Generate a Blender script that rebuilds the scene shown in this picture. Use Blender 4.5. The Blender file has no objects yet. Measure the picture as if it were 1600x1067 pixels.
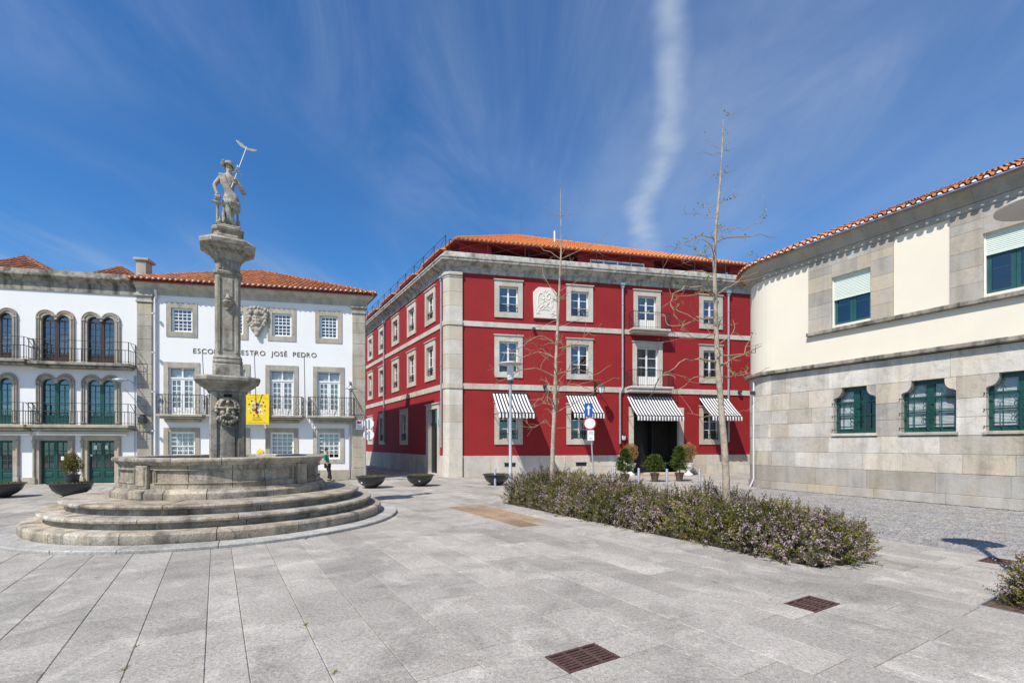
import bpy, bmesh, math, random
import numpy as np
from mathutils import Vector, Matrix
random.seed(7)
np.random.seed(7)
R = math.radians
scene = bpy.context.scene
COL = scene.collection

# ------------------------------------------------------------------ camera
F, HZ, H = 755.0, 693.0, 1.9          # focal length and horizon of the 1600 px photograph, eye height
cam_data = bpy.data.cameras.new('camera')
cam_data.sensor_width = 36.0
cam_data.lens = F / 1600 * 36
cam_data.shift_y = (HZ - 533.5) / 1600
cam_data.clip_start = 0.05
cam_data.clip_end = 3000
cam = bpy.data.objects.new('camera', cam_data)
cam.location = (0, 0, H)
cam.rotation_euler = (R(90), 0, 0)
COL.objects.link(cam)
scene.camera = cam

# ------------------------------------------------------------------ sky and sun
SUN_EL = 51.0
SUN_TO = Vector((0.56, 0.83, 0)).normalized()      # the way the light travels over the ground
world = bpy.data.worlds.new('World')
scene.world = world
world.use_nodes = True
nt = world.node_tree
nt.nodes.clear()


def N(t, kind, **kw):
    n = t.nodes.new(kind)
    for k, v in kw.items():
        setattr(n, k, v)
    return n


def math_node(t, op, a, b=None, c=None, clamp=False):
    n = N(t, 'ShaderNodeMath', operation=op, use_clamp=clamp)
    for i, v in enumerate((a, b, c)):
        if v is None:
            continue
        if hasattr(v, 'is_output'):
            t.links.new(v, n.inputs[i])
        else:
            n.inputs[i].default_value = v
    return n.outputs[0]


sky = N(nt, 'ShaderNodeTexSky', sky_type='NISHITA', sun_disc=False)
sky.sun_elevation = R(SUN_EL)
sky.sun_rotation = math.atan2(-SUN_TO.x, -SUN_TO.y)
sky.altitude = 0
sky.air_density = 1.0
sky.dust_density = 0.25
sky.ozone_density = 1.6
# thin cirrus on a flat layer high above: direction / height
tc = N(nt, 'ShaderNodeTexCoord')
sep = N(nt, 'ShaderNodeSeparateXYZ')
nt.links.new(tc.outputs['Generated'], sep.inputs[0])
zc = math_node(nt, 'MAXIMUM', sep.outputs[2], 0.06)
cx = math_node(nt, 'DIVIDE', sep.outputs[0], zc)
cy = math_node(nt, 'DIVIDE', sep.outputs[1], zc)
comb = N(nt, 'ShaderNodeCombineXYZ')
nt.links.new(cx, comb.inputs[0])
nt.links.new(cy, comb.inputs[1])


def cloud_noise(rot, sc, nscale, detail, rough, dist, seed=0.0):
    m = N(nt, 'ShaderNodeMapping')
    m.inputs['Rotation'].default_value = (0, 0, R(rot))
    m.inputs['Scale'].default_value = sc
    m.inputs['Location'].default_value = seed if isinstance(seed, tuple) else (seed, seed * .7, 0)
    nt.links.new(comb.outputs[0], m.inputs[0])
    n = N(nt, 'ShaderNodeTexNoise')
    n.inputs['Scale'].default_value = nscale
    n.inputs['Detail'].default_value = detail
    n.inputs['Roughness'].default_value = rough
    n.inputs['Distortion'].default_value = dist
    nt.links.new(m.outputs[0], n.inputs['Vector'])
    return n.outputs['Fac']


def smooth(v, lo, hi):
    n = N(nt, 'ShaderNodeMapRange', interpolation_type='SMOOTHSTEP')
    n.inputs['From Min'].default_value = lo
    n.inputs['From Max'].default_value = hi
    nt.links.new(v, n.inputs['Value'])
    return n.outputs['Result']


big = smooth(cloud_noise(20, (1, .6, 1), .5, 3, .5, .3, 6.1), .36, .66)
streak = smooth(cloud_noise(42, (1.7, .5, 1), 1.0, 8, .60, .9, 1.4), .36, .80)
veil = smooth(cloud_noise(-35, (.9, .4, 1), .62, 5, .55, .6, (1.2, 5.0, 0)), .43, .82)
cirrus = math_node(nt, 'MULTIPLY', streak, big)
# an old, spread-out vapour trail
wob = cloud_noise(0, (1, 1, 1), 1.1, 5, .55, .3, 5.5)
fine = cloud_noise(10, (1, 1, 1), 4.0, 7, .62, .5, 2.2)
line = math_node(nt, 'SUBTRACT', cx, math_node(nt, 'MULTIPLY_ADD', cy, .257, .05))
line = math_node(nt, 'ADD', line, math_node(nt, 'MULTIPLY_ADD', wob, .42, -.21))
dist = math_node(nt, 'ABSOLUTE', line)
wid = math_node(nt, 'MULTIPLY_ADD', cy, .034, .014)
rel = math_node(nt, 'DIVIDE', dist, wid)
trail = smooth(rel, 1.3, 0.0)
trail = math_node(nt, 'MULTIPLY', trail, smooth(fine, .05, .85))
fade = smooth(cloud_noise(0, (.3, 1, 1), .5, 2, .5, 0, 9.1), .2, .6)
amount = math_node(nt, 'MULTIPLY', cirrus, .5)
amount = math_node(nt, 'MULTIPLY_ADD', veil, .34, amount)
amount = math_node(nt, 'MULTIPLY_ADD', math_node(nt, 'MULTIPLY', trail, fade), .62, amount)
amount = math_node(nt, 'MINIMUM', amount, .75)
amount = math_node(nt, 'MULTIPLY', amount, smooth(sep.outputs[2], .02, .12))
hs = N(nt, 'ShaderNodeHueSaturation')
hs.inputs['Hue'].default_value = .503
hs.inputs['Saturation'].default_value = 1.12
hs.inputs['Value'].default_value = 1.0
nt.links.new(sky.outputs[0], hs.inputs['Color'])
mixc = N(nt, 'ShaderNodeMixRGB')
mixc.inputs[2].default_value = (4.1, 4.9, 6.2, 1)
nt.links.new(amount, mixc.inputs[0])
tint = N(nt, 'ShaderNodeMixRGB', blend_type='MULTIPLY')
tint.inputs[0].default_value = 1.0
tint.inputs[2].default_value = (.50, .96, 1.30, 1)
nt.links.new(hs.outputs[0], tint.inputs[1])
nt.links.new(tint.outputs[0], mixc.inputs[1])
bg = N(nt, 'ShaderNodeBackground')
bg.inputs[1].default_value = 0.108
nt.links.new(mixc.outputs[0], bg.inputs[0])
wo = N(nt, 'ShaderNodeOutputWorld')
nt.links.new(bg.outputs[0], wo.inputs[0])

sun_data = bpy.data.lights.new('sun', 'SUN')
sun_data.energy = 5.0
sun_data.angle = R(0.53)
sun_data.color = (1.0, .935, .85)
sun = bpy.data.objects.new('sun', sun_data)
ce, se = math.cos(R(SUN_EL)), math.sin(R(SUN_EL))
sun.rotation_euler = Vector((SUN_TO.x * ce, SUN_TO.y * ce, -se)).to_track_quat('-Z', 'Y').to_euler()
sun.location = (-20, -30, 40)
COL.objects.link(sun)

vs = scene.view_settings
vs.view_transform = 'Standard'
vs.look = 'None'
vs.exposure = 0.13
vs.gamma = 1.0
vs.use_curve_mapping = False
scene.render.engine = 'CYCLES'
scene.cycles.max_bounces = 6
scene.cycles.diffuse_bounces = 3
scene.cycles.glossy_bounces = 3
scene.cycles.transparent_max_bounces = 12
scene.cycles.use_denoising = True

# ------------------------------------------------------------------ materials


def new_mat(name):
    m = bpy.data.materials.new(name)
    m.use_nodes = True
    t = m.node_tree
    return m, t, t.nodes['Principled BSDF']


def ramp(t, v, stops):
    r = N(t, 'ShaderNodeValToRGB')
    el = r.color_ramp.elements
    while len(el) > 1:
        el.remove(el[-1])
    el[0].position, el[0].color = stops[0][0], (*stops[0][1], 1)
    for p, c in stops[1:]:
        e = el.new(p)
        e.color = (*c, 1)
    t.links.new(v, r.inputs[0])
    return r.outputs[0]


def noise(t, scale, detail=4, rough=.55, vec=None, dist=0.0):
    n = N(t, 'ShaderNodeTexNoise')
    n.inputs['Scale'].default_value = scale
    n.inputs['Detail'].default_value = detail
    n.inputs['Roughness'].default_value = rough
    n.inputs['Distortion'].default_value = dist
    if vec is None:
        g = N(t, 'ShaderNodeNewGeometry')
        vec = g.outputs['Position']
    t.links.new(vec, n.inputs['Vector'])
    return n.outputs['Fac']


def mixcol(t, fac, a, b, mode='MIX'):
    n = N(t, 'ShaderNodeMixRGB', blend_type=mode)
    for i, v in enumerate((fac, a, b)):
        if hasattr(v, 'is_output'):
            t.links.new(v, n.inputs[i])
        elif i == 0:
            n.inputs[0].default_value = v
        else:
            n.inputs[i].default_value = (*v, 1)
    return n.outputs[0]


def maprange(t, v, a, b, c, d):
    n = N(t, 'ShaderNodeMapRange')
    for k, x in zip(('From Min', 'From Max', 'To Min', 'To Max'), (a, b, c, d)):
        n.inputs[k].default_value = x
    t.links.new(v, n.inputs['Value'])
    return n.outputs['Result']


def stretched(t, sx, sy, sz):
    g = N(t, 'ShaderNodeNewGeometry')
    m = N(t, 'ShaderNodeVectorMath', operation='MULTIPLY')
    m.inputs[1].default_value = (sx, sy, sz)
    t.links.new(g.outputs['Position'], m.inputs[0])
    return m.outputs[0]


def piece_random(t, lo, hi):
    """brightness that differs from piece to piece"""
    oi = N(t, 'ShaderNodeObjectInfo')
    at = N(t, 'ShaderNodeAttribute', attribute_name='piece')
    s = math_node(t, 'ADD', oi.outputs['Random'], at.outputs['Fac'])
    s = math_node(t, 'FRACT', s)
    return maprange(t, s, 0, 1, lo, hi), s


def bump(t, bsdf, h, strength, dist):
    b = N(t, 'ShaderNodeBump')
    b.inputs['Strength'].default_value = strength
    b.inputs['Distance'].default_value = dist
    t.links.new(h, b.inputs['Height'])
    t.links.new(b.outputs[0], bsdf.inputs['Normal'])


def stone_mat(name, dark, light, tint=None, grain=90, patch=1.3, stain=.0, rough=.85, var=(.86, 1.12), lichen=0.0, vstreak=0.0, grainamt=.5):
    m, t, b = new_mat(name)
    p = noise(t, patch, 5, .6)
    col = ramp(t, p, [(.3, dark), (.7, light)])
    if tint:
        q = noise(t, patch * .6, 4, .6, dist=.6)
        col = mixcol(t, maprange(t, q, .45, .75, 0, .75), col, tint)
        rnd2 = piece_random(t, 0, 1)[1]
        col = mixcol(t, maprange(t, math_node(t, 'FRACT', math_node(t, 'MULTIPLY', rnd2, 7.31)), .55, 1, 0, .7), col, tint)
    g = noise(t, grain, 3, .7)
    gr = ramp(t, g, [(.30, (1 - grainamt,) * 3), (.48, (1, 1, 1)), (.72, (1 + grainamt * .45,) * 3)])
    col = mixcol(t, 1.0, col, gr, 'MULTIPLY')
    k, _ = piece_random(t, *var)
    kk = N(t, 'ShaderNodeCombineXYZ')
    for i in range(3):
        t.links.new(k, kk.inputs[i])
    col = mixcol(t, 1.0, col, kk.outputs[0], 'MULTIPLY')
    if stain:
        s = noise(t, 2.6, 6, .68, dist=1.1)
        col = mixcol(t, maprange(t, s, .5, .72, 0, stain), col, (.045, .042, .035))
    if lichen:
        s = noise(t, 5.5, 6, .75, dist=.5)
        col = mixcol(t, maprange(t, s, .52, .75, 0, lichen), col, (.10, .085, .05))
    if vstreak:
        s = noise(t, 1.0, 6, .6, vec=stretched(t, 3.0, 3.0, .35))
        col = mixcol(t, maprange(t, s, .46, .66, 0, vstreak), col, (.05, .047, .04))
    t.links.new(col, b.inputs['Base Color'])
    b.inputs['Roughness'].default_value = rough
    b.inputs['Specular IOR Level'].default_value = .25
    h = math_node(t, 'ADD', math_node(t, 'MULTIPLY', noise(t, grain * .5, 4, .6), .5), noise(t, 9, 5, .6))
    bump(t, b, h, .55, .02)
    return m


def paint_mat(name, col, rough=.5, var=.08, metal=0.0, scale=2.0, bumps=0.0, streak=0.0, streakcol=(.1, .09, .08)):
    m, t, b = new_mat(name)
    p = noise(t, scale, 5, .6)
    lo = tuple(c * (1 - var) for c in col)
    hi = tuple(min(1, c * (1 + var)) for c in col)
    c = ramp(t, p, [(.3, lo), (.7, hi)])
    if streak:
        s = noise(t, 1.0, 7, .65, vec=stretched(t, 2.2, 2.2, .22))
        c = mixcol(t, maprange(t, s, .52, .80, 0, streak), c, streakcol)
    t.links.new(c, b.inputs['Base Color'])
    b.inputs['Roughness'].default_value = rough
    b.inputs['Metallic'].default_value = metal
    if bumps:
        bump(t, b, math_node(t, 'ADD', noise(t, 60, 4, .6), noise(t, 3, 3, .5)), bumps, .01)
    return m


MAT = {}
MAT['granite_paving'] = None


def paving_mat(name, base, warm, lo=.83, hi=1.08):
    m, t, b = new_mat(name)
    p = noise(t, .55, 6, .62, dist=.5)
    col = ramp(t, p, [(.32, tuple(c * .80 for c in base)), (.5, base), (.68, tuple(min(1, c * 1.14) for c in base))])
    q = noise(t, 2.3, 6, .7, dist=.8)
    col = mixcol(t, maprange(t, q, .52, .78, 0, .35), col, warm)
    dk = noise(t, .9, 7, .7, dist=1.3)
    col = mixcol(t, maprange(t, dk, .50, .70, 0, .62), col, tuple(c * .50 for c in base))
    lt = noise(t, 1.7, 5, .6, dist=.9)
    col = mixcol(t, maprange(t, lt, .52, .70, 0, .6), col, tuple(min(1, c * 1.5) for c in base))
    g1 = noise(t, 70, 4, .8)
    gr = ramp(t, g1, [(.30, (.30, .30, .31)), (.43, (.86, .86, .86)), (.56, (1.06, 1.06, 1.05)), (.70, (1.65, 1.65, 1.62))])
    col = mixcol(t, 1.0, col, gr, 'MULTIPLY')
    g2 = noise(t, 26, 4, .7)
    gr2 = ramp(t, g2, [(.30, (.66, .66, .66)), (.5, (1, 1, 1)), (.7, (1.25, 1.25, 1.25))])
    col = mixcol(t, 1.0, col, gr2, 'MULTIPLY')
    k, _ = piece_random(t, lo, hi)
    kk = N(t, 'ShaderNodeCombineXYZ')
    for i in range(3):
        t.links.new(k, kk.inputs[i])
    col = mixcol(t, 1.0, col, kk.outputs[0], 'MULTIPLY')
    sp = noise(t, 6.5, 2, .5)
    spots = maprange(t, sp, .745, .76, 0, .5)
    col = mixcol(t, spots, col, tuple(c * .33 for c in base))
    t.links.new(col, b.inputs['Base Color'])
    b.inputs['Roughness'].default_value = .82
    b.inputs['Specular IOR Level'].default_value = .22
    bump(t, b, math_node(t, 'ADD', math_node(t, 'MULTIPLY', g1, .5), g2), .5, .012)
    return m


MAT['paving'] = paving_mat('granite_paving', (.39, .363, .325), (.365, .305, .23))
MAT['paving_brown'] = paving_mat('brown_paving', (.31, .225, .15), (.28, .17, .09), .78, 1.15)
MAT['paving_kerb'] = paving_mat('kerb_granite', (.40, .385, .36), (.36, .32, .26))
MAT['sett'] = stone_mat('sett_granite', (.25, .245, .24), (.34, .33, .32), tint=(.34, .31, .27), grain=60, var=(.78, 1.15))
MAT['joint'] = paint_mat('joint_sand', (.15, .135, .105), .95, .35, scale=8)
MAT['soil'] = paint_mat('soil', (.11, .07, .045), .95, .5, scale=14, bumps=1.0)
MAT['fountain'] = stone_mat('fountain_granite', (.31, .275, .225), (.54, .49, .415), tint=(.47, .385, .27), grain=38, patch=3.6, stain=.6, lichen=.45, vstreak=.6, var=(.82, 1.12), grainamt=.6)
MAT['column'] = stone_mat('column_granite', (.27, .245, .205), (.50, .46, .395), tint=(.38, .32, .23), grain=45, patch=2.4, stain=.7, lichen=.55, vstreak=.6, var=(.86, 1.1), grainamt=.42)
MAT['statue'] = stone_mat('statue_granite', (.25, .225, .18), (.52, .47, .385), grain=60, patch=5, stain=.55, lichen=.5, var=(.97, 1.03), grainamt=.3)
MAT['red_stone'] = stone_mat('pale_granite', (.49, .455, .395), (.64, .61, .55), tint=(.55, .46, .34), grain=60, patch=1.2, stain=.12, var=(.90, 1.06), vstreak=.14, grainamt=.25)
MAT['red_cornice'] = stone_mat('weathered_pale_granite', (.40, .38, .335), (.55, .53, .48), grain=50, patch=1.6, stain=.75, lichen=.4, vstreak=.6, var=(.93, 1.06), grainamt=.3)
MAT['school_stone'] = stone_mat('tan_granite', (.35, .325, .275), (.50, .465, .40), tint=(.44, .37, .265), grain=60, patch=1.6, stain=.26, vstreak=.26, var=(.86, 1.1), grainamt=.3)
MAT['old_cornice'] = stone_mat('blackened_granite', (.27, .245, .20), (.42, .385, .32), grain=50, patch=1.8, stain=.9, lichen=.45, vstreak=.85, var=(.85, 1.05), grainamt=.35)
MAT['ashlar'] = stone_mat('ashlar_granite', (.50, .465, .41), (.66, .63, .575), tint=(.60, .51, .375), grain=55, patch=1.5, stain=.28, vstreak=.22, var=(.70, 1.14), grainamt=.32)
MAT['ashlar_grey'] = stone_mat('grey_bay_granite', (.37, .35, .315), (.47, .45, .41), tint=(.47, .385, .27), grain=70, patch=1.1, stain=.18, vstreak=.2, var=(.82, 1.1), grainamt=.26)
MAT['white'] = paint_mat('white_limewash', (.77, .765, .765), .9, .025, scale=.8, bumps=.15, streak=.12, streakcol=(.55, .55, .53))
MAT['cream'] = paint_mat('cream_render', (.76, .695, .57), .9, .03, scale=.7, bumps=.15, streak=.14, streakcol=(.70, .62, .48))
MAT['red'] = paint_mat('red_render', (.275, .0085, .011), .8, .10, scale=.9, bumps=.25, streak=.35, streakcol=(.21, .007, .010))
MAT['red_soffit'] = paint_mat('red_timber', (.20, .012, .014), .6, .1)
MAT['woodwhite'] = paint_mat('white_joinery', (.80, .80, .79), .4, .03)
MAT['green'] = paint_mat('green_joinery', (.010, .065, .055), .35, .15)
MAT['tealgreen'] = paint_mat('teal_joinery', (.020, .085, .085), .35, .15)
MAT['brownwood'] = paint_mat('brown_joinery', (.055, .028, .022), .45, .2)
MAT['black'] = paint_mat('black_joinery', (.012, .012, .013), .4, .2)
MAT['iron'] = paint_mat('wrought_iron', (.018, .018, .02), .5, .2)
MAT['rust'] = paint_mat('rusty_cast_iron', (.085, .042, .035), .75, .35, scale=22, bumps=.6)
MAT['pit_shade'] = paint_mat('painted_pit_shade', (.02, .018, .016), .95, .3)  # near-black colour standing in for the shade of a hole
MAT['galv'] = paint_mat('galvanised_steel', (.46, .48, .52), .42, .1, metal=.55, scale=9)
MAT['zinc'] = paint_mat('zinc_pipe', (.43, .435, .46), .40, .1, metal=.5, scale=6)
MAT['whitepipe'] = paint_mat('white_pipe', (.70, .71, .73), .5, .05)
MAT['lampgrey'] = paint_mat('lamp_grey', (.40, .43, .47), .42, .06, metal=.3)
MAT['disc'] = paint_mat('lamp_disc_paint', (.55, .53, .49), .5, .05)
MAT['lampglass'] = paint_mat('opal_lamp_glass', (.75, .76, .78), .2, .03)
MAT['darkgrey'] = paint_mat('charcoal_metal', (.035, .04, .046), .38, .1)
MAT['interior'] = paint_mat('dim_room', (.055, .052, .05), .9, .2)  # dimness of the rooms is put into this near-black wall colour
MAT['curtain'] = paint_mat('curtain_cloth', (.74, .76, .77), .9, .08, scale=9)
MAT['tealcurtain'] = paint_mat('teal_curtain_cloth', (.16, .38, .42), .9, .12, scale=9)
MAT['shutter'] = paint_mat('roller_shutter', (.66, .74, .66), .5, .03)
MAT['tile'] = stone_mat('terracotta', (.48, .17, .075), (.66, .30, .145), tint=(.42, .17, .085), grain=30, patch=3.0, stain=.28, var=(.7, 1.12), grainamt=.2)
MAT['tile_new'] = stone_mat('new_terracotta', (.62, .205, .070), (.72, .28, .10), grain=30, patch=1.0, var=(.9, 1.06), grainamt=.12)
MAT['tile_old'] = stone_mat('weathered_terracotta', (.30, .10, .05), (.46, .18, .09), tint=(.2, .1, .06), grain=30, patch=3.0, stain=.5, var=(.6, 1.1), grainamt=.25)
MAT['mortar'] = paint_mat('white_mortar', (.80, .78, .74), .9, .08)
MAT['limestone'] = paint_mat('carved_limestone', (.72, .68, .60), .85, .06, scale=6, bumps=.3)
MAT['letter'] = paint_mat('brown_metal_letter', (.11, .075, .055), .4, .1, metal=.3)
MAT['yellow'] = paint_mat('yellow_vinyl', (.84, .60, .012), .5, .02)
MAT['signblue'] = paint_mat('blue_sign', (.01, .085, .40), .4, .03)
MAT['signred'] = paint_mat('red_sign', (.50, .02, .03), .4, .03)
MAT['signwhite'] = paint_mat('white_sign', (.80, .80, .80), .4, .02)
MAT['bark'] = stone_mat('pale_bark', (.31, .25, .185), (.50, .425, .335), grain=40, patch=9, stain=.6, var=(.95, 1.05), grainamt=.35)
MAT['twig'] = paint_mat('twig_bark', (.29, .20, .125), .85, .25, scale=12)
MAT['plasticpot'] = paint_mat('brown_plastic_pot', (.10, .068, .050), .55, .15)
MAT['urn'] = paint_mat('white_urn', (.82, .82, .82), .5, .03)
MAT['mat'] = paint_mat('coir_mat', (.42, .22, .10), .95, .2, scale=30)
MAT['skin'] = paint_mat('skin', (.50, .30, .21), .6, .04)
MAT['hair'] = paint_mat('dark_hair', (.02, .014, .01), .7, .1)
MAT['shirt'] = paint_mat('green_shirt', (.012, .26, .16), .8, .1)
MAT['trousers'] = paint_mat('black_trousers', (.014, .014, .018), .85, .1)
MAT['paper'] = paint_mat('paper', (.80, .80, .80), .8, .02)
MAT['print_dark'] = paint_mat('print_dark', (.03, .03, .05), .6, .1)
MAT['print_brown'] = paint_mat('print_brown', (.30, .20, .02), .6, .1)
MAT['print_blue'] = paint_mat('print_blue', (.14, .16, .42), .6, .1)
MAT['print_grey'] = paint_mat('print_grey', (.32, .34, .36), .6, .1)
MAT['print_red'] = paint_mat('print_red', (.22, .02, .02), .6, .1)
MAT['lead'] = paint_mat('pale_metal_wing', (.50, .50, .38), .5, .2, scale=12)


def awning_mat():
    m, t, b = new_mat('striped_canvas')
    at = N(t, 'ShaderNodeAttribute', attribute_name='along')
    f = math_node(t, 'FRACT', math_node(t, 'MULTIPLY', at.outputs['Fac'], 1 / .19))
    s = math_node(t, 'GREATER_THAN', f, .52)
    col = mixcol(t, s, (.74, .74, .74), (.016, .016, .022))
    t.links.new(col, b.inputs['Base Color'])
    b.inputs['Roughness'].default_value = .85
    return m


MAT['awning'] = awning_mat()


def leaf_mat(name, stops, rough=.5, trans=.25):
    m, t, b = new_mat(name)
    at = N(t, 'ShaderNodeAttribute', attribute_name='piece')
    p = noise(t, 1.6, 4, .6)
    v = math_node(t, 'ADD', math_node(t, 'MULTIPLY', at.outputs['Fac'], .55), math_node(t, 'MULTIPLY_ADD', p, 1.1, -.33))
    col = ramp(t, v, stops)
    t.links.new(col, b.inputs['Base Color'])
    b.inputs['Roughness'].default_value = rough
    b.inputs['Specular IOR Level'].default_value = .3
    tr = N(t, 'ShaderNodeBsdfTranslucent')
    t.links.new(col, tr.inputs[0])
    mx = N(t, 'ShaderNodeMixShader')
    mx.inputs[0].default_value = trans
    t.links.new(b.outputs[0], mx.inputs[1])
    t.links.new(tr.outputs[0], mx.inputs[2])
    t.links.new(mx.outputs[0], t.nodes['Material Output'].inputs[0])
    return m


MAT['hedge_leaf'] = leaf_mat('hedge_leaf', [(0, (.05, .055, .018)), (.3, (.11, .115, .024)), (.55, (.20, .19, .034)), (.8, (.33, .28, .05)), (1, (.40, .30, .08))], .5, .3)
MAT['hedge_flower'] = leaf_mat('mauve_flower', [(0, (.20, .12, .16)), (.5, (.38, .26, .325)), (1, (.58, .46, .52))], .7)
MAT['conifer_leaf'] = leaf_mat('conifer_leaf', [(0, (.030, .055, .010)), (.5, (.085, .13, .022)), (1, (.20, .24, .04))])
MAT['tan_leaf'] = leaf_mat('tan_leaf', [(0, (.20, .10, .03)), (.5, (.40, .23, .08)), (1, (.55, .38, .16))])
MAT['golden_leaf'] = leaf_mat('golden_leaf', [(0, (.06, .06, .01)), (.5, (.17, .14, .018)), (1, (.34, .25, .03))])
MAT['spring_leaf'] = leaf_mat('spring_leaf', [(0, (.12, .17, .02)), (.5, (.22, .28, .04)), (1, (.36, .38, .08))])
MAT['dry_leaf'] = leaf_mat('dry_leaf', [(0, (.10, .07, .03)), (.5, (.2, .16, .06)), (1, (.24, .24, .08))])


def glass_mat(name, tint, refl, rough=.015):
    m = bpy.data.materials.new(name)
    m.use_nodes = True
    t = m.node_tree
    t.nodes.clear()
    out = N(t, 'ShaderNodeOutputMaterial')
    tr = N(t, 'ShaderNodeBsdfTransparent')
    tr.inputs[0].default_value = (*tint, 1)
    gl = N(t, 'ShaderNodeBsdfGlossy')
    gl.inputs['Roughness'].default_value = rough
    gl.inputs[0].default_value = (.92, .95, 1, 1)
    lw = N(t, 'ShaderNodeLayerWeight')
    lw.inputs['Blend'].default_value = .5
    sch = math_node(t, 'MULTIPLY_ADD', math_node(t, 'POWER', lw.outputs['Facing'], 5.0), .95, .045)
    fac = math_node(t, 'ADD', sch, refl, clamp=True)
    g = noise(t, .9, 2, .5)
    b = N(t, 'ShaderNodeBump')
    b.inputs['Strength'].default_value = .05
    b.inputs['Distance'].default_value = .05
    t.links.new(g, b.inputs['Height'])
    t.links.new(b.outputs[0], gl.inputs['Normal'])
    mx = N(t, 'ShaderNodeMixShader')
    t.links.new(fac, mx.inputs[0])
    t.links.new(tr.outputs[0], mx.inputs[1])
    t.links.new(gl.outputs[0], mx.inputs[2])
    t.links.new(mx.outputs[0], out.inputs[0])
    return m


MAT['glass'] = glass_mat('window_glass', (.66, .70, .72), .10)
MAT['glass_clear'] = glass_mat('clear_window_glass', (.88, .9, .9), .0)
MAT['glass_dark'] = glass_mat('dark_window_glass', (.36, .39, .41), .09)

# ------------------------------------------------------------------ mesh helpers
W = {}
I4 = Matrix.Identity(4)


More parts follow.
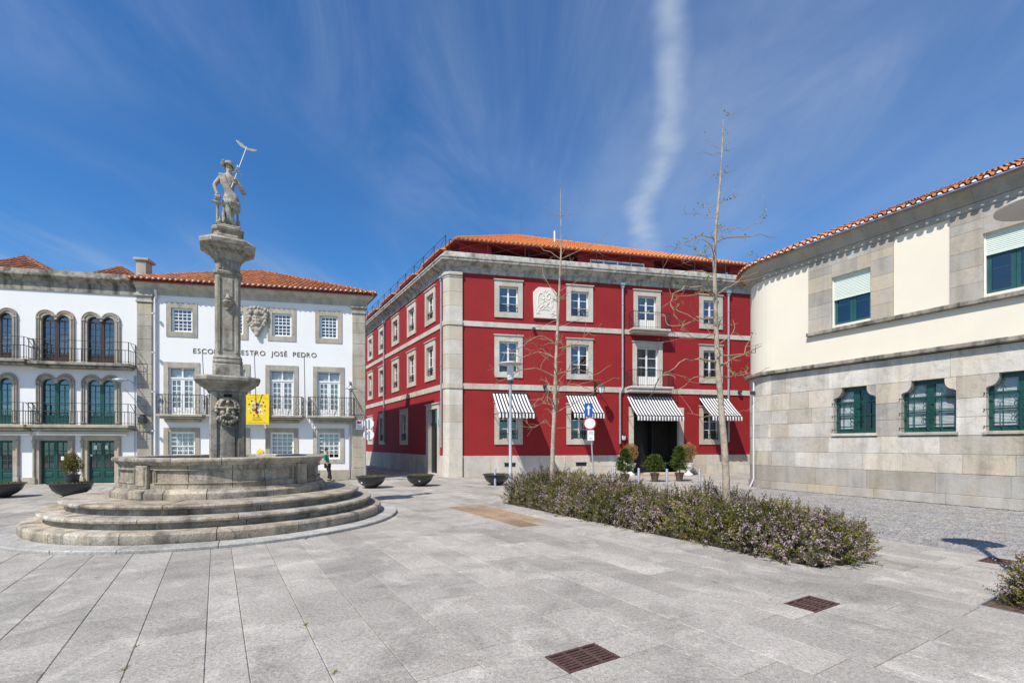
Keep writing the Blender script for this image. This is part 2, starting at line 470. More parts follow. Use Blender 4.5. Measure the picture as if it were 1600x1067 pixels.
class MB:
    def __init__(s):
        s.v, s.f, s.att = [], [], []

    def add(s, vs, fs):
        o = len(s.v)
        s.v.extend(tuple(p) for p in vs)
        s.f.extend(tuple(i + o for i in f) for f in fs)
        return s

    def box(s, x0, x1, y0, y1, z0, z1):
        v = [(x0, y0, z0), (x1, y0, z0), (x1, y1, z0), (x0, y1, z0), (x0, y0, z1), (x1, y0, z1), (x1, y1, z1), (x0, y1, z1)]
        return s.add(v, [(0, 3, 2, 1), (4, 5, 6, 7), (0, 1, 5, 4), (1, 2, 6, 5), (2, 3, 7, 6), (3, 0, 4, 7)])

    def cbox(s, x0, x1, y0, y1, z0, z1, b=.01):
        """box with chamfered edges"""
        lo, hi = (x0, y0, z0), (x1, y1, z1)
        v, idx = [], {}
        for sx in (0, 1):
            for sy in (0, 1):
                for sz in (0, 1):
                    c = [(lo, hi)[k][i] for i, k in enumerate((sx, sy, sz))]
                    inn = [c[i] + (b if k == 0 else -b) for i, k in enumerate((sx, sy, sz))]
                    for ax in range(3):
                        q = list(inn)
                        q[ax] = c[ax]
                        idx[(sx, sy, sz, ax)] = len(v)
                        v.append(tuple(q))
        f = []
        for ax in range(3):
            a, c = [(1, 2), (2, 0), (0, 1)][ax]
            for k in (0, 1):
                loop = []
                for (i, j) in ((0, 0), (1, 0), (1, 1), (0, 1)):
                    key = [0, 0, 0]
                    key[ax], key[a], key[c] = k, i, j
                    loop.append(idx[(*key, ax)])
                f.append(tuple(loop if k else loop[::-1]))
        for ax in range(3):
            a, c = [(1, 2), (2, 0), (0, 1)][ax]
            for i in (0, 1):
                for j in (0, 1):
                    k0, k1 = [0, 0, 0], [0, 0, 0]
                    k0[ax], k1[ax] = 0, 1
                    k0[a] = k1[a] = i
                    k0[c] = k1[c] = j
                    q = [idx[(*k0, a)], idx[(*k1, a)], idx[(*k1, c)], idx[(*k0, c)]]
                    f.append(tuple(q if (i == j) else q[::-1]))
        for sx in (0, 1):
            for sy in (0, 1):
                for sz in (0, 1):
                    q = [idx[(sx, sy, sz, k)] for k in range(3)]
                    f.append(tuple(q if (sx + sy + sz) % 2 else q[::-1]))
        return s.add(v, f)

    def tube(s, p0, p1, r0, r1=None, n=8, caps=True):
        r1 = r0 if r1 is None else r1
        p0, p1 = Vector(p0), Vector(p1)
        d = (p1 - p0)
        if d.length < 1e-6:
            return s
        d.normalize()
        a = d.orthogonal().normalized()
        b = d.cross(a)
        v = []
        for p, r in ((p0, r0), (p1, r1)):
            for i in range(n):
                t = 2 * math.pi * i / n
                v.append(p + a * (r * math.cos(t)) + b * (r * math.sin(t)))
        f = [(i, (i + 1) % n, n + (i + 1) % n, n + i) for i in range(n)]
        if caps:
            f += [tuple(range(n - 1, -1, -1)), tuple(range(n, 2 * n))]
        return s.add(v, f)

    def path(s, pts, rad, n=8, caps=True):
        """tapered tube through points"""
        pts = [Vector(p) for p in pts]
        m = len(pts)
        if not hasattr(rad, '__len__'):
            rad = [rad] * m
        v = []
        a = None
        for i, p in enumerate(pts):
            d = (pts[min(i + 1, m - 1)] - pts[max(i - 1, 0)])
            d = d.normalized() if d.length > 1e-9 else Vector((0, 0, 1))
            a = d.orthogonal() if a is None else a - d * a.dot(d)
            if a.length < 1e-6:
                a = d.orthogonal()
            a.normalize()
            b = d.cross(a)
            for k in range(n):
                t = 2 * math.pi * k / n
                v.append(p + a * (rad[i] * math.cos(t)) + b * (rad[i] * math.sin(t)))
        f = []
        for i in range(m - 1):
            for k in range(n):
                k2 = (k + 1) % n
                f.append((i * n + k, i * n + k2, (i + 1) * n + k2, (i + 1) * n + k))
        if caps:
            f += [tuple(range(n - 1, -1, -1)), tuple(range((m - 1) * n, m * n))]
        return s.add(v, f)

    def lathe(s, prof, n=24, a0=0.0, a1=2 * math.pi, center=(0, 0), closed_prof=False):
        """profile (r, z) turned about z; partial turns get end caps when the profile is closed"""
        full = abs(a1 - a0 - 2 * math.pi) < 1e-6
        m = len(prof)
        k = n if full else n + 1
        v = []
        for i in range(k):
            t = a0 + (a1 - a0) * i / n
            c, q = math.cos(t), math.sin(t)
            for r, z in prof:
                v.append((center[0] + r * c, center[1] + r * q, z))
        f = []
        mm = m if closed_prof else m - 1
        for i in range(n):
            i2 = (i + 1) % k
            for j in range(mm):
                j2 = (j + 1) % m
                f.append((i * m + j, i2 * m + j, i2 * m + j2, i * m + j2))
        if closed_prof and not full:
            f.append(tuple(range(m - 1, -1, -1)))
            f.append(tuple(range((k - 1) * m, k * m)))
        return s.add(v, f)

    def sweep(s, path, prof, closed=False, caps=True):
        """profile (outward, z) swept with mitred corners; outward = right-hand side of the path"""
        P = [Vector((p[0], p[1])) for p in path]
        n, m = len(P), len(prof)
        v = []
        for i in range(n):
            if closed:
                d0 = (P[i] - P[i - 1]).normalized()
                d1 = (P[(i + 1) % n] - P[i]).normalized()
            else:
                d1 = (P[min(i + 1, n - 1)] - P[min(i, n - 2)]).normalized()
                d0 = (P[max(i, 1)] - P[max(i, 1) - 1]).normalized()
            n0, n1 = Vector((d0.y, -d0.x)), Vector((d1.y, -d1.x))
            b = n0 + n1
            b = b / max(.2, b.dot(n0))
            for o, z in prof:
                v.append((P[i].x + b.x * o, P[i].y + b.y * o, z))
        f = []
        for i in range(n if closed else n - 1):
            i2 = (i + 1) % n
            for j in range(m - 1):
                f.append((i * m + j, i2 * m + j, i2 * m + j + 1, i * m + j + 1))
        if caps and not closed:
            f.append(tuple(range(m)))
            f.append(tuple(range(n * m - 1, (n - 1) * m - 1, -1)))
        return s.add(v, f)

    def wall(s, x0, x1, z0, z1, holes, y=0.0, reveal=.25):
        xs = sorted({x0, x1, *[h[0] for h in holes], *[h[1] for h in holes]})
        zs = sorted({z0, z1, *[h[2] for h in holes], *[h[3] for h in holes]})
        xs = [q for q in xs if x0 <= q <= x1]
        zs = [q for q in zs if z0 <= q <= z1]
        for a, b in zip(xs, xs[1:]):
            for c, d in zip(zs, zs[1:]):
                mx, mz = (a + b) / 2, (c + d) / 2
                if any(h[0] < mx < h[1] and h[2] < mz < h[3] for h in holes):
                    continue
                s.add([(a, y, c), (b, y, c), (b, y, d), (a, y, d)], [(0, 1, 2, 3)])
        for a, b, c, d in holes:
            r = y + reveal
            s.add([(a, y, c), (b, y, c), (b, y, d), (a, y, d), (a, r, c), (b, r, c), (b, r, d), (a, r, d)],
                  [(0, 4, 5, 1), (1, 5, 6, 2), (2, 6, 7, 3), (3, 7, 4, 0)])
        return s

    def ring(s, x0, x1, z0, z1, wl, wr, wb, wt, y0, y1):
        s.box(x0, x0 + wl, y0, y1, z0, z1)
        s.box(x1 - wr, x1, y0, y1, z0, z1)
        if wb:
            s.box(x0 + wl, x1 - wr, y0 + .003, y1, z0, z0 + wb)
        if wt:
            s.box(x0 + wl, x1 - wr, y0 + .003, y1, z1 - wt, z1)
        return s

    def map(s, fn):
        s.v = [tuple(fn(*p)) for p in s.v]
        return s

    def mesh(s, name, smooth=None):
        me = bpy.data.meshes.new(name)
        me.from_pydata(s.v, [], s.f)
        if smooth is not None:
            me.polygons.foreach_set('use_smooth', [True] * len(me.polygons))
            me.set_sharp_from_angle(angle=R(smooth))
        me.update()
        return me


def link(name, mesh, mat=None, parent=None, M=None):
    """link a mesh object whose world matrix is M"""
    o = bpy.data.objects.new(name, mesh)
    COL.objects.link(o)
    M = M if M is not None else (W[parent] if parent else I4)
    W[o] = M
    if mat is not None and mesh is not None:
        mt = MAT[mat] if isinstance(mat, str) else mat
        if not mesh.materials:
            mesh.materials.append(mt)
        elif mesh.materials[0] != mt:
            o.material_slots[0].link = 'OBJECT'
            o.material_slots[0].material = mt
    if parent:
        o.parent = parent
        o.matrix_basis = W[parent].inverted() @ M
    else:
        o.matrix_basis = M
    return o


def mk(name, mb, mat, parent=None, M=None, smooth=None):
    return link(name, mb.mesh(name, smooth), mat, parent, M)


def tag(o, label, cat, group=None, kind=None):
    o['label'] = label
    o['category'] = cat
    if group:
        o['group'] = group
    if kind:
        o['kind'] = kind
    return o


def thing(name, label, cat, M=None, group=None):
    if M is None:
        M = I4
    elif not isinstance(M, Matrix):
        M = Matrix.Translation(M)
    return tag(link(name, None, None, None, M), label, cat, group)


def structure(name, mb, mat, M=None, smooth=None):
    o = mk(name, mb, mat, None, M, smooth)
    o['kind'] = 'structure'
    return o


def dup(o, M, parent=None, label=None):
    """copy of a thing with its parts, moved so that its origin lies at M"""
    c = o.copy()
    COL.objects.link(c)
    W[c] = M
    c.parent = parent
    c.matrix_basis = (W[parent].inverted() @ M) if parent else M
    for ch in [q for q in list(bpy.data.objects) if q.parent == o]:
        dup(ch, M @ W[o].inverted() @ W[ch], c)
    if label:
        c['label'] = label
    return c


def frame(P, a):
    c, s_ = math.cos(a), math.sin(a)
    return Matrix(((c, -s_, 0, P[0]), (s_, c, 0, P[1]), (0, 0, 1, P[2] if len(P) > 2 else 0), (0, 0, 0, 1)))


def T(x=0, y=0, z=0):
    return Matrix.Translation((x, y, z))


def RZ(a):
    return Matrix.Rotation(a, 4, 'Z')


def gp(x, y, z=0.0):
    """point of the ground that the photograph shows at x, y"""
    d = (H - z) * F / (y - HZ)
    return Vector(((x - 800) / F * d, d, z))


def at(x, y, d):
    return Vector(((x - 800) / F * d, d, H + (HZ - y) * d / F))


def shape2d(outlines, depth, bevel=0.0, name='shape'):
    """flat outline with holes (x, z), given thickness; front at y = -depth/2"""
    cu = bpy.data.curves.new(name, 'CURVE')
    cu.dimensions = '2D'
    cu.fill_mode = 'BOTH'
    cu.extrude = depth / 2
    cu.bevel_depth = bevel
    cu.bevel_resolution = 0
    for pts in outlines:
        sp = cu.splines.new('POLY')
        sp.points.add(len(pts) - 1)
        for p, q in zip(sp.points, pts):
            p.co = (q[0], q[1], 0, 1)
        sp.use_cyclic_u = True
    return curve_mesh(cu)


def curve_mesh(cu):
    o = bpy.data.objects.new('tmp', cu)
    COL.objects.link(o)
    dg = bpy.context.evaluated_depsgraph_get()
    me = bpy.data.meshes.new_from_object(o.evaluated_get(dg))
    bpy.data.objects.remove(o)
    me.transform(Matrix.Rotation(R(90), 4, 'X'))
    return me


def evaluated(o):
    dg = bpy.context.evaluated_depsgraph_get()
    me = bpy.data.meshes.new_from_object(o.evaluated_get(dg))
    old = o.data
    bpy.data.objects.remove(o)
    return me


def skin_mesh(verts, edges, radii, sub=2, root=0, name='skin'):
    me = bpy.data.meshes.new(name)
    me.from_pydata(verts, edges, [])
    o = bpy.data.objects.new(name, me)
    COL.objects.link(o)
    md = o.modifiers.new('skin', 'SKIN')
    md.use_smooth_shade = True
    if not me.skin_vertices:
        bm = bmesh.new()
        bm.from_mesh(me)
        bm.verts.layers.skin.verify()
        bm.to_mesh(me)
        bm.free()
    for i, r in enumerate(radii):
        sv = me.skin_vertices[0].data[i]
        sv.radius = r if hasattr(r, '__len__') else (r, r)
        sv.use_root = (i == root)
    o.modifiers.new('sub', 'SUBSURF').levels = sub
    return evaluated(o)


def ico(r, sub=2, M=I4):
    bm = bmesh.new()
    bmesh.ops.create_icosphere(bm, subdivisions=sub, radius=r, matrix=M)
    vs = [tuple(v.co) for v in bm.verts]
    fs = [tuple(v.index for v in f.verts) for f in bm.faces]
    bm.free()
    return vs, fs


def remesh(mb, voxel, smooth_iter=2, name='carving'):
    me = mb.mesh(name)
    o = bpy.data.objects.new(name, me)
    COL.objects.link(o)
    md = o.modifiers.new('r', 'REMESH')
    md.mode = 'VOXEL'
    md.voxel_size = voxel
    md.use_smooth_shade = True
    if smooth_iter:
        sm = o.modifiers.new('s', 'SMOOTH')
        sm.iterations = smooth_iter
    return evaluated(o)


def leaf_cloud(name, centers, normals, ups, size, width, piece=None, fold=.25):
    """many small pointed leaves in one mesh: every leaf has two folded halves"""
    n = len(centers)
    c = np.asarray(centers, float)
    u = np.asarray(ups, float)
    u /= np.linalg.norm(u, axis=1)[:, None] + 1e-9
    nn = np.asarray(normals, float)
    sd = np.cross(u, nn)
    sd /= np.linalg.norm(sd, axis=1)[:, None] + 1e-9
    nn = np.cross(sd, u)
    L = np.asarray(size, float)[:, None] * np.ones((n, 1))
    Wd = np.asarray(width, float)[:, None] * np.ones((n, 1))
    v = np.empty((n, 4, 3))
    v[:, 0] = c
    v[:, 1] = c + u * L * .5 + sd * Wd * .5 + nn * Wd * fold
    v[:, 2] = c + u * L
    v[:, 3] = c + u * L * .5 - sd * Wd * .5 + nn * Wd * fold
    me = bpy.data.meshes.new(name)
    me.vertices.add(4 * n)
    me.vertices.foreach_set('co', v.reshape(-1))
    me.loops.add(6 * n)
    base = np.arange(n)[:, None] * 4
    li = (base + np.array([0, 1, 2, 0, 2, 3])[None]).reshape(-1)
    me.loops.foreach_set('vertex_index', li.astype(np.int32))
    me.polygons.add(2 * n)
    me.polygons.foreach_set('loop_start', (np.arange(2 * n) * 3).astype(np.int32))
    me.polygons.foreach_set('loop_total', np.full(2 * n, 3, np.int32))
    a = me.attributes.new('piece', 'FLOAT', 'FACE')
    pv = np.random.rand(n) if piece is None else np.asarray(piece)
    a.data.foreach_set('value', np.repeat(pv, 2).astype(np.float32))
    me.update(calc_edges=True)
    me.validate()
    return me

# ================================================================== ground
AX = Vector((-.522, .853, 0))          # the way the paving rows run
PX = Vector((.853, .522, 0))           # across the rows


def pa(p):
    return p.x * PX.x + p.y * PX.y, p.x * AX.x + p.y * AX.y


def wpt(p, a, z=0.0):
    return PX * p + AX * a + Vector((0, 0, z))


gmb = MB()
gmb.add([(-400, -60, -.05), (400, -60, -.05), (400, 600, -.05), (-400, 600, -.05)], [(0, 1, 2, 3)])
structure('ground', gmb, 'joint')

pavement = structure('pavement', MB().add([(-90, -20, -.036), (90, -20, -.036), (90, 90, -.036), (-90, 90, -.036)], [(0, 1, 2, 3)]), 'joint')

HEDGE_P0, HEDGE_A0 = pa(gp(1290, 890))
hedge_a1 = pa(gp(785, 788))[1] + .35
HEDGE = (HEDGE_P0 - .02, HEDGE_P0 + 1.86, HEDGE_A0 + .05, hedge_a1)          # p0, p1, a0, a1
b2 = gp(1528, 945)
B2P, B2A = pa(b2)
BED2 = (B2P, B2P + 1.86, B2A - 6, B2A)
GR = [gp(850, 1025), gp(1223, 942), gp(1525, 876)]
GRATES = []
for g in GR:
    p_, a_ = pa(g)
    GRATES.append((p_, p_ + .585, a_ - .365, a_))
HOLES = [HEDGE, BED2] + GRATES
SETTS = (11.3, 20.4, -6.0, 12.2)


def subtract(r, h):
    p0, p1, a0, a1 = r
    q0, q1, b0, b1 = h
    if q0 >= p1 or q1 <= p0 or b0 >= a1 or b1 <= a0:
        return [r]
    out = []
    if b0 > a0:
        out.append((p0, p1, a0, b0))
    if b1 < a1:
        out.append((p0, p1, b1, a1))
    m0, m1 = max(a0, b0), min(a1, b1)
    if q0 > p0:
        out.append((p0, q0, m0, m1))
    if q1 < p1:
        out.append((q1, p1, m0, m1))
    return [q for q in out if q[1] - q[0] > .03 and q[3] - q[2] > .03]


edges = [-.083, .234]
while edges[-1] < 40:
    edges.append(edges[-1] + .568)
while edges[0] > -34:
    edges.insert(0, edges[0] - .568)
rs = random.Random(11)
slabs = []
for p0, p1 in zip(edges, edges[1:]):
    a = -9 + rs.random()
    while a < 46:
        l = rs.choice((.75, .9, 1.0, 1.15, 1.3, 1.45))
        rects = [(p0, p1, a, a + l)]
        for h in HOLES + [SETTS]:
            rects = [q for r in rects for q in subtract(r, h)]
        slabs += rects
        a += l


def pix(P):
    if P.y < .4:
        return None
    return 800 + P.x / P.y * F, HZ + (H - P.z) / P.y * F


def screen_area(r):
    pts = [pix(wpt(*q)) for q in ((r[0], r[2]), (r[1], r[2]), (r[1], r[3]), (r[0], r[3]))]
    if any(q is None for q in pts):
        return -1
    cx_, cy_ = sum(q[0] for q in pts) / 4, sum(q[1] for q in pts) / 4
    if not (-60 < cx_ < 1660 and cy_ < 1130):
        return -1
    c = wpt((r[0] + r[1]) / 2, (r[2] + r[3]) / 2)
    if (c - Vector((-7.35, 12.5, 0))).length < 4.1:
        return -1
    return abs(sum(pts[i][0] * pts[(i + 1) % 4][1] - pts[(i + 1) % 4][0] * pts[i][1] for i in range(4))) / 2


def is_brown(r):
    c = pix(wpt((r[0] + r[1]) / 2, (r[2] + r[3]) / 2))
    if c is None:
        return False
    poly = [(706, 794), (741, 787), (849, 813), (816, 827)]
    s_ = [(poly[(i + 1) % 4][0] - poly[i][0]) * (c[1] - poly[i][1]) - (poly[(i + 1) % 4][1] - poly[i][1]) * (c[0] - poly[i][0]) for i in range(4)]
    return all(q > 0 for q in s_) or all(q < 0 for q in s_)


def slab_shape(mb, r, g=.0038, b=.006):
    dz = rs.gauss(0, .0012)
    p0, p1, a0, a1 = r[0] + g * .62, r[1] - g * .62, r[2] + g, r[3] - g
    v = []
    for (pp, aa, zz) in ((p0, a0, -.03), (p1, a0, -.03), (p1, a1, -.03), (p0, a1, -.03), (p0, a0, -b + dz), (p1, a0, -b + dz), (p1, a1, -b + dz), (p0, a1, -b + dz),
                         (p0 + b, a0 + b, dz), (p1 - b, a0 + b, dz), (p1 - b, a1 - b, dz), (p0 + b, a1 - b, dz)):
        v.append((pp, aa, zz))
    f = []
    for k in (0, 4):
        for i in range(4):
            j = (i + 1) % 4
            f.append((k + i, k + j, k + 4 + j, k + 4 + i))
    f.append((8, 9, 10, 11))
    mb.add(v, f)


slabs.sort(key=screen_area, reverse=True)
PAM = Matrix(((PX.x, AX.x, 0, 0), (PX.y, AX.y, 0, 0), (0, 0, 1, 0), (0, 0, 0, 1)))
for r in slabs[:290]:
    mb = MB()
    c = ((r[0] + r[1]) / 2, (r[2] + r[3]) / 2)
    slab_shape(mb, (r[0] - c[0], r[1] - c[0], r[2] - c[1], r[3] - c[1]))
    mk('paving_slab', mb, 'paving_brown' if is_brown(r) else 'paving', pavement, PAM @ T(c[0], c[1], 0))
far_mb, far_piece, brown = MB(), [], []
for r in slabs[290:]:
    if is_brown(r):
        brown.append(r)
        continue
    n0 = len(far_mb.f)
    slab_shape(far_mb, r)
    far_piece += [rs.random()] * (len(far_mb.f) - n0)
me = far_mb.mesh('far_paving')
me.attributes.new('piece', 'FLOAT', 'FACE').data.foreach_set('value', far_piece)
sand = [(-34, 40, -9, 46)]
for h in HOLES + [SETTS]:
    sand = [q for r in sand for q in subtract(r, h)]
sm = MB()
for r in sand:
    sm.add([(r[0], r[2], -.009), (r[1], r[2], -.009), (r[1], r[3], -.009), (r[0], r[3], -.009)], [(0, 1, 2, 3)])
mk('joint_sand', sm, 'joint', pavement, PAM)
o = link('far_paving', me, 'paving', pavement, PAM)
o['kind'] = 'stuff'
for r in brown:
    mb = MB()
    c = ((r[0] + r[1]) / 2, (r[2] + r[3]) / 2)
    slab_shape(mb, (r[0] - c[0], r[1] - c[0], r[2] - c[1], r[3] - c[1]))
    mk('paving_slab', mb, 'paving_brown', pavement, PAM @ T(c[0], c[1], 0))

# cobbled street of small setts between the square and the stone building
smb, spiece = MB(), []
p = SETTS[0]
kerb_w = .28
rows = 0
street = structure('street', MB().add([(SETTS[0], SETTS[2], -.03), (SETTS[1] + 6, SETTS[2], -.03), (SETTS[1] + 6, SETTS[3], -.03), (SETTS[0], SETTS[3], -.03)], [(0, 1, 2, 3)]), 'joint', PAM)
p = SETTS[0] + .005
while p < SETTS[1] + 4:
    w_ = rs.uniform(.095, .125)
    a = SETTS[2] + rs.random() * .1
    while a < SETTS[3]:
        l = rs.uniform(.095, .135)
        q = wpt(p, a)
        if q.y > 3.0 and -40 < 800 + q.x / q.y * F < 1660:
            dz = rs.gauss(-.004, .0035)
            t0, t1 = rs.uniform(.010, .022), rs.uniform(.010, .022)
            n0 = len(smb.f)
            smb.add([(p + .006, a + .006, -.03), (p + w_ - .006, a + .006, -.03), (p + w_ - .006, a + l - .006, -.03), (p + .006, a + l - .006, -.03),
                     (p + t0, a + t1, dz), (p + w_ - t1, a + t0, dz), (p + w_ - t0, a + l - t1, dz), (p + t1, a + l - t0, dz)],
                    [(4, 5, 6, 7), (0, 1, 5, 4), (1, 2, 6, 5), (2, 3, 7, 6), (3, 0, 4, 7)])
            spiece += [rs.random()] * (len(smb.f) - n0)
        a += l
    p += w_
me = smb.mesh('granite_setts')
me.attributes.new('piece', 'FLOAT', 'FACE').data.foreach_set('value', spiece)
o = link('granite_setts', me, 'sett', street, PAM)
o['kind'] = 'stuff'

# ================================================================== building helpers
FA = R(12.25)


class Facade:
    """a vertical wall plane; s runs left to right as seen from the square"""

    def __init__(s, P, a):
        s.P = Vector((P[0], P[1], 0))
        s.a = a
        s.M = frame(P, a)
        s.u = Vector((math.cos(a), math.sin(a), 0))
        s.n = Vector((s.u.y, -s.u.x, 0))

    def sz(s, x, y, off=0.0):
        q = s.P + s.n * off
        t = (x - 800) / F
        d = (s.n.x * q.x + s.n.y * q.y) / (s.n.x * t + s.n.y)
        return (t * d - q.x) * s.u.x + (d - q.y) * s.u.y, H + (HZ - y) * d / F


RF = Facade((-3.64, 27.2), FA)
RL = Facade((-3.64, 27.2), R(-59.8))
SF = Facade((-8.42, 25.7), FA)


def pane(parent, M, x0, x1, z0, z1, y, mat='glass'):
    w, h = x1 - x0, z1 - z0
    key = (round(w, 3), round(h, 3))
    me = PANES.get(key)
    if me is None:
        me = MB().box(-w / 2, w / 2, -.003, .003, 0, h).mesh('pane')
        PANES[key] = me
    if not me.materials:
        me.materials.append(MAT[mat])
    return link('pane', me, mat, parent, M @ T((x0 + x1) / 2, y, z0))


PANES = {}


def curtain(parent, M, x0, x1, z0, z1, y, mat='curtain'):
    mb = MB()
    n = max(4, int((x1 - x0) / .05))
    v, f = [], []
    for i in range(n + 1):
        x = x0 + (x1 - x0) * i / n
        yy = y + .022 * math.sin(i * 1.9) + .01 * math.sin(i * .7)
        v += [(x, yy, z0), (x, yy + .01, z1)]
    for i in range(n):
        f.append((2 * i, 2 * i + 2, 2 * i + 3, 2 * i + 1))
    mb.add(v, f)
    return mk('curtain', mb, mat, parent, M, 60)


def iron_guard(parent, M, x0, x1, z0, h, y):
    mb = MB()
    mb.box(x0, x1, y - .012, y + .012, z0 + h - .02, z0 + h)
    mb.box(x0, x1, y - .01, y + .01, z0 + .04, z0 + .06)
    n = max(4, int((x1 - x0) / .11))
    for i in range(n + 1):
        x = x0 + (x1 - x0) * i / n
        mb.box(x - .008, x + .008, y - .008, y + .008, z0, z0 + h - .02)
    for i in range(n):
        xa, xb = x0 + (x1 - x0) * i / n, x0 + (x1 - x0) * (i + 1) / n
        mb.tube((xa, y, z0 + h * .5), ((xa + xb) / 2, y, z0 + h * .78), .007, n=4)
        mb.tube((xb, y, z0 + h * .5), ((xa + xb) / 2, y, z0 + h * .78), .007, n=4)
    return mk('guard_rail', mb, 'iron', parent, M)


def casement(parent, fac, s0, s1, z0, z1, rows=3, guard=.5, door=False, curt=None, stone='red_stone', inset=.27, top=.33, bot=.30, joinery='woodwhite', glass='glass', tilt=None, label=None):
    """stone-framed casement: window > stone_surround, pane, guard_rail, curtain"""
    M = fac.M
    b = 0 if door else bot
    ix0, ix1, iz0, iz1 = s0 + inset, s1 - inset, z0 + b, z1 - top
    fw, mu = .075, .10
    mb = MB()
    ya, yb = .14, .20
    mb.ring(ix0, ix1, iz0, iz1, fw, fw, fw, fw, ya, yb)
    xm = (ix0 + ix1) / 2
    mb.box(xm - mu / 2, xm + mu / 2, ya - .012, yb, iz0 + fw, iz1 - fw)
    gz0 = iz0 + fw
    if door:
        ph = .62
        for xa, xb in ((ix0 + fw, xm - mu / 2), (xm + mu / 2, ix1 - fw)):
            mb.box(xa, xb, ya + .02, yb - .005, gz0, gz0 + ph)
            mb.box(xa + .08, xb - .08, ya + .006, ya + .02, gz0 + .1, gz0 + ph - .12)
        gz0 += ph
    gh = (iz1 - fw - gz0) / rows
    for i in range(1, rows):
        z = gz0 + gh * i
        for xa, xb in ((ix0 + fw, xm - mu / 2), (xm + mu / 2, ix1 - fw)):
            mb.box(xa, xb, ya + .012, yb - .01, z - .017, z + .017)
    win = mk('balcony_door' if door else 'window', mb, joinery, parent, M @ T(0, 0, 0))
    if label:
        win['label'] = label
    sur = MB()
    sur.ring(s0, s1, z0, z1, inset, inset, b, top, -.06, .22)
    sur.box(s0 - .05, s1 + .05, -.115, .02, z1, z1 + .055)
    mk('stone_surround', sur, stone, win, M)
    for i in range(rows):
        za, zb = gz0 + gh * i + (.017 if i else 0), gz0 + gh * (i + 1) - (.017 if i < rows - 1 else 0)
        for xa, xb in ((ix0 + fw, xm - mu / 2), (xm + mu / 2, ix1 - fw)):
            pane(win, M, xa, xb, za, zb, .172, glass)
    if guard:
        iron_guard(win, M, ix0 + .01, ix1 - .01, iz0 + .01, guard, .05)
    if curt:
        w = ix1 - ix0
        if curt in ('full', 'tealfull'):
            curtain(win, M, ix0 + .03, ix1 - .03, iz0 + .05, iz1 - .05, .34, 'curtain' if curt == 'full' else 'tealcurtain')
        else:
            mt = 'tealcurtain' if curt.startswith('teal') else 'curtain'
            curtain(win, M, ix0 + .03, ix0 + w * .36, iz0 + .05, iz1 - .05, .34, mt)
            curtain(win, M, ix1 - w * .36, ix1 - .03, iz0 + .05, iz1 - .05, .34, mt)
    return win


def hole(s0, s1, z0, z1):
    return (s0 + .02, s1 - .02, z0 + (.02 if z0 > .3 else 0), z1 - .02)


def tile_face(A, B, tops, pitch=.25, rad=.105, row=.42, seed=3):
    """barrel tiles on a roof face: eave A-B, tops = list of upper points (one or two) over the eave"""
    A, B = Vector(A), Vector(B)
    tops = [Vector(t) for t in tops]
    e = (B - A)
    Ln = e.length
    e.normalize()
    up = (tops[0] - A)
    up = (up - e * up.dot(e)).normalized()
    nrm = e.cross(up).normalized()
    if nrm.z < 0:
        nrm = -nrm
    uv = [((t - A).dot(e), (t - A).dot(up)) for t in tops]

    def maxv(x):
        pts = [(0, 0)] + uv + [(Ln, 0)]
        for (xa, ya), (xb, yb) in zip(pts, pts[1:]):
            if xa <= x <= xb and xb > xa:
                return ya + (yb - ya) * (x - xa) / (xb - xa)
        return 0
    rr = random.Random(seed)
    mb, piece = MB(), []
    n = int(Ln / pitch)
    for i in range(n + 1):
        x = i * pitch + pitch / 2
        hmax = maxv(x)
        v0 = -.06
        k = 0
        while v0 < hmax - .05:
            v1 = min(v0 + row + .05, hmax + .02)
            P0, P1 = A + e * x + up * v0, A + e * x + up * v1
            jit = rr.gauss(0, .006)
            vs_ = []
            for (P, r_, lift) in ((P0, rad, .040), (P1, rad * .86, .012)):
                for q in range(5):
                    t = math.pi * q / 4
                    vs_.append(P + e * (math.cos(t) * r_ + jit) + nrm * (math.sin(t) * r_ + lift))
            n0 = len(mb.f)
            fs = [(q, q + 1, q + 6, q + 5) for q in range(4)]
            vs_.append(P0 + nrm * .02)
            fs += [(q + 1, q, 10) for q in range(4)]
            mb.add(vs_, fs)
            pr = rr.random()
            piece += [pr] * (len(mb.f) - n0)
            v0 += row
            k += 1
    base = [A - up * .05, B - up * .05] + tops[::-1]
    n0 = len(mb.f)
    mb.add(base, [tuple(range(len(base)))])
    piece += [.1]
    return mb, piece


def tiles_part(name, faces, mat, parent):
    mb, pc = MB(), []
    for f in faces:
        m, p_ = f
        o = len(mb.v)
        mb.v += m.v
        mb.f += [tuple(i + o for i in q) for q in m.f]
        pc += p_
    Wi = W[parent].inverted()
    mb.map(lambda x, y, z: Wi @ Vector((x, y, z)))
    me = mb.mesh(name, 40)
    me.attributes.new('piece', 'FLOAT', 'FACE').data.foreach_set('value', pc)
    o = link(name, me, mat, parent)
    o['kind'] = 'stuff'
    return o


def ridge_caps(parent, pts, mat, r=.13, name='ridge_tiles'):
    mb = MB()
    for a, b in pts:
        a, b = Vector(a), Vector(b)
        n = max(1, int((b - a).length / .42))
        for i in range(n):
            p0, p1 = a.lerp(b, i / n), a.lerp(b, (i + 1.12) / n)
            mb.tube(p0, p1, r, r * .86, 8)
    Wi = W[parent].inverted()
    mb.map(lambda x, y, z: Wi @ Vector((x, y, z)))
    return mk(name, mb, mat, parent, None, 40)


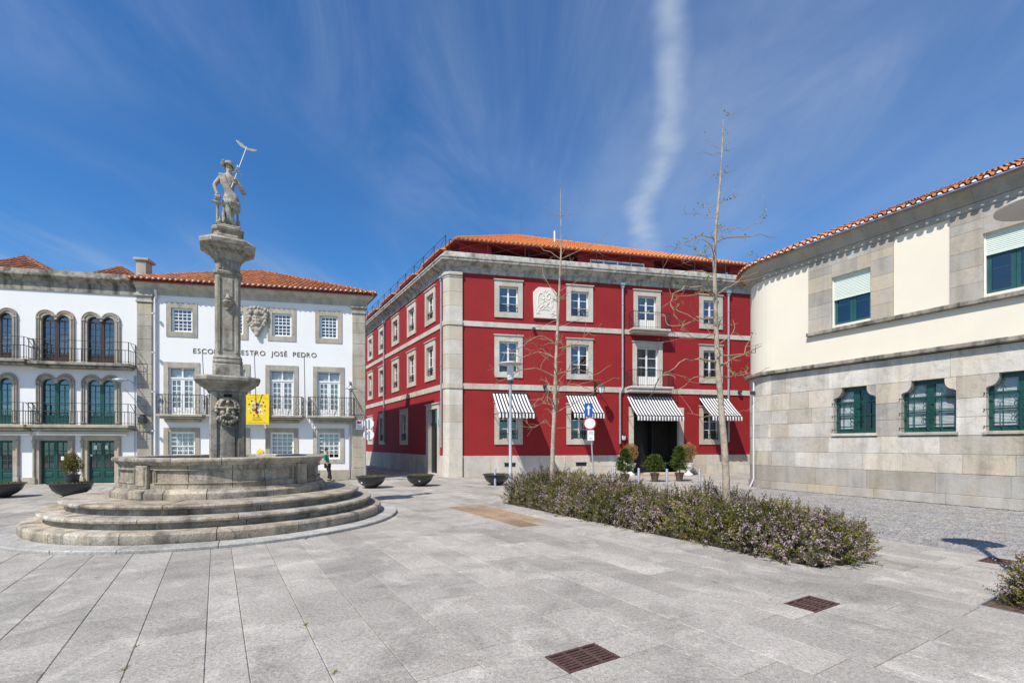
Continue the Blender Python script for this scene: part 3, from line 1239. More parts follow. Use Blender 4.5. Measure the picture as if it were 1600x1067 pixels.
def quoins(parent, fac, s0, s1, z0, z1, n, y0, y1, mat, gap=.006, seed=1, name='quoin_block', jig=0.0):
    rr = random.Random(seed)
    hs_ = [rr.uniform(.8, 1.25) for _ in range(n)]
    tot = sum(hs_)
    z = z0
    for h_ in hs_:
        dz = (z1 - z0) * h_ / tot
        mb = MB().cbox(s0, s1, y0 + rr.uniform(-.004, .004), y1, z + gap / 2, z + dz - gap / 2, .012)
        mb.map(lambda x, y, q: (x - s0, y, q - z))
        mk(name, mb, mat, parent, fac.M @ T(s0, 0, z))
        z += dz


def pipe(parent, fac, pts, r, mat, hopper=True, name='downpipe'):
    mb = MB()
    mb.path([(s, y, z) for s, y, z in pts], r, 10)
    s, y, z = pts[0]
    zz = min(p_[2] for p_ in pts)
    z_ = z - 1.2
    while z_ > zz + .3:
        sx = s
        for (a, b) in zip(pts, pts[1:]):
            if b[2] <= z_ <= a[2] and a[2] > b[2]:
                sx = a[0] + (b[0] - a[0]) * (a[2] - z_) / (a[2] - b[2])
        mb.tube((sx, y, z_), (sx, y, z_ + .05), r * 1.35, n=10)
        z_ -= 1.9
    o = mk(name, mb, mat, parent, fac.M, 40)
    if hopper:
        hb = MB()
        hb.cbox(s - .14, s + .14, y - .12, y + .1, z - .02, z + .12, .015)
        hb.cbox(s - .09, s + .09, y - .08, y + .08, z - .16, z - .021, .015)
        mk('hopper_head', hb, mat, o, fac.M)
    return o


def railing(parent, M, pts, z0, h, pitch=.11, name='railing', scroll=False, toprail=None, mat='iron', r=.009):
    """balcony railing along a plan polyline"""
    mb = MB()
    for (xa, ya), (xb, yb) in zip(pts, pts[1:]):
        L_ = math.hypot(xb - xa, yb - ya)
        for z in (z0 + .08, z0 + h):
            mb.tube((xa, ya, z), (xb, yb, z), .016 if z > z0 + .5 else .011, n=6)
        n = max(1, int(round(L_ / pitch)))
        for i in range(n + 1):
            x, y = xa + (xb - xa) * i / n, ya + (yb - ya) * i / n
            end = i in (0, n)
            mb.tube((x, y, z0), (x, y, z0 + (h if not (end and toprail) else toprail)), r * (1.8 if end else 1), n=5, caps=False)
        if scroll:
            k = max(1, int(L_ / .36))
            for i in range(k):
                for c in (.5,):
                    x, y = xa + (xb - xa) * (i + c) / k, ya + (yb - ya) * (i + c) / k
                    dx, dy = (xb - xa) / L_, (yb - ya) / L_
                    for zc_, rr_ in ((z0 + .26, .12), (z0 + .62, .10)):
                        ring = [(x + dx * rr_ * math.cos(t), y + dy * rr_ * math.cos(t), zc_ + rr_ * math.sin(t)) for t in [2 * math.pi * q / 10 for q in range(11)]]
                        mb.path(ring, r * .9, 4, caps=False)
        if toprail:
            mb.tube((xa, ya, z0 + toprail), (xb, yb, z0 + toprail), .012, n=6)
    return mk(name, mb, mat, parent, M)


def lathe_obj(name, prof, mat, parent, M, n=20, smooth=35):
    return mk(name, MB().lathe(prof, n), mat, parent, M, smooth)


# ================================================================== the red building
red = thing('red_building', 'large three-storey red building with pale stone trim and orange tile roof', 'building', RF.M)
ROWS3, ROWS2, ROW1 = (9.17, 11.30), (5.72, 8.13), (1.85, 4.25)
COLS = [(2.69, 4.35), (7.03, 8.69), None, (15.84, 17.48)]
holes = []
specs = []
for ci, c in enumerate(COLS):
    if c is None:
        continue
    for ri, (za, zb) in enumerate((ROWS3, ROWS2, ROW1)):
        specs.append((c[0], c[1], za, zb, ci, ri))
        holes.append(hole(c[0], c[1], za, zb))
D3 = (11.34, 13.14, 8.86, 11.30)
D2 = (11.28, 13.27, 5.36, 8.13)
for d in (D3, D2):
    holes.append(hole(*d))
DOOR = (11.03, 14.74, 0, 4.15)
holes.append((DOOR[0] + .02, DOOR[1] - .02, 0, DOOR[3] - .02))
FRONT_LEN = 20.2
mb = MB().wall(0, FRONT_LEN, 0, 12.2, holes)
front_wall = mk('front_wall', mb, 'red', red, RF.M)
curts = {(0, 0): 'tealfull', (1, 0): 'tealside', (3, 0): 'side', (0, 1): 'tealside', (1, 1): None, (3, 1): None}
for s0, s1, za, zb, ci, ri in specs:
    casement(red, RF, s0, s1, za, zb, rows=3, guard=.48, curt=curts.get((ci, ri)), glass='glass' if ri < 2 else 'glass_dark')
casement(red, RF, *D3, rows=3, guard=0, door=True, curt='tealside')
casement(red, RF, *D2, rows=3, guard=0, door=True, curt='tealside')
# left face
LW3 = [(-3.51, -1.78), (-7.05, -5.30), (-10.72, -8.98), (-14.45, -12.72), (-18.1, -16.4), (-21.8, -20.1)]
lh, lspecs = [], []
for i, (a, b) in enumerate(LW3):
    for ri, (za, zb) in enumerate((ROWS3, ROWS2)):
        lspecs.append((a, b, za, zb, i, ri))
        lh.append(hole(a, b, za, zb))
for i, (a, b) in enumerate([(-8.73, -6.98), (-14.35, -12.62), (-18.1, -16.4)]):
    lspecs.append((a, b, 1.82, 4.28, i, 2))
    lh.append(hole(a, b, 1.82, 4.28))
LDOOR = (-3.28, -1.09, 0, 4.25)
lh.append((LDOOR[0] + .02, LDOOR[1] - .02, 0, LDOOR[3] - .02))
LEFT_LEN = 30
mk('side_wall', MB().wall(-LEFT_LEN, 0, 0, 12.2, lh), 'red', red, RL.M)
for a, b, za, zb, i, ri in lspecs:
    casement(red, RL, a, b, za, zb, rows=3, guard=.48, curt='side' if (i + ri) % 3 == 0 else None, glass='glass_dark')
# side door, black in a stone frame
sd = MB()
x0, x1 = LDOOR[0] + .38, LDOOR[1] - .33
sd.box(x0, x1, .16, .22, .12, 3.05)
for k in range(2):
    xa = x0 + .08 + k * (x1 - x0) / 2
    for za, zb in ((.3, 1.0), (1.12, 1.9), (2.0, 2.9)):
        sd.box(xa, xa + (x1 - x0) / 2 - .16, .145, .165, za, zb)
sd.box(x0, x1, .15, .22, 3.05, 3.15)
sdo = mk('side_door', sd, 'black', red, RL.M)
pane(sdo, RL.M, x0, x1, 3.15, 3.95, .18, 'glass_dark')
ss = MB().ring(LDOOR[0], LDOOR[1], 0, LDOOR[3], .38, .33, 0, .28, -.06, .24)
ss.box(x0, x1, -.1, .2, 0, .12)
ss.box(LDOOR[0] - .05, LDOOR[1] + .05, -.12, .02, LDOOR[3], LDOOR[3] + .06)
mk('stone_surround', ss, 'red_stone', sdo, RL.M)
# entrance: tall black double door standing open
ed = MB()
e0, e1 = DOOR[0] + .30, DOOR[1] - .32
ed.box(e0, e0 + .09, .2, .3, .12, 3.85)
ed.box(e1 - .09, e1, .2, .3, .12, 3.85)
ed.box(e0 + .09, e1 - .09, .2, .3, 3.3, 3.85)
ed.box(e0 + 1.42, e0 + 1.5, .32, .9, .12, 3.3)
ed.box(e0 + .09, e0 + 1.42, .82, .9, .12, 3.3)
for k in range(3):
    ed.box(e0 + .25, e0 + 1.28, .80, .825, .3 + k * 1.0, 1.15 + k * 1.0)
entr = mk('entrance_door', ed, 'black', red, RF.M)
es = MB().ring(DOOR[0], DOOR[1], 0, DOOR[3], .30, .32, 0, .30, -.06, .30)
es.box(DOOR[0] + .30, DOOR[1] - .32, -.28, .2, 0, .12)
mk('stone_surround', es, 'red_stone', entr, RF.M)
# openings at the entrance: dark room behind
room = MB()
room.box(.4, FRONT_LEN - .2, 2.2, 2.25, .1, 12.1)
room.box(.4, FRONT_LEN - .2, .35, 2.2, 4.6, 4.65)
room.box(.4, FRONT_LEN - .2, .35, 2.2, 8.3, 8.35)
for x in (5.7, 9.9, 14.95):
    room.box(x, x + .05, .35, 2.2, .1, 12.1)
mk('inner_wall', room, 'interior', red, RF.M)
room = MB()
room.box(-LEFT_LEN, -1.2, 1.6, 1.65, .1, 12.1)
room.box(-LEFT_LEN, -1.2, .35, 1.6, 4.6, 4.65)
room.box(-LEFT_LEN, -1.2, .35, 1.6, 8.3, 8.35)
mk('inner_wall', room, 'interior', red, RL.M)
# bands, plinth, cornice: swept round the corner
PLAN = [RL.P + RL.u * -LEFT_LEN, RL.P.copy(), RF.P + RF.u * FRONT_LEN]


def on_plan(prof, mat, name, a=1.0, b=1.0):
    pts = [RL.P - RL.u * LEFT_LEN, RL.P.copy(), RF.P + RF.u * FRONT_LEN]
    Wi = W[red].inverted()
    loc = [(Wi @ p_) for p_ in pts]
    mb = MB().sweep([(p_.x, p_.y) for p_ in loc], prof)
    return mk(name, mb, mat, red, None, 30)


on_plan([(-.05, 11.57), (.06, 11.57), (.06, 11.84), (.12, 11.86), (.13, 11.92), (.20, 11.95), (.30, 12.06), (.44, 12.10), (.46, 12.13), (.46, 12.24), (.50, 12.26), (.50, 12.31), (.30, 12.36), (.26, 12.60), (.20, 12.66), (-1.3, 12.66), (-1.3, 12.4)], 'red_cornice', 'cornice')
for nm, za, zb in (('string_course', 8.57, 8.86), ('string_course', 5.0, 5.32)):
    Wi = W[red].inverted()
    # front stones
    s = .86
    rr = random.Random(int(za * 10))
    while s < FRONT_LEN - .05:
        l = min(rr.uniform(1.6, 2.6), FRONT_LEN - s)
        mb = MB().cbox(0, l - .006, -.05, .05, 0, zb - za, .008)
        mk(nm, mb, 'red_stone', red, RF.M @ T(s, 0, za))
        s += l
    s = -LEFT_LEN
    while s < -.5:
        l = min(rr.uniform(1.6, 2.6), -.42 - s)
        mb = MB().cbox(0, l - .006, -.05, .05, 0, zb - za, .008)
        mk(nm, mb, 'red_stone', red, RL.M @ T(s, 0, za))
        s += l
# plinth stones (skip the two doors)
rr = random.Random(5)


def plinth_run(fac, a, b):
    s = a
    while s < b - .05:
        l = min(rr.uniform(.9, 2.0), b - s)
        if b - s - l < .4:
            l = b - s
        for za, zb in ((0, .56), (.56, 1.21)) if rr.random() < .45 else ((0, 1.21),):
            mb = MB().cbox(0, l - .006, -.07 + rr.uniform(-.004, .004), .05, 0, zb - za - .006, .008)
            mk('plinth_stone', mb, 'red_stone', red, fac.M @ T(s, 0, za))
        s += l


plinth_run(RF, .90, DOOR[0])
plinth_run(RF, DOOR[1], FRONT_LEN)
plinth_run(RL, -LEFT_LEN, LDOOR[0])
plinth_run(RL, LDOOR[1], -.46)


# corner pier, chamfered round the obtuse corner
def corner_block(za, zb, out, name, mat='red_stone', b=.012):
    Wi = W[red].inverted()
    pts = [RL.P - RL.u * .42, RL.P - RL.u * .16, RF.P + RF.u * .14, RF.P + RF.u * .84]
    loc = [(Wi @ p_) for p_ in pts]
    prof = [(-.1, za), (out - b, za), (out, za + b), (out, zb - b), (out - b, zb), (-.1, zb)]
    mb = MB().sweep([(p_.x, p_.y) for p_ in loc], prof)
    mk(name, mb, mat, red, None, 30)


corner_block(0, 1.22, .15, 'corner_block')
zz = 1.225
for top_, lst in ((5.0, 4), (8.57, 4), (11.25, 3)):
    hh = (top_ - zz) / lst
    for k in range(lst):
        corner_block(zz + .003, zz + hh - .003, .10, 'corner_block')
        zz += hh
    if top_ < 11:
        corner_block(top_ + .003, top_ + .30, .15, 'corner_band', b=.02)
        zz = top_ + .303
corner_block(11.25, 11.35, .13, 'corner_capital', b=.03)
corner_block(11.353, 11.57, .18, 'corner_capital', b=.05)
# plaque with carved coat of arms
p0 = RF.sz(833.3, 496.7)
p1 = RF.sz(868.7, 447.4)
pw, ph = p1[0] - p0[0], 1.77
out_ = [(0, 0), (pw, 0), (pw, ph * .84), (pw * .9, ph * .93), (pw * .78, ph), (pw * .22, ph), (pw * .1, ph * .93), (0, ph * .84)]
pl = link('plaque', shape2d([out_], .12, .015), 'limestone', red, RF.M @ T(p0[0], -.06, p0[1]))
cv = MB()


def relief(pts, r=.018):
    r *= 1.35
    cv.path([(pw * x, -.14, ph * z) for x, z in pts], r, 6)


cvm = []
for sgn in (1, -1):
    c = lambda x: .5 + sgn * x
    relief([(c(.05), .72), (c(.15), .82), (c(.25), .80), (c(.31), .70), (c(.33), .52), (c(.30), .36)], .022)
    relief([(c(.03), .66), (c(.10), .60), (c(.20), .64), (c(.22), .74)], .018)
    relief([(c(.02), .58), (c(.12), .50), (c(.04), .42), (c(.18), .36), (c(.26), .30)], .02)
    relief([(c(-.10), .30), (c(.02), .38), (c(.14), .48), (c(.18), .56)], .016)
    relief([(c(.27), .60), (c(.24), .48), (c(.26), .38)], .014)
    for k in range(3):
        relief([(c(.28) + .035 * k * sgn, .15), (c(.28) + .035 * k * sgn, .23)], .02)
    relief([(c(.20), .24), (c(.42), .24)], .012)
    relief([(c(.20), .14), (c(.42), .14)], .010)
relief([(.42, .9), (.45, .84), (.5, .92), (.55, .84), (.58, .9)], .018)
relief([(.30, .27), (.70, .27)], .016)
mk('carving', cv, 'limestone', pl, RF.M @ T(p0[0], 0, p0[1]), 50)
# balconies of the red building
for (s0, s1, zt, za) in ((11.0, 13.5, 8.86, 8.60), (10.85, 13.70, 5.36, 5.02)):
    mb = MB().sweep([(s0, 0), (s0, -.62), (s1, -.62), (s1, 0)], [(-.3, za), (-.06, za), (.02, zt - .12), (.05, zt - .10), (.05, zt), (-.62 if False else -.3, zt)])
    mb = MB()
    mb.cbox(s0, s1, -.66, -.05, zt - .13, zt, .02)
    mb.cbox(s0 + .06, s1 - .06, -.58, -.052, za, zt - .132, .03)
    bal = mk('balcony', mb, 'red_stone', red, RF.M)
    railing(bal, RF.M, [(s0 + .03, -.04), (s0 + .03, -.62), (s1 - .03, -.62), (s1 - .03, -.04)], zt, .98, .12)
# rainwater pipes
pipe(red, RF, [(10.57, -.13, 11.5), (10.57, -.13, 5.5), (10.55, -.13, 5.25), (10.42, -.13, 5.0), (10.40, -.13, 4.8), (10.40, -.13, 1.9)], .065, 'zinc')
pipe(red, RF, [(17.85, -.13, 11.5), (17.85, -.13, 2.0)], .065, 'zinc')
pipe(red, RL, [(-.62, -.12, 11.35), (-.62, -.12, 1.7)], .06, 'zinc')
pipe(red, RL, [(-12.64, -.12, 11.4), (-12.64, -.12, 2.0)], .06, 'zinc')
# vents
for s0, s1 in ((3.27, 3.90), (7.60, 8.25)):
    mk('vent', MB().box(s0, s1, -.09, .0, .59, .77).box(s0 - .03, s1 + .03, -.10, -.06, .77, .80), 'black', red, RF.M)
# small floodlights on the string course
for x in (5.55, 18.55):
    mk('floodlight', MB().cbox(x, x + .2, -.28, -.06, 5.17, 5.34, .03).box(x + .08, x + .12, -.10, -.05, 5.0, 5.2), 'darkgrey', red, RF.M)
mk('floodlight', MB().cbox(4.9, 5.08, -.26, -.06, 8.52, 8.66, .03), 'darkgrey', red, RF.M)
# switch box on the side wall
mk('meter_box', MB().cbox(-.92, -.70, -.2, -.01, 2.9, 3.35, .02), 'galv', red, RL.M)
# attic storey, set back behind the cornice
SB = .95
za, zb = 12.5, 13.70
attic_holes = []
o1 = (RF.sz(768, 400, -SB)[0], RF.sz(903, 400, -SB)[0])
o2 = (RF.sz(1022, 410, -SB)[0], RF.sz(1140, 410, -SB)[0])
sk = (RF.sz(922, 410, -SB)[0], RF.sz(1007, 410, -SB)[0])
k0, k1 = RF.sz(965, 420, -SB)[1], RF.sz(965, 408.5, -SB)[1]
attic_holes += [(o1[0], o1[1], za, 13.66), (o2[0], o2[1], za, 13.66), (sk[0], sk[1], k0, k1)]
mk('attic_wall', MB().wall(.75, FRONT_LEN - .2, za, zb, attic_holes, y=SB, reveal=.2), 'red', red, RF.M)
sw = MB().ring(sk[0], sk[1], k0, k1, .07, .07, .07, .07, SB + .02, SB + .09)
for i in range(1, 4):
    x = sk[0] + (sk[1] - sk[0]) * i / 4
    sw.box(x - .05, x + .05, SB + .02, SB + .09, k0 + .07, k1 - .07)
so = mk('attic_window', sw, 'woodwhite', red, RF.M)
for i in range(4):
    x = sk[0] + (sk[1] - sk[0]) * i / 4
    pane(so, RF.M, x + .06, x + (sk[1] - sk[0]) / 4 - .06, k0 + .07, k1 - .07, SB + .055)
mk('attic_back_wall', MB().box(.9, FRONT_LEN - .3, SB + 4.2, SB + 4.3, 12.4, 13.6), 'red_soffit', red, RF.M)
# loggia posts
for x in (o1[0] + (o1[1] - o1[0]) * .42, o1[0] + (o1[1] - o1[0]) * .72, o2[0] + (o2[1] - o2[0]) * .5):
    mk('loggia_post', MB().box(x, x + .07, SB + .05, SB + .12, 12.5, 13.68), 'iron', red, RF.M)
# roof: hip rising to the front, ridge running back
EV = -.55
e1 = RF.M @ Vector((.55, .55, 13.68))
e2 = RF.M @ Vector((19.75, .55, 13.68))
apx = at(809, 369.5, e1.y + 8.2)
back = apx + (-RL.u) * 22
e1b = e1 + (-RL.u) * 27
e2b = e2 + (-RL.u) * 27
roof = mk('roof', MB().add([RF.M.inverted() @ q for q in (e1, e2, apx, e2b, back, e1b)], [(0, 1, 2), (1, 3, 4, 2), (0, 2, 4, 5), (0, 5, 3, 1)]), 'red_soffit', red, RF.M @ T(0, 0, -.03))
tiles_part('roof_tiles', [tile_face(e1, e2, [apx], .27, .11, .42, 4), tile_face(e1b, e1, [back, apx], .27, .11, .6, 5)], 'tile_new', roof)
ridge_caps(roof, [(e1 + Vector((0, 0, .05)), apx + Vector((0, 0, .05))), (e2 + Vector((0, 0, .05)), apx + Vector((0, 0, .05))), (apx, back)], 'tile_new', .11)
mk('eave_board', MB().box(.55, 19.75, .50, .56, 13.60, 13.67), 'red_soffit', roof, RF.M)
mk('antenna', MB().tube(at(866.5, 385, apx.y - 3), at(866.5, 361, apx.y - 3), .06, n=6), 'signwhite', red, I4)
# side attic: dormers one behind the other
mk('side_attic_wall', MB().box(-27, -.4, 1.4, 1.5, 12.5, 13.3), 'red', red, RL.M)
for k, s in enumerate((-4.6, -9.6, -14.6, -19.6, -24.6)):
    dm = MB().box(s, s + 2.6, .45, 2.6, 12.5, 13.45)
    dmr = mk('dormer', dm, 'red', red, RL.M)
    A = RL.M @ Vector((s - .25, .3, 13.46))
    B = RL.M @ Vector((s + 2.85, .3, 13.46))
    C_ = RL.M @ Vector((s + 2.85, 2.4, 14.0))
    D_ = RL.M @ Vector((s - .25, 2.4, 14.0))
    tm, tp = tile_face(A, B, [D_ + RL.u * .01, C_ - RL.u * .01], .26, .11, .42, 9 + k)
    tiles_part('dormer_tiles', [(tm, tp)], 'tile_new', dmr)
    mk('dormer_eave', MB().box(s - .25, s + 2.85, .28, .36, 13.33, 13.44), 'red_soffit', dmr, RL.M)
# roof-edge railing of thin iron with crossed braces
rb = MB()


def braced(fac, a, b, y, z0, h, step):
    n = max(1, int(round((b - a) / step)))
    for i in range(n + 1):
        s = a + (b - a) * i / n
        rb.tube(fac.M @ Vector((s, y, z0)), fac.M @ Vector((s, y, z0 + h)), .022, n=5)
        if i < n:
            s2 = a + (b - a) * (i + 1) / n
            for p_, q_ in (((s, z0 + .06), (s2, z0 + h)), ((s, z0 + h), (s2, z0 + .06)), ((s, z0 + h), (s2, z0 + h))):
                rb.tube(fac.M @ Vector((p_[0], y, p_[1])), fac.M @ Vector((q_[0], y, q_[1])), .011, n=4)


braced(RF, .1, 19.9, -.05, 12.66, .72, 2.2)
braced(RL, -29, -.1, -.05, 12.66, 1.0, 1.8)
mk('roof_railing', rb, 'iron', red, I4)
# far and hidden sides, so that the block is closed
hid = MB()
c0, c1 = RF.M @ Vector((FRONT_LEN, 0, 0)), RF.M @ Vector((FRONT_LEN, 0, 0)) - RL.u * LEFT_LEN
c2 = RL.M @ Vector((-LEFT_LEN, 0, 0))
for a, b in ((c0, c1), (c1, c2)):
    hid.add([a, b, b + Vector((0, 0, 12.4)), a + Vector((0, 0, 12.4))], [(0, 1, 2, 3)])
hid.add([RF.P + Vector((0, 0, 12.45)), c0 + Vector((0, 0, 12.45)), c1 + Vector((0, 0, 12.45)), c2 + Vector((0, 0, 12.45))], [(0, 1, 2, 3)])
mk('rear_wall', hid, 'red', red, I4)

# ================================================================== awnings (things fixed over the openings)


def awning(s0, s1, ztop, proj, drop, label):
    M = RF.M @ T((s0 + s1) / 2, 0, ztop)
    a = thing('awning', label, 'awning', M, 'striped awnings on the red building')
    w = (s1 - s0) / 2
    mb, along = MB(), []
    n, m = int((s1 - s0) / .0825 * 2), 6
    v, f = [], []
    for i in range(n + 1):
        x = -w + 2 * w * i / n
        for j in range(m + 1):
            t = j / m
            v.append((x, -.08 - proj * t, -drop * t - .05 * math.sin(math.pi * t) * (1 + .3 * math.sin(x * 3))))
        for zz_ in (.13, .26):
            yy = -.08 - proj - .01 - .012 * math.sin(i * .55)
            v.append((x, yy, -drop - zz_ + .012 * math.sin(i * .8) * (zz_ > .2)))
    k = m + 3
    for i in range(n):
        for j in range(k - 1):
            f.append((i * k + j, (i + 1) * k + j, (i + 1) * k + j + 1, i * k + j + 1))
            pass
    mb.add(v, f)
    me = mb.mesh('canopy', 50)
    me.attributes.new('along', 'FLOAT', 'POINT').data.foreach_set('value', [(v_.co.x + w) * (.19 * (10.5 if w < 1.02 else 15.5 if w > 1.2 else 11.0) / (2 * w)) for v_ in me.vertices])
    link('canopy', me, 'awning', a, M)
    fr = MB()
    fr.tube((-w, -.1, .03), (w, -.1, .03), .055, n=10)
    fr.tube((-w, -.06 - proj, -drop + .02), (w, -.06 - proj, -drop + .02), .03, n=8)
    mk('roller', fr, 'darkgrey', a, M, 40)
    for x in (-w + .04, w - .04):
        mk('arm', MB().path([(x, -.02, -drop * .98), (x, -.06 - proj, -drop)], .018, 6), 'iron', a, M)
    return a


def aw_from_px(xl, xr, yt, xf, yf, label):
    s0, zt = RF.sz(xl, yt, .08)
    s1, _ = RF.sz(xr, yt, .08)
    best = None
    for k in range(30):
        pr = .5 + k * .06
        sf, zf = RF.sz(xf, yf, .08 + pr)
        e = abs(sf - s0)
        if best is None or e < best[0]:
            best = (e, pr, zf)
    return awning(s0, s1, zt, best[1], zt - best[2], label)


aw_from_px(769.7, 824, 614, 779.4, 645, 'black and white striped awning nearest the corner pier of the red building')
aw_from_px(884.6, 930, 617, 897, 645.5, 'black and white striped awning behind the blue arrow sign')
aw_from_px(979.6, 1049, 618.5, 996.5, 649.6, 'widest black and white striped awning, over the dark entrance')
aw_from_px(1092, 1136.5, 621, 1113, 650, 'black and white striped awning between entrance and cream building')

# ================================================================== the white school
school = thing('school_building', 'white school building with granite frames, brown wall lettering and tiled hip roof', 'building', SF.M)
UP, MID, LOW = (7.19, 8.87), (3.34, 5.93), (.88, 2.69)
SC_UP = [(-8.82, -7.45), (-6.50, -5.14), (-4.21, -2.86), (-1.92, -.59)]
SC_MID = [(-8.94, -7.34), (-6.62, -5.04), (-4.32, -2.75), (-2.03, -.47)]
sh = [hole(a, b, *UP) for a, b in SC_UP] + [hole(a, b, *MID) for a, b in SC_MID] + [hole(a, b, *LOW) for i, (a, b) in enumerate(SC_MID) if i != 1]
sh.append((-6.60, -5.06, 0, 2.67))
mk('front_wall', MB().wall(-9.42, .02, 0, 9.3, sh), 'white', school, SF.M)


def sash_window(parent, fac, s0, s1, z0, z1, inset=.21, top=.26, bot=.24, nx=4, nz=6, curt=None):
    M = fac.M
    x0, x1, za, zb = s0 + inset, s1 - inset, z0 + bot, z1 - top
    zm = (za + zb) / 2
    mb = MB().ring(x0, x1, za, zb, .05, .05, .05, .05, .06, .16)
    w = mk('window', mb, 'woodwhite', parent, M)
    sur = MB().ring(s0, s1, z0, z1, inset, inset, bot, top, -.035, .2)
    mk('stone_surround', sur, 'school_stone', w, M)
    for k, (a, b, y) in enumerate(((za + .05, zm + .02, .10), (zm - .02, zb - .05, .075))):
        sb = MB().ring(x0 + .05, x1 - .05, a, b, .05, .05, .045, .045, y, y + .03)
        for i in range(1, nx):
            x = x0 + .1 + (x1 - x0 - .2) * i / nx
            sb.box(x - .016, x + .016, y + .004, y + .026, a + .045, b - .045)
        for i in range(1, nz // 2):
            z = a + .045 + (b - a - .09) * i / (nz // 2)
            sb.box(x0 + .1, x1 - .1, y + .006, y + .024, z - .016, z + .016)
        so_ = mk('sash', sb, 'woodwhite', w, M)
        pane(w, M, x0 + .09, x1 - .09, a + .04, b - .04, y + .015, 'glass_clear' if curt else 'glass')
    if curt:
        curtain(w, M, x0 + .06, x1 - .06, za + (.06 if curt == 'full' else (zb - za) * .25), zb - .06, .20)
    return w


def french_window(parent, fac, s0, s1, z0, z1, inset=.21, top=.26):
    M = fac.M
    x0, x1, za, zb = s0 + inset, s1 - inset, z0, z1 - top
    mb = MB().ring(x0, x1, za, zb, .05, .05, 0, .05, .06, .16)
    zt = zb - .52
    mb.box(x0 + .05, x1 - .05, .055, .16, zt - .04, zt + .04)
    xm = (x0 + x1) / 2
    mb.box(xm - .035, xm + .035, .07, .15, zt + .04, zb - .05)
    w = mk('balcony_door', mb, 'woodwhite', parent, M)
    sur = MB().ring(s0, s1, z0, z1, inset, inset, 0, top, -.035, .2)
    mk('stone_surround', sur, 'school_stone', w, M)
    pane(w, M, x0 + .05, xm - .035, zt + .04, zb - .05, .11, 'glass_clear')
    pane(w, M, xm + .035, x1 - .05, zt + .04, zb - .05, .11, 'glass_clear')
    for xa, xb in ((x0 + .05, xm), (xm, x1 - .05)):
        lf = MB().ring(xa + .004, xb - .004, za + .02, zt - .045, .085, .085, .34, .07, .08, .13)
        for i in range(1, 2):
            x = (xa + xb) / 2
            lf.box(x - .016, x + .016, .09, .12, za + .36, zt - .115)
        for i in range(1, 5):
            z = za + .36 + (zt - .115 - za - .36) * i / 5
            lf.box(xa + .089, xb - .089, .092, .118, z - .016, z + .016)
        mk('door_leaf', lf, 'woodwhite', w, M)
        pane(w, M, xa + .085, xb - .085, za + .355, zt - .11, .105, 'glass_clear')
    curtain(w, M, x0 + .06, x1 - .06, za + .05, zb - .08, .19)
    return w


for i, (a, b) in enumerate(SC_UP):
    sash_window(school, SF, a, b, *UP, curt=None)
for i, (a, b) in enumerate(SC_MID):
    french_window(school, SF, a, b, *MID)
    if i != 1:
        sash_window(school, SF, a, b, *LOW, inset=.21, top=.2, bot=.2, nz=6, curt='part')
# street door, one dark leaf open
dd = MB().box(-6.40, -5.75, .16, .22, .05, 2.45)
for k in range(3):
    dd.box(-6.32, -5.83, .145, .162, .2 + k * .75, .78 + k * .75)
do = mk('street_door', dd, 'green', school, SF.M)
mk('stone_surround', MB().ring(-6.62, -5.04, 0, 2.69, .21, .21, 0, .22, -.035, .24), 'school_stone', do, SF.M)
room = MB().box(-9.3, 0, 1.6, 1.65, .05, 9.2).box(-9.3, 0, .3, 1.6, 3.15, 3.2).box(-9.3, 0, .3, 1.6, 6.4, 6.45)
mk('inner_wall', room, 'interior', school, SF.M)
# plinth
for s0, s1 in ((-9.42, -8.0), (-7.99, -6.63), (-5.03, -3.4), (-3.39, -1.7), (-1.69, -.08)):
    mk('plinth_stone', MB().cbox(s0, s1, -.05, .05, 0, .52, .01), 'school_stone', school, SF.M)
# corner piers
quoins(school, SF, -10.06, -9.42, .55, 8.75, 15, -.10, .1, 'school_stone', seed=3)
quoins(school, SF, -.06, .60, .62, 8.80, 14, -.10, .2, 'school_stone', seed=4)
mk('pier_base', MB().cbox(-.12, .66, -.16, .2, 0, .60, .03), 'school_stone', school, SF.M)
mk('pier_base', MB().cbox(-10.1, -9.38, -.14, .1, 0, .54, .03), 'school_stone', school, SF.M)
for s0, s1 in ((-10.06, -9.42), (-.06, .60)):
    mk('pier_capital', MB().cbox(s0 - .05, s1 + .05, -.15, .2, 8.78, 8.88, .02).cbox(s0, s1, -.12, .19, 8.885, 9.06, .01).cbox(s0 - .09, s1 + .09, -.20, .2, 9.065, 9.19, .03), 'school_stone', school, SF.M)
# cornice
SPATH = [(-10.1, 0), (.60, 0), (.60, 12)]
mk('cornice', MB().sweep([(-10.1, 0), (.60, 0), (-3.1, 11.4)], [(-.05, 9.20), (.07, 9.20), (.07, 9.42), (.10, 9.46), (.22, 9.52), (.30, 9.60), (.34, 9.66), (.34, 9.72), (-.3, 9.72)]), 'school_stone', school, SF.M, 30)
mk('side_wall', MB().add([(.58, .05, 0), (-3.12, 11.4, 0), (-3.12, 11.4, 9.3), (.58, .05, 9.3), (.3, .05, 0), (-3.4, 11.4, 0), (-3.4, 11.4, 9.3), (.3, .05, 9.3)], [(0, 1, 2, 3), (4, 7, 6, 5), (3, 2, 6, 7), (0, 3, 7, 4)]), 'white', school, SF.M)
mk('rear_wall', MB().box(-10, -3.2, 11.3, 11.4, 0, 9.2), 'white', school, SF.M)
mk('soffit', MB().sweep([(-10.2, 0), (.60, 0), (-3.1, 11.4)], [(.25, 9.722), (.47, 9.722), (.47, 9.80), (.25, 9.80)]), 'red_soffit', school, SF.M)
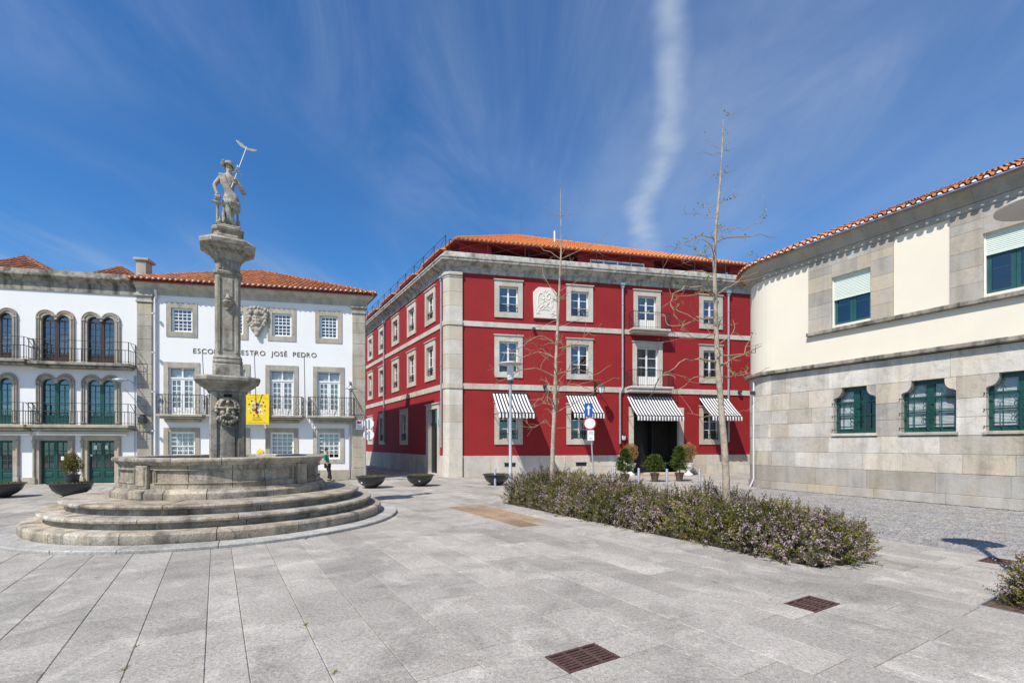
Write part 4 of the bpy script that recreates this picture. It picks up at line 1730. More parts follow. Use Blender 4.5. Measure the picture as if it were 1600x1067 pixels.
# roof
q1, q2 = SF.M @ Vector((-10.25, -.5, 9.80)), SF.M @ Vector((1.08, -.5, 9.80))
q3, q4 = SF.M @ Vector((1.08 - .309 * 12.6, -.5 + .951 * 12.6, 9.80)), SF.M @ Vector((-10.25, 11.5, 9.80))
ap = at(402, 423.5, (SF.M @ Vector((-4.5, 6.0, 0))).y)
Wi = W[school].inverted()
roof = mk('roof', MB().add([Wi @ (q + Vector((0, 0, -.05))) for q in (q1, q2, q3, q4, ap)], [(0, 1, 4), (1, 2, 4), (2, 3, 4), (3, 0, 4), (3, 2, 1, 0)]), 'tile_old', school)
tiles_part('roof_tiles', [tile_face(q1, q2, [ap], .245, .105, .40, 14), tile_face(q2, q3, [ap], .245, .105, .40, 15)], 'tile', roof)
ridge_caps(roof, [(q1, ap), (q2, ap)], 'tile', .12)
em = MB()
n = int(11.33 / .245)
for i in range(n + 1):
    c = q1 + SF.u * (i * .245 + .1225) + Vector((0, 0, .045))
    v_, f_ = ico(.062, 1, Matrix.Translation(c + SF.n * .06) @ Matrix.Diagonal((1, 1, .8, 1)))
    em.add(v_, f_)
em.map(lambda x, y, z: Wi @ Vector((x, y, z)))
eo = mk('eave_tile_mortar', em, 'mortar', roof, None, 60)
eo['kind'] = 'stuff'
# chimneys
c0, c1 = SF.sz(213, 438, -1.2)[0], SF.sz(234.5, 438, -1.2)[0]
ch = MB().cbox(c0 + .08, c1 - .08, 1.0, 1.6, 9.6, 11.16, .02).cbox(c0 - .02, c1 + .06, .92, 1.68, 11.16, 11.3, .03)
mk('chimney', ch, 'school_stone', school, SF.M)
v = at(537, 456, 29)
wv = SF.M.inverted() @ v
mk('roof_vent', MB().cbox(wv.x - .32, wv.x + .32, wv.y - .3, wv.y + .3, wv.z - .4, wv.z, .02).cbox(wv.x - .42, wv.x + .42, wv.y - .4, wv.y + .4, wv.z + .06, wv.z + .14, .02).cbox(wv.x - .2, wv.x + .2, wv.y - .2, wv.y + .2, wv.z, wv.z + .06, .02), 'mortar', school, SF.M)
# lettering
TXT = 'ESCOLA MAESTRO JOSÉ PEDRO'


def text_mesh(ch_, size, depth):
    cu = bpy.data.curves.new('letter', 'FONT')
    cu.body = ch_
    cu.size = size
    cu.extrude = depth / 2
    cu.offset = 0.0
    return curve_mesh(cu)


ls0, ls1 = SF.sz(302, 550)[0], SF.sz(496, 556)[0]
lm = {c: text_mesh(c, .345, .016) for c in set(TXT) if c != ' '}
adv = []
for c in TXT:
    if c == ' ':
        adv.append(.25)
    else:
        xs = [v_.co.x for v_ in lm[c].vertices]
        adv.append(max(xs) - min(xs) + .075)
scale_ = (ls1 - ls0) / sum(adv)
x = ls0
for c, a_ in zip(TXT, adv):
    if c != ' ':
        mn = min(v_.co.x for v_ in lm[c].vertices)
        link('letter', lm[c], 'letter', school, SF.M @ T(x - mn, -.010, 6.405))
    x += a_ * scale_
# carved coat of arms
cm = MB()
c0, c1 = SF.sz(388, 528)[0], SF.sz(417, 480)[0]
cc = (c0 + c1) / 2
zt = 8.93


def blob(mb_, x, y, z, rx, ry, rz, sub=2):
    v_, f_ = ico(1, sub, Matrix.Translation((x, y, z)) @ Matrix.Diagonal((rx, ry, rz, 1)))
    mb_.add(v_, f_)


blob(cm, 0, 0, -.78, .30, .10, .36)
blob(cm, 0, -.04, -.80, .22, .12, .27)
blob(cm, 0, 0, -1.28, .18, .12, .28)
blob(cm, 0, -.02, -1.48, .12, .12, .14)
blob(cm, 0, -.03, -.38, .16, .14, .17)
rr = random.Random(3)
for sgn in (-1, 1):
    for x_, z_, r_ in ((.30, -.35, .13), (.40, -.20, .10), (.26, -.15, .11), (.10, -.12, .10), (.42, -.48, .11), (.33, -.62, .12), (.40, -.80, .10), (.30, -.95, .11), (.22, -1.08, .11), (.16, -1.22, .09), (.45, -.62, .07), (.36, -1.02, .07)):
        blob(cm, sgn * x_, -.02 + rr.uniform(-.03, .02), z_, r_, .10, r_ * 1.1, 1)
for z_ in (-.62, -.78, -.95):
    cm.tube((-.2, -.15, z_), (.2, -.15, z_ + .02), .022, n=6)
cm.tube((0, -.16, -.56), (0, -.16, -1.02), .022, n=6)
me = remesh(cm, .022, 1)
link('coat_of_arms', me, 'school_stone', school, SF.M @ T(cc, -.1, zt))
# balconies
for (s0, s1, lab) in ((-9.02, -7.0, 0), (-6.85, -4.72, 1), (-4.5, -2.44, 2), (-2.2, .10, 3)):
    mb = MB().cbox(s0, s1, -.62, -.04, 3.22, 3.33, .015)
    mb.cbox(s0 + .1, s1 - .1, -.52, -.042, 3.12, 3.217, .03)
    mb.cbox(s0 + .24, s1 - .24, -.34, -.041, 2.96, 3.117, .03)
    bal = mk('balcony', mb, 'school_stone', school, SF.M)
    railing(bal, SF.M, [(s0 + .04, -.05), (s0 + .04, -.58), (s1 - .04, -.58), (s1 - .04, -.05)], 3.33, .95, .12, scroll=True)
# downpipes
pipe(school, SF, [(-9.2, -.25, 9.4), (-9.22, -.12, 9.15), (-9.28, -.08, 8.95), (-9.28, -.08, 1.2)], .055, 'whitepipe', hopper=False)
pipe(school, SF, [(-9.28, -.08, 1.2), (-9.28, -.08, .1)], .06, 'darkgrey', hopper=False)
pipe(school, SF, [(-.2, -.07, 5.2), (-.2, -.07, .1)], .035, 'galv', hopper=False)
# flag poles fixed to the balconies
for k, (xb_, yb_, xt, yt, lab) in enumerate(((320, 640, 316.5, 551, 'thin black flagpole rising from the balcony left of the fountain column'), (401, 655, 397.5, 551, 'thin black flagpole rising just above the yellow banner'), (477, 652, 475.5, 556, 'thin black flagpole between the two right-hand school balconies'))):
    sa, za = SF.sz(xb_, yb_, .64)
    sb_, zb_ = SF.sz(xt, yt, 1.25)
    o = mk('flagpole', MB().tube((0, 0, 0), (sb_ - sa, -.62, zb_ - za), .02, .016, 6).tube((0, .06, .3), (0, -.06, .3), .03, n=6), 'iron', None, SF.M @ T(sa, -.64, za))
    tag(o, lab, 'flagpole', 'flagpoles on the school balconies')
# yellow banner with its print
b0 = SF.sz(384.5, 663, .72)
b1 = SF.sz(420.5, 616, .72)
bw, bh = b1[0] - b0[0], b1[1] - b0[1]
ban = thing('banner', 'yellow school banner with a ring of pictures hung beside the column', 'banner', SF.M @ T(b0[0], -.70, b0[1]))
mk('board', MB().cbox(0, bw, -.02, .02, 0, bh, .008), 'yellow', ban)
pr = {k: MB() for k in ('print_dark', 'print_brown', 'print_blue', 'print_grey', 'print_red', 'paper')}


def dot(m, x, z, rx, rz=None, y=-.0235):
    rz = rz or rx
    n_ = 10
    pr[m].add([(x + rx * math.cos(2 * math.pi * i / n_), y, z + rz * math.sin(2 * math.pi * i / n_)) for i in range(n_)], [tuple(range(n_))])


cx_, cz_ = bw * .47, bh * .56
for m, dx, dz, rx, rz in (('print_red', 0, .13, .09, .09), ('print_blue', 0, .17, .085, .06), ('print_grey', -.17, .10, .08, .10), ('paper', -.16, .19, .09, .04), ('print_grey', .13, .08, .09, .10), ('paper', .14, .17, .06, .04), ('print_red', -.13, -.10, .12, .10), ('print_grey', -.15, -.05, .07, .08), ('print_red', .0, -.22, .10, .11), ('paper', .16, -.12, .10, .09), ('print_grey', .16, -.17, .05, .06), ('print_grey', .02, -.03, .10, .08), ('print_dark', .22, .10, .05, .05)):
    dot(m, cx_ + dx * bw / .55 * .52, cz_ + dz * bh / .72 * .52, rx * bw * .8, rz * bw * .8, -.0225 - .0006 * len(pr[m].f) - .0004 * ('print' in m))
for i in range(12):
    t = 2 * math.pi * (i + .3) / 12
    dot(('print_red', 'print_dark', 'paper', 'print_brown')[i % 4], cx_ + bw * .36 * math.cos(t), cz_ + bh * .27 * math.sin(t), bw * .04, bw * .04)


def lines(z, x0_, x1_, h_, m='print_brown', seed=1):
    r_ = random.Random(seed)
    x_ = x0_
    while x_ < x1_:
        w_ = r_.uniform(.02, .05) * bw
        pr[m].add([(x_, -.0235, z), (x_ + w_, -.0235, z), (x_ + w_, -.0235, z + h_), (x_, -.0235, z + h_)], [(0, 1, 2, 3)])
        x_ += w_ + r_.choice((.008, .012, .03)) * bw


lines(bh * .955, bw * .12, bw * .82, bh * .018, seed=2)
for i in range(16):
    t = math.pi * (.18 + .64 * i / 15)
    x_, z_ = bw * .5 - math.cos(t) * bw * .48, bh * .76 + math.sin(t) * bh * .12
    pr['print_brown'].add([(x_, -.0235, z_), (x_ + bw * .022, -.0235, z_ + .004), (x_ + bw * .02, -.0235, z_ + bh * .028), (x_, -.0235, z_ + bh * .024)], [(0, 1, 2, 3)])
lines(bh * .215, bw * .30, bw * .62, bh * .03, 'print_dark', 3)
lines(bh * .145, bw * .28, bw * .66, bh * .03, 'print_dark', 4)
lines(bh * .095, bw * .06, bw * .84, bh * .012, seed=5)
lines(bh * .04, bw * .06, bw * .92, bh * .016, seed=6)
for k, m in pr.items():
    if m.f:
        mk('print', m, k, ban)
# small yellow notice by the door
nb0, nb1 = SF.sz(401, 708, .06), SF.sz(411, 703, .06)
nt_ = thing('yellow_notice', 'small yellow notice on the white wall just above the fountain rim', 'notice', SF.M @ T(nb0[0], -.05, nb0[1]))
mk('board', MB().cbox(0, nb1[0] - nb0[0], -.01, .01, 0, nb1[1] - nb0[1], .003), 'yellow', nt_)
w_ = (nb1[0] - nb0[0])
mk('emblem', MB().add([(w_ * .3, -.004, .2), (w_ * .5, -.004, .17), (w_ * .75, -.004, .26), (w_ * .5, -.004, .24)], [(0, 1, 2, 3)]).add([(w_ * .3, .004, .2), (w_ * .5, .004, .17), (w_ * .75, .004, .26), (w_ * .5, .004, .24)], [(3, 2, 1, 0)]), 'yellow', nt_)

# ================================================================== the house with double arched windows (left)
arch = thing('arched_house', 'white house with double arched windows and long iron balconies', 'building', SF.M @ T(-10.1, 0, 0))
AW = [(-14.23, -12.67), (-12.41, -10.78), (-16.52, -14.94), (-18.3, -16.72), (-20.3, -18.7)]
ah = []
for a, b in AW:
    ah += [(a + .1, b - .1, 5.72, 8.0), (a + .1, b - .1, 2.8, 5.0)]
ADOOR = [(-14.36, -12.68), (-12.42, -10.76), (-16.6, -14.86), (-18.3, -16.7)]
ah += [(a + .05, b - .05, 0, 2.15) for a, b in ADOOR]
mk('front_wall', MB().wall(-21, -10.06, 0, 9.15, ah), 'white', arch, SF.M)
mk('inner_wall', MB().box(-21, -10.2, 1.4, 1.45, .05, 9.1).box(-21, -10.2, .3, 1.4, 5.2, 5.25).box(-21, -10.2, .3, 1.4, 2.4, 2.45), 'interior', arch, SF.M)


def lobe(cx_, r, zs, n=12, a0=math.pi, a1=0):
    return [(cx_ + r * math.cos(a0 + (a1 - a0) * i / n), zs + r * math.sin(a0 + (a1 - a0) * i / n)) for i in range(n + 1)]


def arched_window(s0, s1, z0, z1, wood, filled):
    w, h = s1 - s0, z1 - z0
    M = SF.M @ T(s0, 0, z0)
    ro = w / 4
    zs = h - ro
    outer = [(0, 0)] + [(w, 0)] + lobe(w * .75, ro, zs, 12, 0, math.pi * .93) + lobe(w * .25, ro, zs, 12, math.pi * .07, math.pi)
    wl = .535
    gap = .06
    li = []
    for k, (xa, xb) in enumerate(((w / 2 - gap / 2 - wl, w / 2 - gap / 2), (w / 2 + gap / 2, w / 2 + gap / 2 + wl))):
        r = wl / 2
        zi = h - .24 - r
        li.append([(xa, .02), (xb, .02)] + lobe((xa + xb) / 2, r, zi, 12, 0, math.pi))
    # wooden frame first: the window; stone is its surround
    fr = []
    for q in li:
        xs = [p_[0] for p_ in q]
        c_ = (min(xs) + max(xs)) / 2
        zi = h - .24 - wl / 2
        r = wl / 2 - .055
        fr += [q, [(c_ - r, .30), (c_ + r, .30)] + lobe(c_, r, zi, 10, 0, math.pi)]
    zi = h - .24 - wl / 2
    r = wl / 2
    gx = w / 2
    one = [(gx - gap / 2 - wl, .02), (gx + gap / 2 + wl, .02)] + lobe(gx + gap / 2 + r, r, zi, 12, 0, math.pi * .94) + lobe(gx - gap / 2 - r, r, zi, 12, math.pi * .06, math.pi)
    fr[0] = one
    del fr[2]
    win = link('window', shape2d(fr, .06), wood, arch, M @ T(0, .10, 0))
    me_s = shape2d([outer, one], .18, .0)
    link('stone_surround', me_s, 'school_stone', win, M @ T(0, .05, 0))
    md = MB()
    for dr, rad_, y_ in ((.035, .035, -.05), (.125, .028, -.055)):
        pts = [(dr, 0)] + [(dr, zs)] + lobe(w * .25, ro - dr, zs, 12, math.pi, math.pi * .12) + lobe(w * .75, ro - dr, zs, 12, math.pi * .88, 0) + [(w - dr, 0)]
        md.path([(p_[0], y_, p_[1]) for p_ in pts], rad_, 6)
    for x_ in (.10, w - .10):
        md.cbox(x_ - .09, x_ + .09, -.10, 0, zs - .06, zs + .02, .01)
        md.cbox(x_ - .09, x_ + .09, -.10, 0, .02, .12, .01)
    mk('moulding', md, 'school_stone', win, M, 40)
    bars = MB()
    for q in li:
        xs = [p_[0] for p_ in q]
        a_, b_ = min(xs) + .055, max(xs) - .055
        zi = h - .24 - wl / 2
        bars.box((a_ + b_) / 2 - .011, (a_ + b_) / 2 + .011, .17, .20, .42, zi)
        for i in range(6):
            z_ = .42 + (zi - .42) * i / 5
            bars.box(a_, b_, .165, .21, z_ - (.03 if i in (0, 5) else .010), z_ + (.03 if i in (0, 5) else .010))
        bars.box(a_, b_, .18, .20, .02, .40)
        bars.box(a_ + .05, b_ - .05, .165, .181, .10, .34)
        link('pane', shape2d([[(a_, .42), (b_, .42)] + lobe((a_ + b_) / 2, (b_ - a_) / 2, zi, 10, 0, math.pi)], .006), 'glass', win, M @ T(0, .11, 0))
    mk('glazing_bars', bars, wood, win, M @ T(0, -.085, 0))
    if filled:
        curtain(win, M, w / 2 - .55, w / 2 + .55, .3 if filled == 1 else 1.0, h - .3, .42)


for i, (a, b) in enumerate(AW):
    arched_window(a, b, 5.70, 8.22, 'brownwood', 1 if i != 3 else 0)
    arched_window(a, b, 2.80, 5.20, 'green', (0, 2, 1, 0, 0)[i])
    # stone panel behind the lower arches
    mk('stone_panel', MB().cbox(a - .07, b + .07, -.02, .03, 2.82, 5.33, .01), 'school_stone', arch, SF.M) if False else None
# doors
for k, (a, b) in enumerate(ADOOR):
    sur = MB().ring(a, b, 0, 2.25, .27, .27, 0, .20, -.05, .25)
    for x_ in (a + .08, b - .08):
        sur.tube((x_, -.07, .3), (x_, -.07, 1.95), .05, n=10)
        sur.cbox(x_ - .08, x_ + .08, -.14, -.04, 0, .32, .015)
        sur.cbox(x_ - .075, x_ + .075, -.13, -.04, 1.93, 2.06, .015)
    xm = (a + b) / 2
    dr = MB()
    for xa, xb in ((a + .27, xm - .004), (xm + .004, b - .27)):
        dr.ring(xa, xb, .04, 2.05, .075, .075, .2, .08, .10, .16)
        dr.box(xa + .075, xb - .075, .105, .15, .62, .72)
        dr.box(xa + .075, xb - .075, .125, .15, .24, .62)
        dr.cbox(xa + .11, xb - .11, .10, .13, .33, .53, .015)
        xc = (xa + xb) / 2
        dr.box(xc - .018, xc + .018, .11, .15, .72, 1.97)
        for i in (1, 2):
            z_ = .72 + 1.25 * i / 3
            dr.box(xa + .075, xb - .075, .112, .148, z_ - .018, z_ + .018)
    d_ = mk('double_door', dr, 'green', arch, SF.M)
    mk('stone_surround', sur, 'school_stone', d_, SF.M, 40)
    for xa, xb in ((a + .27, xm - .004), (xm + .004, b - .27)):
        xc = (xa + xb) / 2
        for i in range(3):
            za_ = .72 + 1.25 * i / 3 + .018
            for pa_, pb_ in ((xa + .075, xc - .018), (xc + .018, xb - .075)):
                pane(d_, SF.M, pa_, pb_, za_, za_ + 1.25 / 3 - .036, .13, 'glass_dark')
    if k in (0, 1):
        for (px_, pz_, pw_, ph_) in (((xm + .22, 1.12, .12, .17),) if k == 0 else ((xm - .37, 1.62, .14, .2), (xm + .10, 1.64, .13, .18), (xm - .52, 1.30, .10, .08))):
            mk('notice', MB().box(px_, px_ + pw_, .094, .098, pz_, pz_ + ph_), 'paper', d_, SF.M)
for s0, s1 in ((-12.67, -12.43), (-14.84, -14.38), (-10.74, -10.1)):
    mk('plinth_stone', MB().cbox(s0, s1, -.045, .04, 0, .32, .01), 'school_stone', arch, SF.M)
# balconies
for (s0, s1, zt, ext) in ((-14.18, -10.1, 5.70, 0), (-18.4, -14.27, 5.78, 1), (-14.2, -10.12, 2.78, 0), (-18.4, -14.3, 2.78, 1)):
    mb = MB().cbox(s0, s1, -.66, -.02, zt - .14, zt, .02)
    mb.cbox(s0 + .08, s1 - .08, -.54, -.022, zt - .27, zt - .143, .04)
    bal = mk('balcony', mb, 'old_cornice' if zt > 5 else 'school_stone', arch, SF.M)
    railing(bal, SF.M, [(s0 + .05, -.03), (s0 + .05, -.62), (s1 - .05, -.62), (s1 - .05, -.03)], zt, .62, .135, toprail=1.0, r=.010)
    mb = MB()
    for x_ in (s0 + .05, s1 - .05):
        mb.path([(x_, -.62, zt + 1.0), (x_, -.45, zt + 1.0), (x_, -.2, zt + .78), (x_, -.03, zt + .62)], .012, 6)
    mk('rail_brace', mb, 'iron', bal, SF.M)
# rolled-up awnings
for s0, s1 in ((-14.1, -10.45), (-18.0, -14.35)):
    mk('rolled_awning', MB().tube((s0, -.16, 2.36), (s1, -.16, 2.34), .065, n=10).box(s0, s1, -.2, -.02, 2.43, 2.46), 'mortar', arch, SF.M, 40)
# cable along the wall
mk('cable', MB().path([(-15, -.05, 2.62), (-14.2, -.06, 2.5), (-13.5, -.06, 2.58), (-12, -.06, 2.52), (-11, -.06, 2.6), (-10, -.05, 2.55), (-9.5, -.14, 2.45)], .018, 5), 'iron', arch, SF.M)
# cornice and parapet
mk('cornice', MB().sweep([(-21, 0), (-10.06, 0), (-10.06, 6)], [(-.05, 9.09), (.05, 9.09), (.05, 9.50), (.09, 9.54), (.12, 9.60), (.26, 9.68), (.32, 9.74), (.32, 9.82), (.22, 9.86), (.18, 10.04), (-.5, 10.04), (-.5, 9.0)]), 'old_cornice', arch, SF.M, 30)
mk('rear_wall', MB().box(-21, -10.1, 9, 9.1, 0, 9.5).box(-21, -10.2, .4, 9, 9.2, 9.3), 'white', arch, SF.M)
# roofs behind the parapet
Ai = W[arch].inverted()
rf = None
for k, (xp, yp, xl, xr, dd_) in enumerate(((40, 402, -70, 90, 3.2), (190, 418.5, 118, 222, 2.6))):
    s_l, s_r = SF.sz(xl, 425, -.8)[0], SF.sz(xr, 425, -.8)[0]
    E1, E2 = SF.M @ Vector((s_l, .7, 9.95)), SF.M @ Vector((s_r, .7, 9.95))
    E3, E4 = E2 - SF.n * 2 * dd_, E1 - SF.n * 2 * dd_
    P = at(xp, yp, (SF.M @ Vector(((s_l + s_r) / 2, .7 + dd_, 0))).y)
    rf = mk('roof', MB().add([Ai @ q for q in (E1, E2, E3, E4, P)], [(0, 1, 4), (1, 2, 4), (2, 3, 4), (3, 0, 4), (3, 2, 1, 0)]), 'tile_old', arch)
    tiles_part('roof_tiles', [tile_face(E1, E2, [P], .24, .10, .40, 31 + k), tile_face(E2, E3, [P], .24, .10, .40, 33 + k)], 'tile_old', rf)
    ridge_caps(rf, [(E1, P), (E2, P)], 'tile_old', .11)
# street lamp on the arched house
lw = thing('wall_lamp', 'grey street lamp on a bracket at the right end of the arched house', 'lamp', SF.M @ T(-10.18, 0, 4.9))
mk('bracket', MB().path([(0, -.05, .3), (0, -.05, -.25)], .03, 8).path([(0, -.05, -.1), (0, -.35, .0), (0, -.7, .05)], .02, 6), 'galv', lw)
lathe_obj('lamp_head', [(.02, .10), (.10, .09), (.28, .02), (.30, -.02), (.12, -.04), (.1, -.1), (.001, -.12)], 'lampgrey', lw, W[lw] @ T(-.25, -.75, 0))
mk('conduit', MB().tube((0, -.03, -.25), (0, -.03, -4.2), .014, n=6), 'galv', lw)
# lamp at the right end of the school
lw2 = thing('wall_lamp', 'grey hat-shaped street lamp held out at the right end of the school', 'lamp', SF.M @ T(-.12, 0, 4.6))
hp = at(548.5, 606, 24.3)
hl = (SF.M @ T(-.12, 0, 4.6)).inverted() @ hp
mk('bracket', MB().path([(.55, -.12, -.85), (hl.x, hl.y, hl.z - .05)], .02, 6).path([(.5, -.12, .1), (hl.x, hl.y, hl.z + .12)], .008, 5).tube((hl.x, hl.y, hl.z - .2), (hl.x, hl.y, hl.z + .3), .03, n=8), 'iron', lw2)
lathe_obj('lamp_head', [(.001, .1), (.07, .1), (.09, .05), (.27, -.02), (.28, -.05), (.1, -.06), (.08, -.14), (.001, -.16)], 'lampgrey', lw2, W[lw2] @ T(*hl))
# light on the pier between the two white houses
lw3 = thing('wall_spotlight', 'dark spotlight with long stay on the pier between the two white houses', 'spotlight', SF.M @ T(-9.72, -.1, 3.2))
mk('housing', MB().cbox(-.16, .14, -.32, -.04, -.32, .02, .04).tube((0, -.02, .06), (0, -.3, .06), .06, n=8), 'darkgrey', lw3)
mk('stay', MB().tube((.1, -.02, .2), (-.75, -.25, 1.35), .016, n=6), 'galv', lw3)

# ================================================================== cream and stone building (right)
RBa = math.atan2(-.888, .459)
RB = Facade((14.41, 13.6), RBa)
RB_S0 = -7.6                      # where the wall begins to curve
BAY0 = -6.03
RB_R = 2.0
P0 = RB.P + RB.u * RB_S0
VB = -RB.n
cream = thing('cream_building', 'cream and ashlar building with rounded corner, green barred windows and roller shutters', 'building', P0)
CW = W[cream]
CWi = CW.inverted()


def rmap(s, d, z):
    """s along the wall (left of RB_S0 it follows the curve), d inwards"""
    if s >= RB_S0:
        q = RB.P + RB.u * s + VB * d
    else:
        ph_ = (RB_S0 - s) / RB_R
        c = P0 + VB * RB_R
        q = c + (-VB * math.cos(ph_) - RB.u * math.sin(ph_)) * (RB_R - d)
    return CWi @ Vector((q.x, q.y, z))


def rbox(s0, s1, d0, d1, z0, z1, b=.012):
    """chamfered stone following the wall"""
    mb = MB()
    n = max(1, int(math.ceil((min(s1, RB_S0) - s0) / .25))) if s0 < RB_S0 else 1
    prof = [(d1, z0), (d0 + b, z0), (d0, z0 + b), (d0, z1 - b), (d0 + b, z1), (d1, z1)]
    st = []
    for i in range(n + 1):
        st.append(s0 + (s1 - s0) * i / n)
    m = len(prof)
    v = []
    for i, s in enumerate(st):
        for d, z in prof:
            v.append((s, d, z))
    f = []
    for i in range(n):
        for j in range(m - 1):
            f.append((i * m + j, i * m + j + 1, (i + 1) * m + j + 1, (i + 1) * m + j))
    f.append(tuple(range(m - 1, -1, -1)))
    f.append(tuple(range(n * m, (n + 1) * m)))
    mb.add(v, f)
    return mb.map(rmap)


SMIN, SMAX = RB_S0 - 4.2, 3.0
# ashlar courses
COURSES = [(0.0, .33), (.33, .97), (.97, 1.57), (1.57, 2.15), (2.15, 2.71), (2.71, 3.28), (3.28, 3.96), (3.96, 4.78)]
WN = [(-5.10, -3.70), (-2.94, -1.50), (-.80, .66), (1.36, 2.8)]
rr = random.Random(21)
for ci, (za, zb) in enumerate(COURSES):
    runs = [(SMIN, SMAX)]
    if 4 <= ci <= 6:
        runs, s = [], SMIN
        for a, b in WN:
            runs.append((s, a))
            s = b
        runs.append((s, SMAX))
    for (a, b) in runs:
        s = a
        while s < b - .02:
            l = rr.uniform(.6, 1.2) if s < BAY0 else rr.uniform(1.0, 2.0)
            if ci >= 3 and s >= BAY0:
                l = rr.uniform(1.6, 2.2)
            if 4 <= ci <= 6 and s >= -4:
                l = b - s
            if b - s - l < .45:
                l = b - s
            if s < RB_S0 - .01 < RB_S0 + .01 < s + l:
                l = RB_S0 - s
            proud = rr.uniform(-.006, .006) + (-.05 if ci == 0 else 0)
            mb = rbox(s + .004, s + l - .004, proud, .25, za + .004, zb - .004, .008)
            mk('ashlar_block', mb, 'ashlar' if ci > 1 else 'ashlar_grey', cream, CW, 30)
            s += l
for s, w_ in ((0, 0),):
    pass
# shoulders: quarter-round brackets narrowing the tops of the lower windows
for (a, b) in WN:
    for sgn, x0_ in ((1, a), (-1, b)):
        pts = [(0, 3.957), (0, 3.55)]
        for i in range(9):
            t = math.pi / 2 * i / 8
            pts.append((.06 + .22 * math.sin(t) - .0, 3.60 + .26 * (1 - math.cos(t))))
        pts += [(.28, 3.957)]
        q = [(x0_ + sgn * p_[0], p_[1]) for p_ in pts]
        if sgn < 0:
            q = q[::-1]
        me = shape2d([q], .26)
        mb = MB()
        mb.v = [tuple(v_.co) for v_ in me.vertices]
        mb.f = [tuple(p_.vertices) for p_ in me.polygons]
        mb.map(lambda x, y, z: rmap(x, y + .125, z))
        mk('window_shoulder', mb, 'ashlar', cream, CW)
# ledge over the ground floor
s = SMIN
while s < SMAX - .05:
    l = min(rr.uniform(1.0, 2.1), SMAX - s)
    if s < RB_S0 - .01 < RB_S0 + .01 < s + l:
        l = RB_S0 - s
    mb = rbox(s + .002, s + l - .002, -.20, .2, 4.80, 4.95, .025)
    mk('ledge_stone', mb, 'old_cornice', cream, CW, 30)
    s += l
# upper wall of cream render
UPW = [(-5.16, -3.85, 6.33, 8.12), (-.86, .45, 6.33, 8.12)]
seg = MB()
s = SMIN
while s < RB_S0 - 1e-6:
    e = min(s + .22, RB_S0)
    seg.add([rmap(s, .03, 4.9), rmap(e, .03, 4.9), rmap(e, .03, 9.0), rmap(s, .03, 9.0)], [(0, 1, 2, 3)])
    s = e
wm = MB().wall(RB_S0, SMAX, 4.9, 9.0, UPW, y=.03, reveal=.2)
wm.map(rmap)
o = len(seg.v)
seg.v += wm.v
seg.f += [tuple(i + o for i in q) for q in wm.f]
mk('upper_wall', seg, 'cream', cream, CW, 30)
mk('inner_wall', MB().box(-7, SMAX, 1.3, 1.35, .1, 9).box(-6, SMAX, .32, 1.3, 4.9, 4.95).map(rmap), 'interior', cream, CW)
# grey stone bays round the upper windows
for (b0_, b1_, w0, w1) in ((-6.03, -3.16, -5.16, -3.85), (-1.64, 1.22, -.86, .45)):
    zs_ = [6.22, 6.72, 7.21, 7.72, 8.30]
    for za, zb in zip(zs_, zs_[1:]):
        zb2 = zb
        mk('bay_stone', rbox(b0_ + .002, w0 - .002, -.03, .1, za + .002, zb2 - .002, .006), 'ashlar_grey', cream, CW, 30)
        mk('bay_stone', rbox(w1 + .002, b1_ - .002, -.03, .1, za + .002, zb2 - .002, .006), 'ashlar_grey', cream, CW, 30)
    n_ = 3
    for i in range(n_):
        x0_, x1_ = w0 + (w1 - w0) * i / n_, w0 + (w1 - w0) * (i + 1) / n_
        mk('bay_stone', rbox(x0_ + .002, x1_ - .002, -.03, .1, 8.122, 8.60, .006), 'ashlar_grey', cream, CW, 30)
    for x0_, x1_ in ((b0_, w0), (w1, b1_)):
        mk('bay_stone', rbox(x0_ + .002, x1_ - .002, -.03, .1, 8.302, 8.60, .006), 'ashlar_grey', cream, CW, 30)
    for i in range(4):
        x0_, x1_ = b0_ + (b1_ - b0_) * i / 4, b0_ + (b1_ - b0_) * (i + 1) / 4
        mk('bay_stone', rbox(x0_ + .002, x1_ - .002, -.03, .1, 8.602, 8.90, .006), 'ashlar_grey', cream, CW, 30)
# sill course
s = BAY0 - .03
while s < SMAX - .05:
    l = min(rr.uniform(1.2, 2.2), SMAX - s)
    mk('sill_stone', rbox(s + .002, s + l - .002, -.13, .1, 6.07, 6.215, .02), 'old_cornice', cream, CW, 30)
    s += l
# upper windows with roller shutters
for (a, b, za, zb) in UPW:
    mb = MB()
    for xa, xb in ((a + .03, (a + b) / 2 - .005), ((a + b) / 2 + .005, b - .03)):
        mb.ring(xa, xb, za + .0, zb - .6, .10, .10, .11, .1, .16, .21)
        mb.box(xa + .10, xb - .10, .17, .20, za + .72, za + .74)
    win = mk('window', mb.map(rmap), 'tealgreen', cream, CW)
    for xa, xb in ((a + .03, (a + b) / 2 - .005), ((a + b) / 2 + .005, b - .03)):
        pm = MB().box(xa + .10, xb - .10, .183, .188, za + .11, zb - .7).map(rmap)
        mk('pane', pm, 'glass_dark', win, CW)
    shb = (7.31 if a < -3 else 7.52)
    sm_ = MB()
    z_ = shb
    while z_ < zb - .01:
        sm_.add([(a + .02, .10, z_), (b - .02, .10, z_), (b - .02, .088, z_ + .025), (a + .02, .088, z_ + .025), (b - .02, .10, z_ + .052), (a + .02, .10, z_ + .052)], [(0, 1, 2, 3), (3, 2, 4, 5)])
        z_ += .055
    sm_.box(a + .02, b - .02, .085, .11, shb - .04, shb)
    mk('roller_shutter', sm_.map(rmap), 'shutter', win, CW)
    mk('shutter_guide', MB().box(a, a + .03, .07, .15, za, zb).box(b - .03, b, .07, .15, za, zb).map(rmap), 'woodwhite', win, CW)
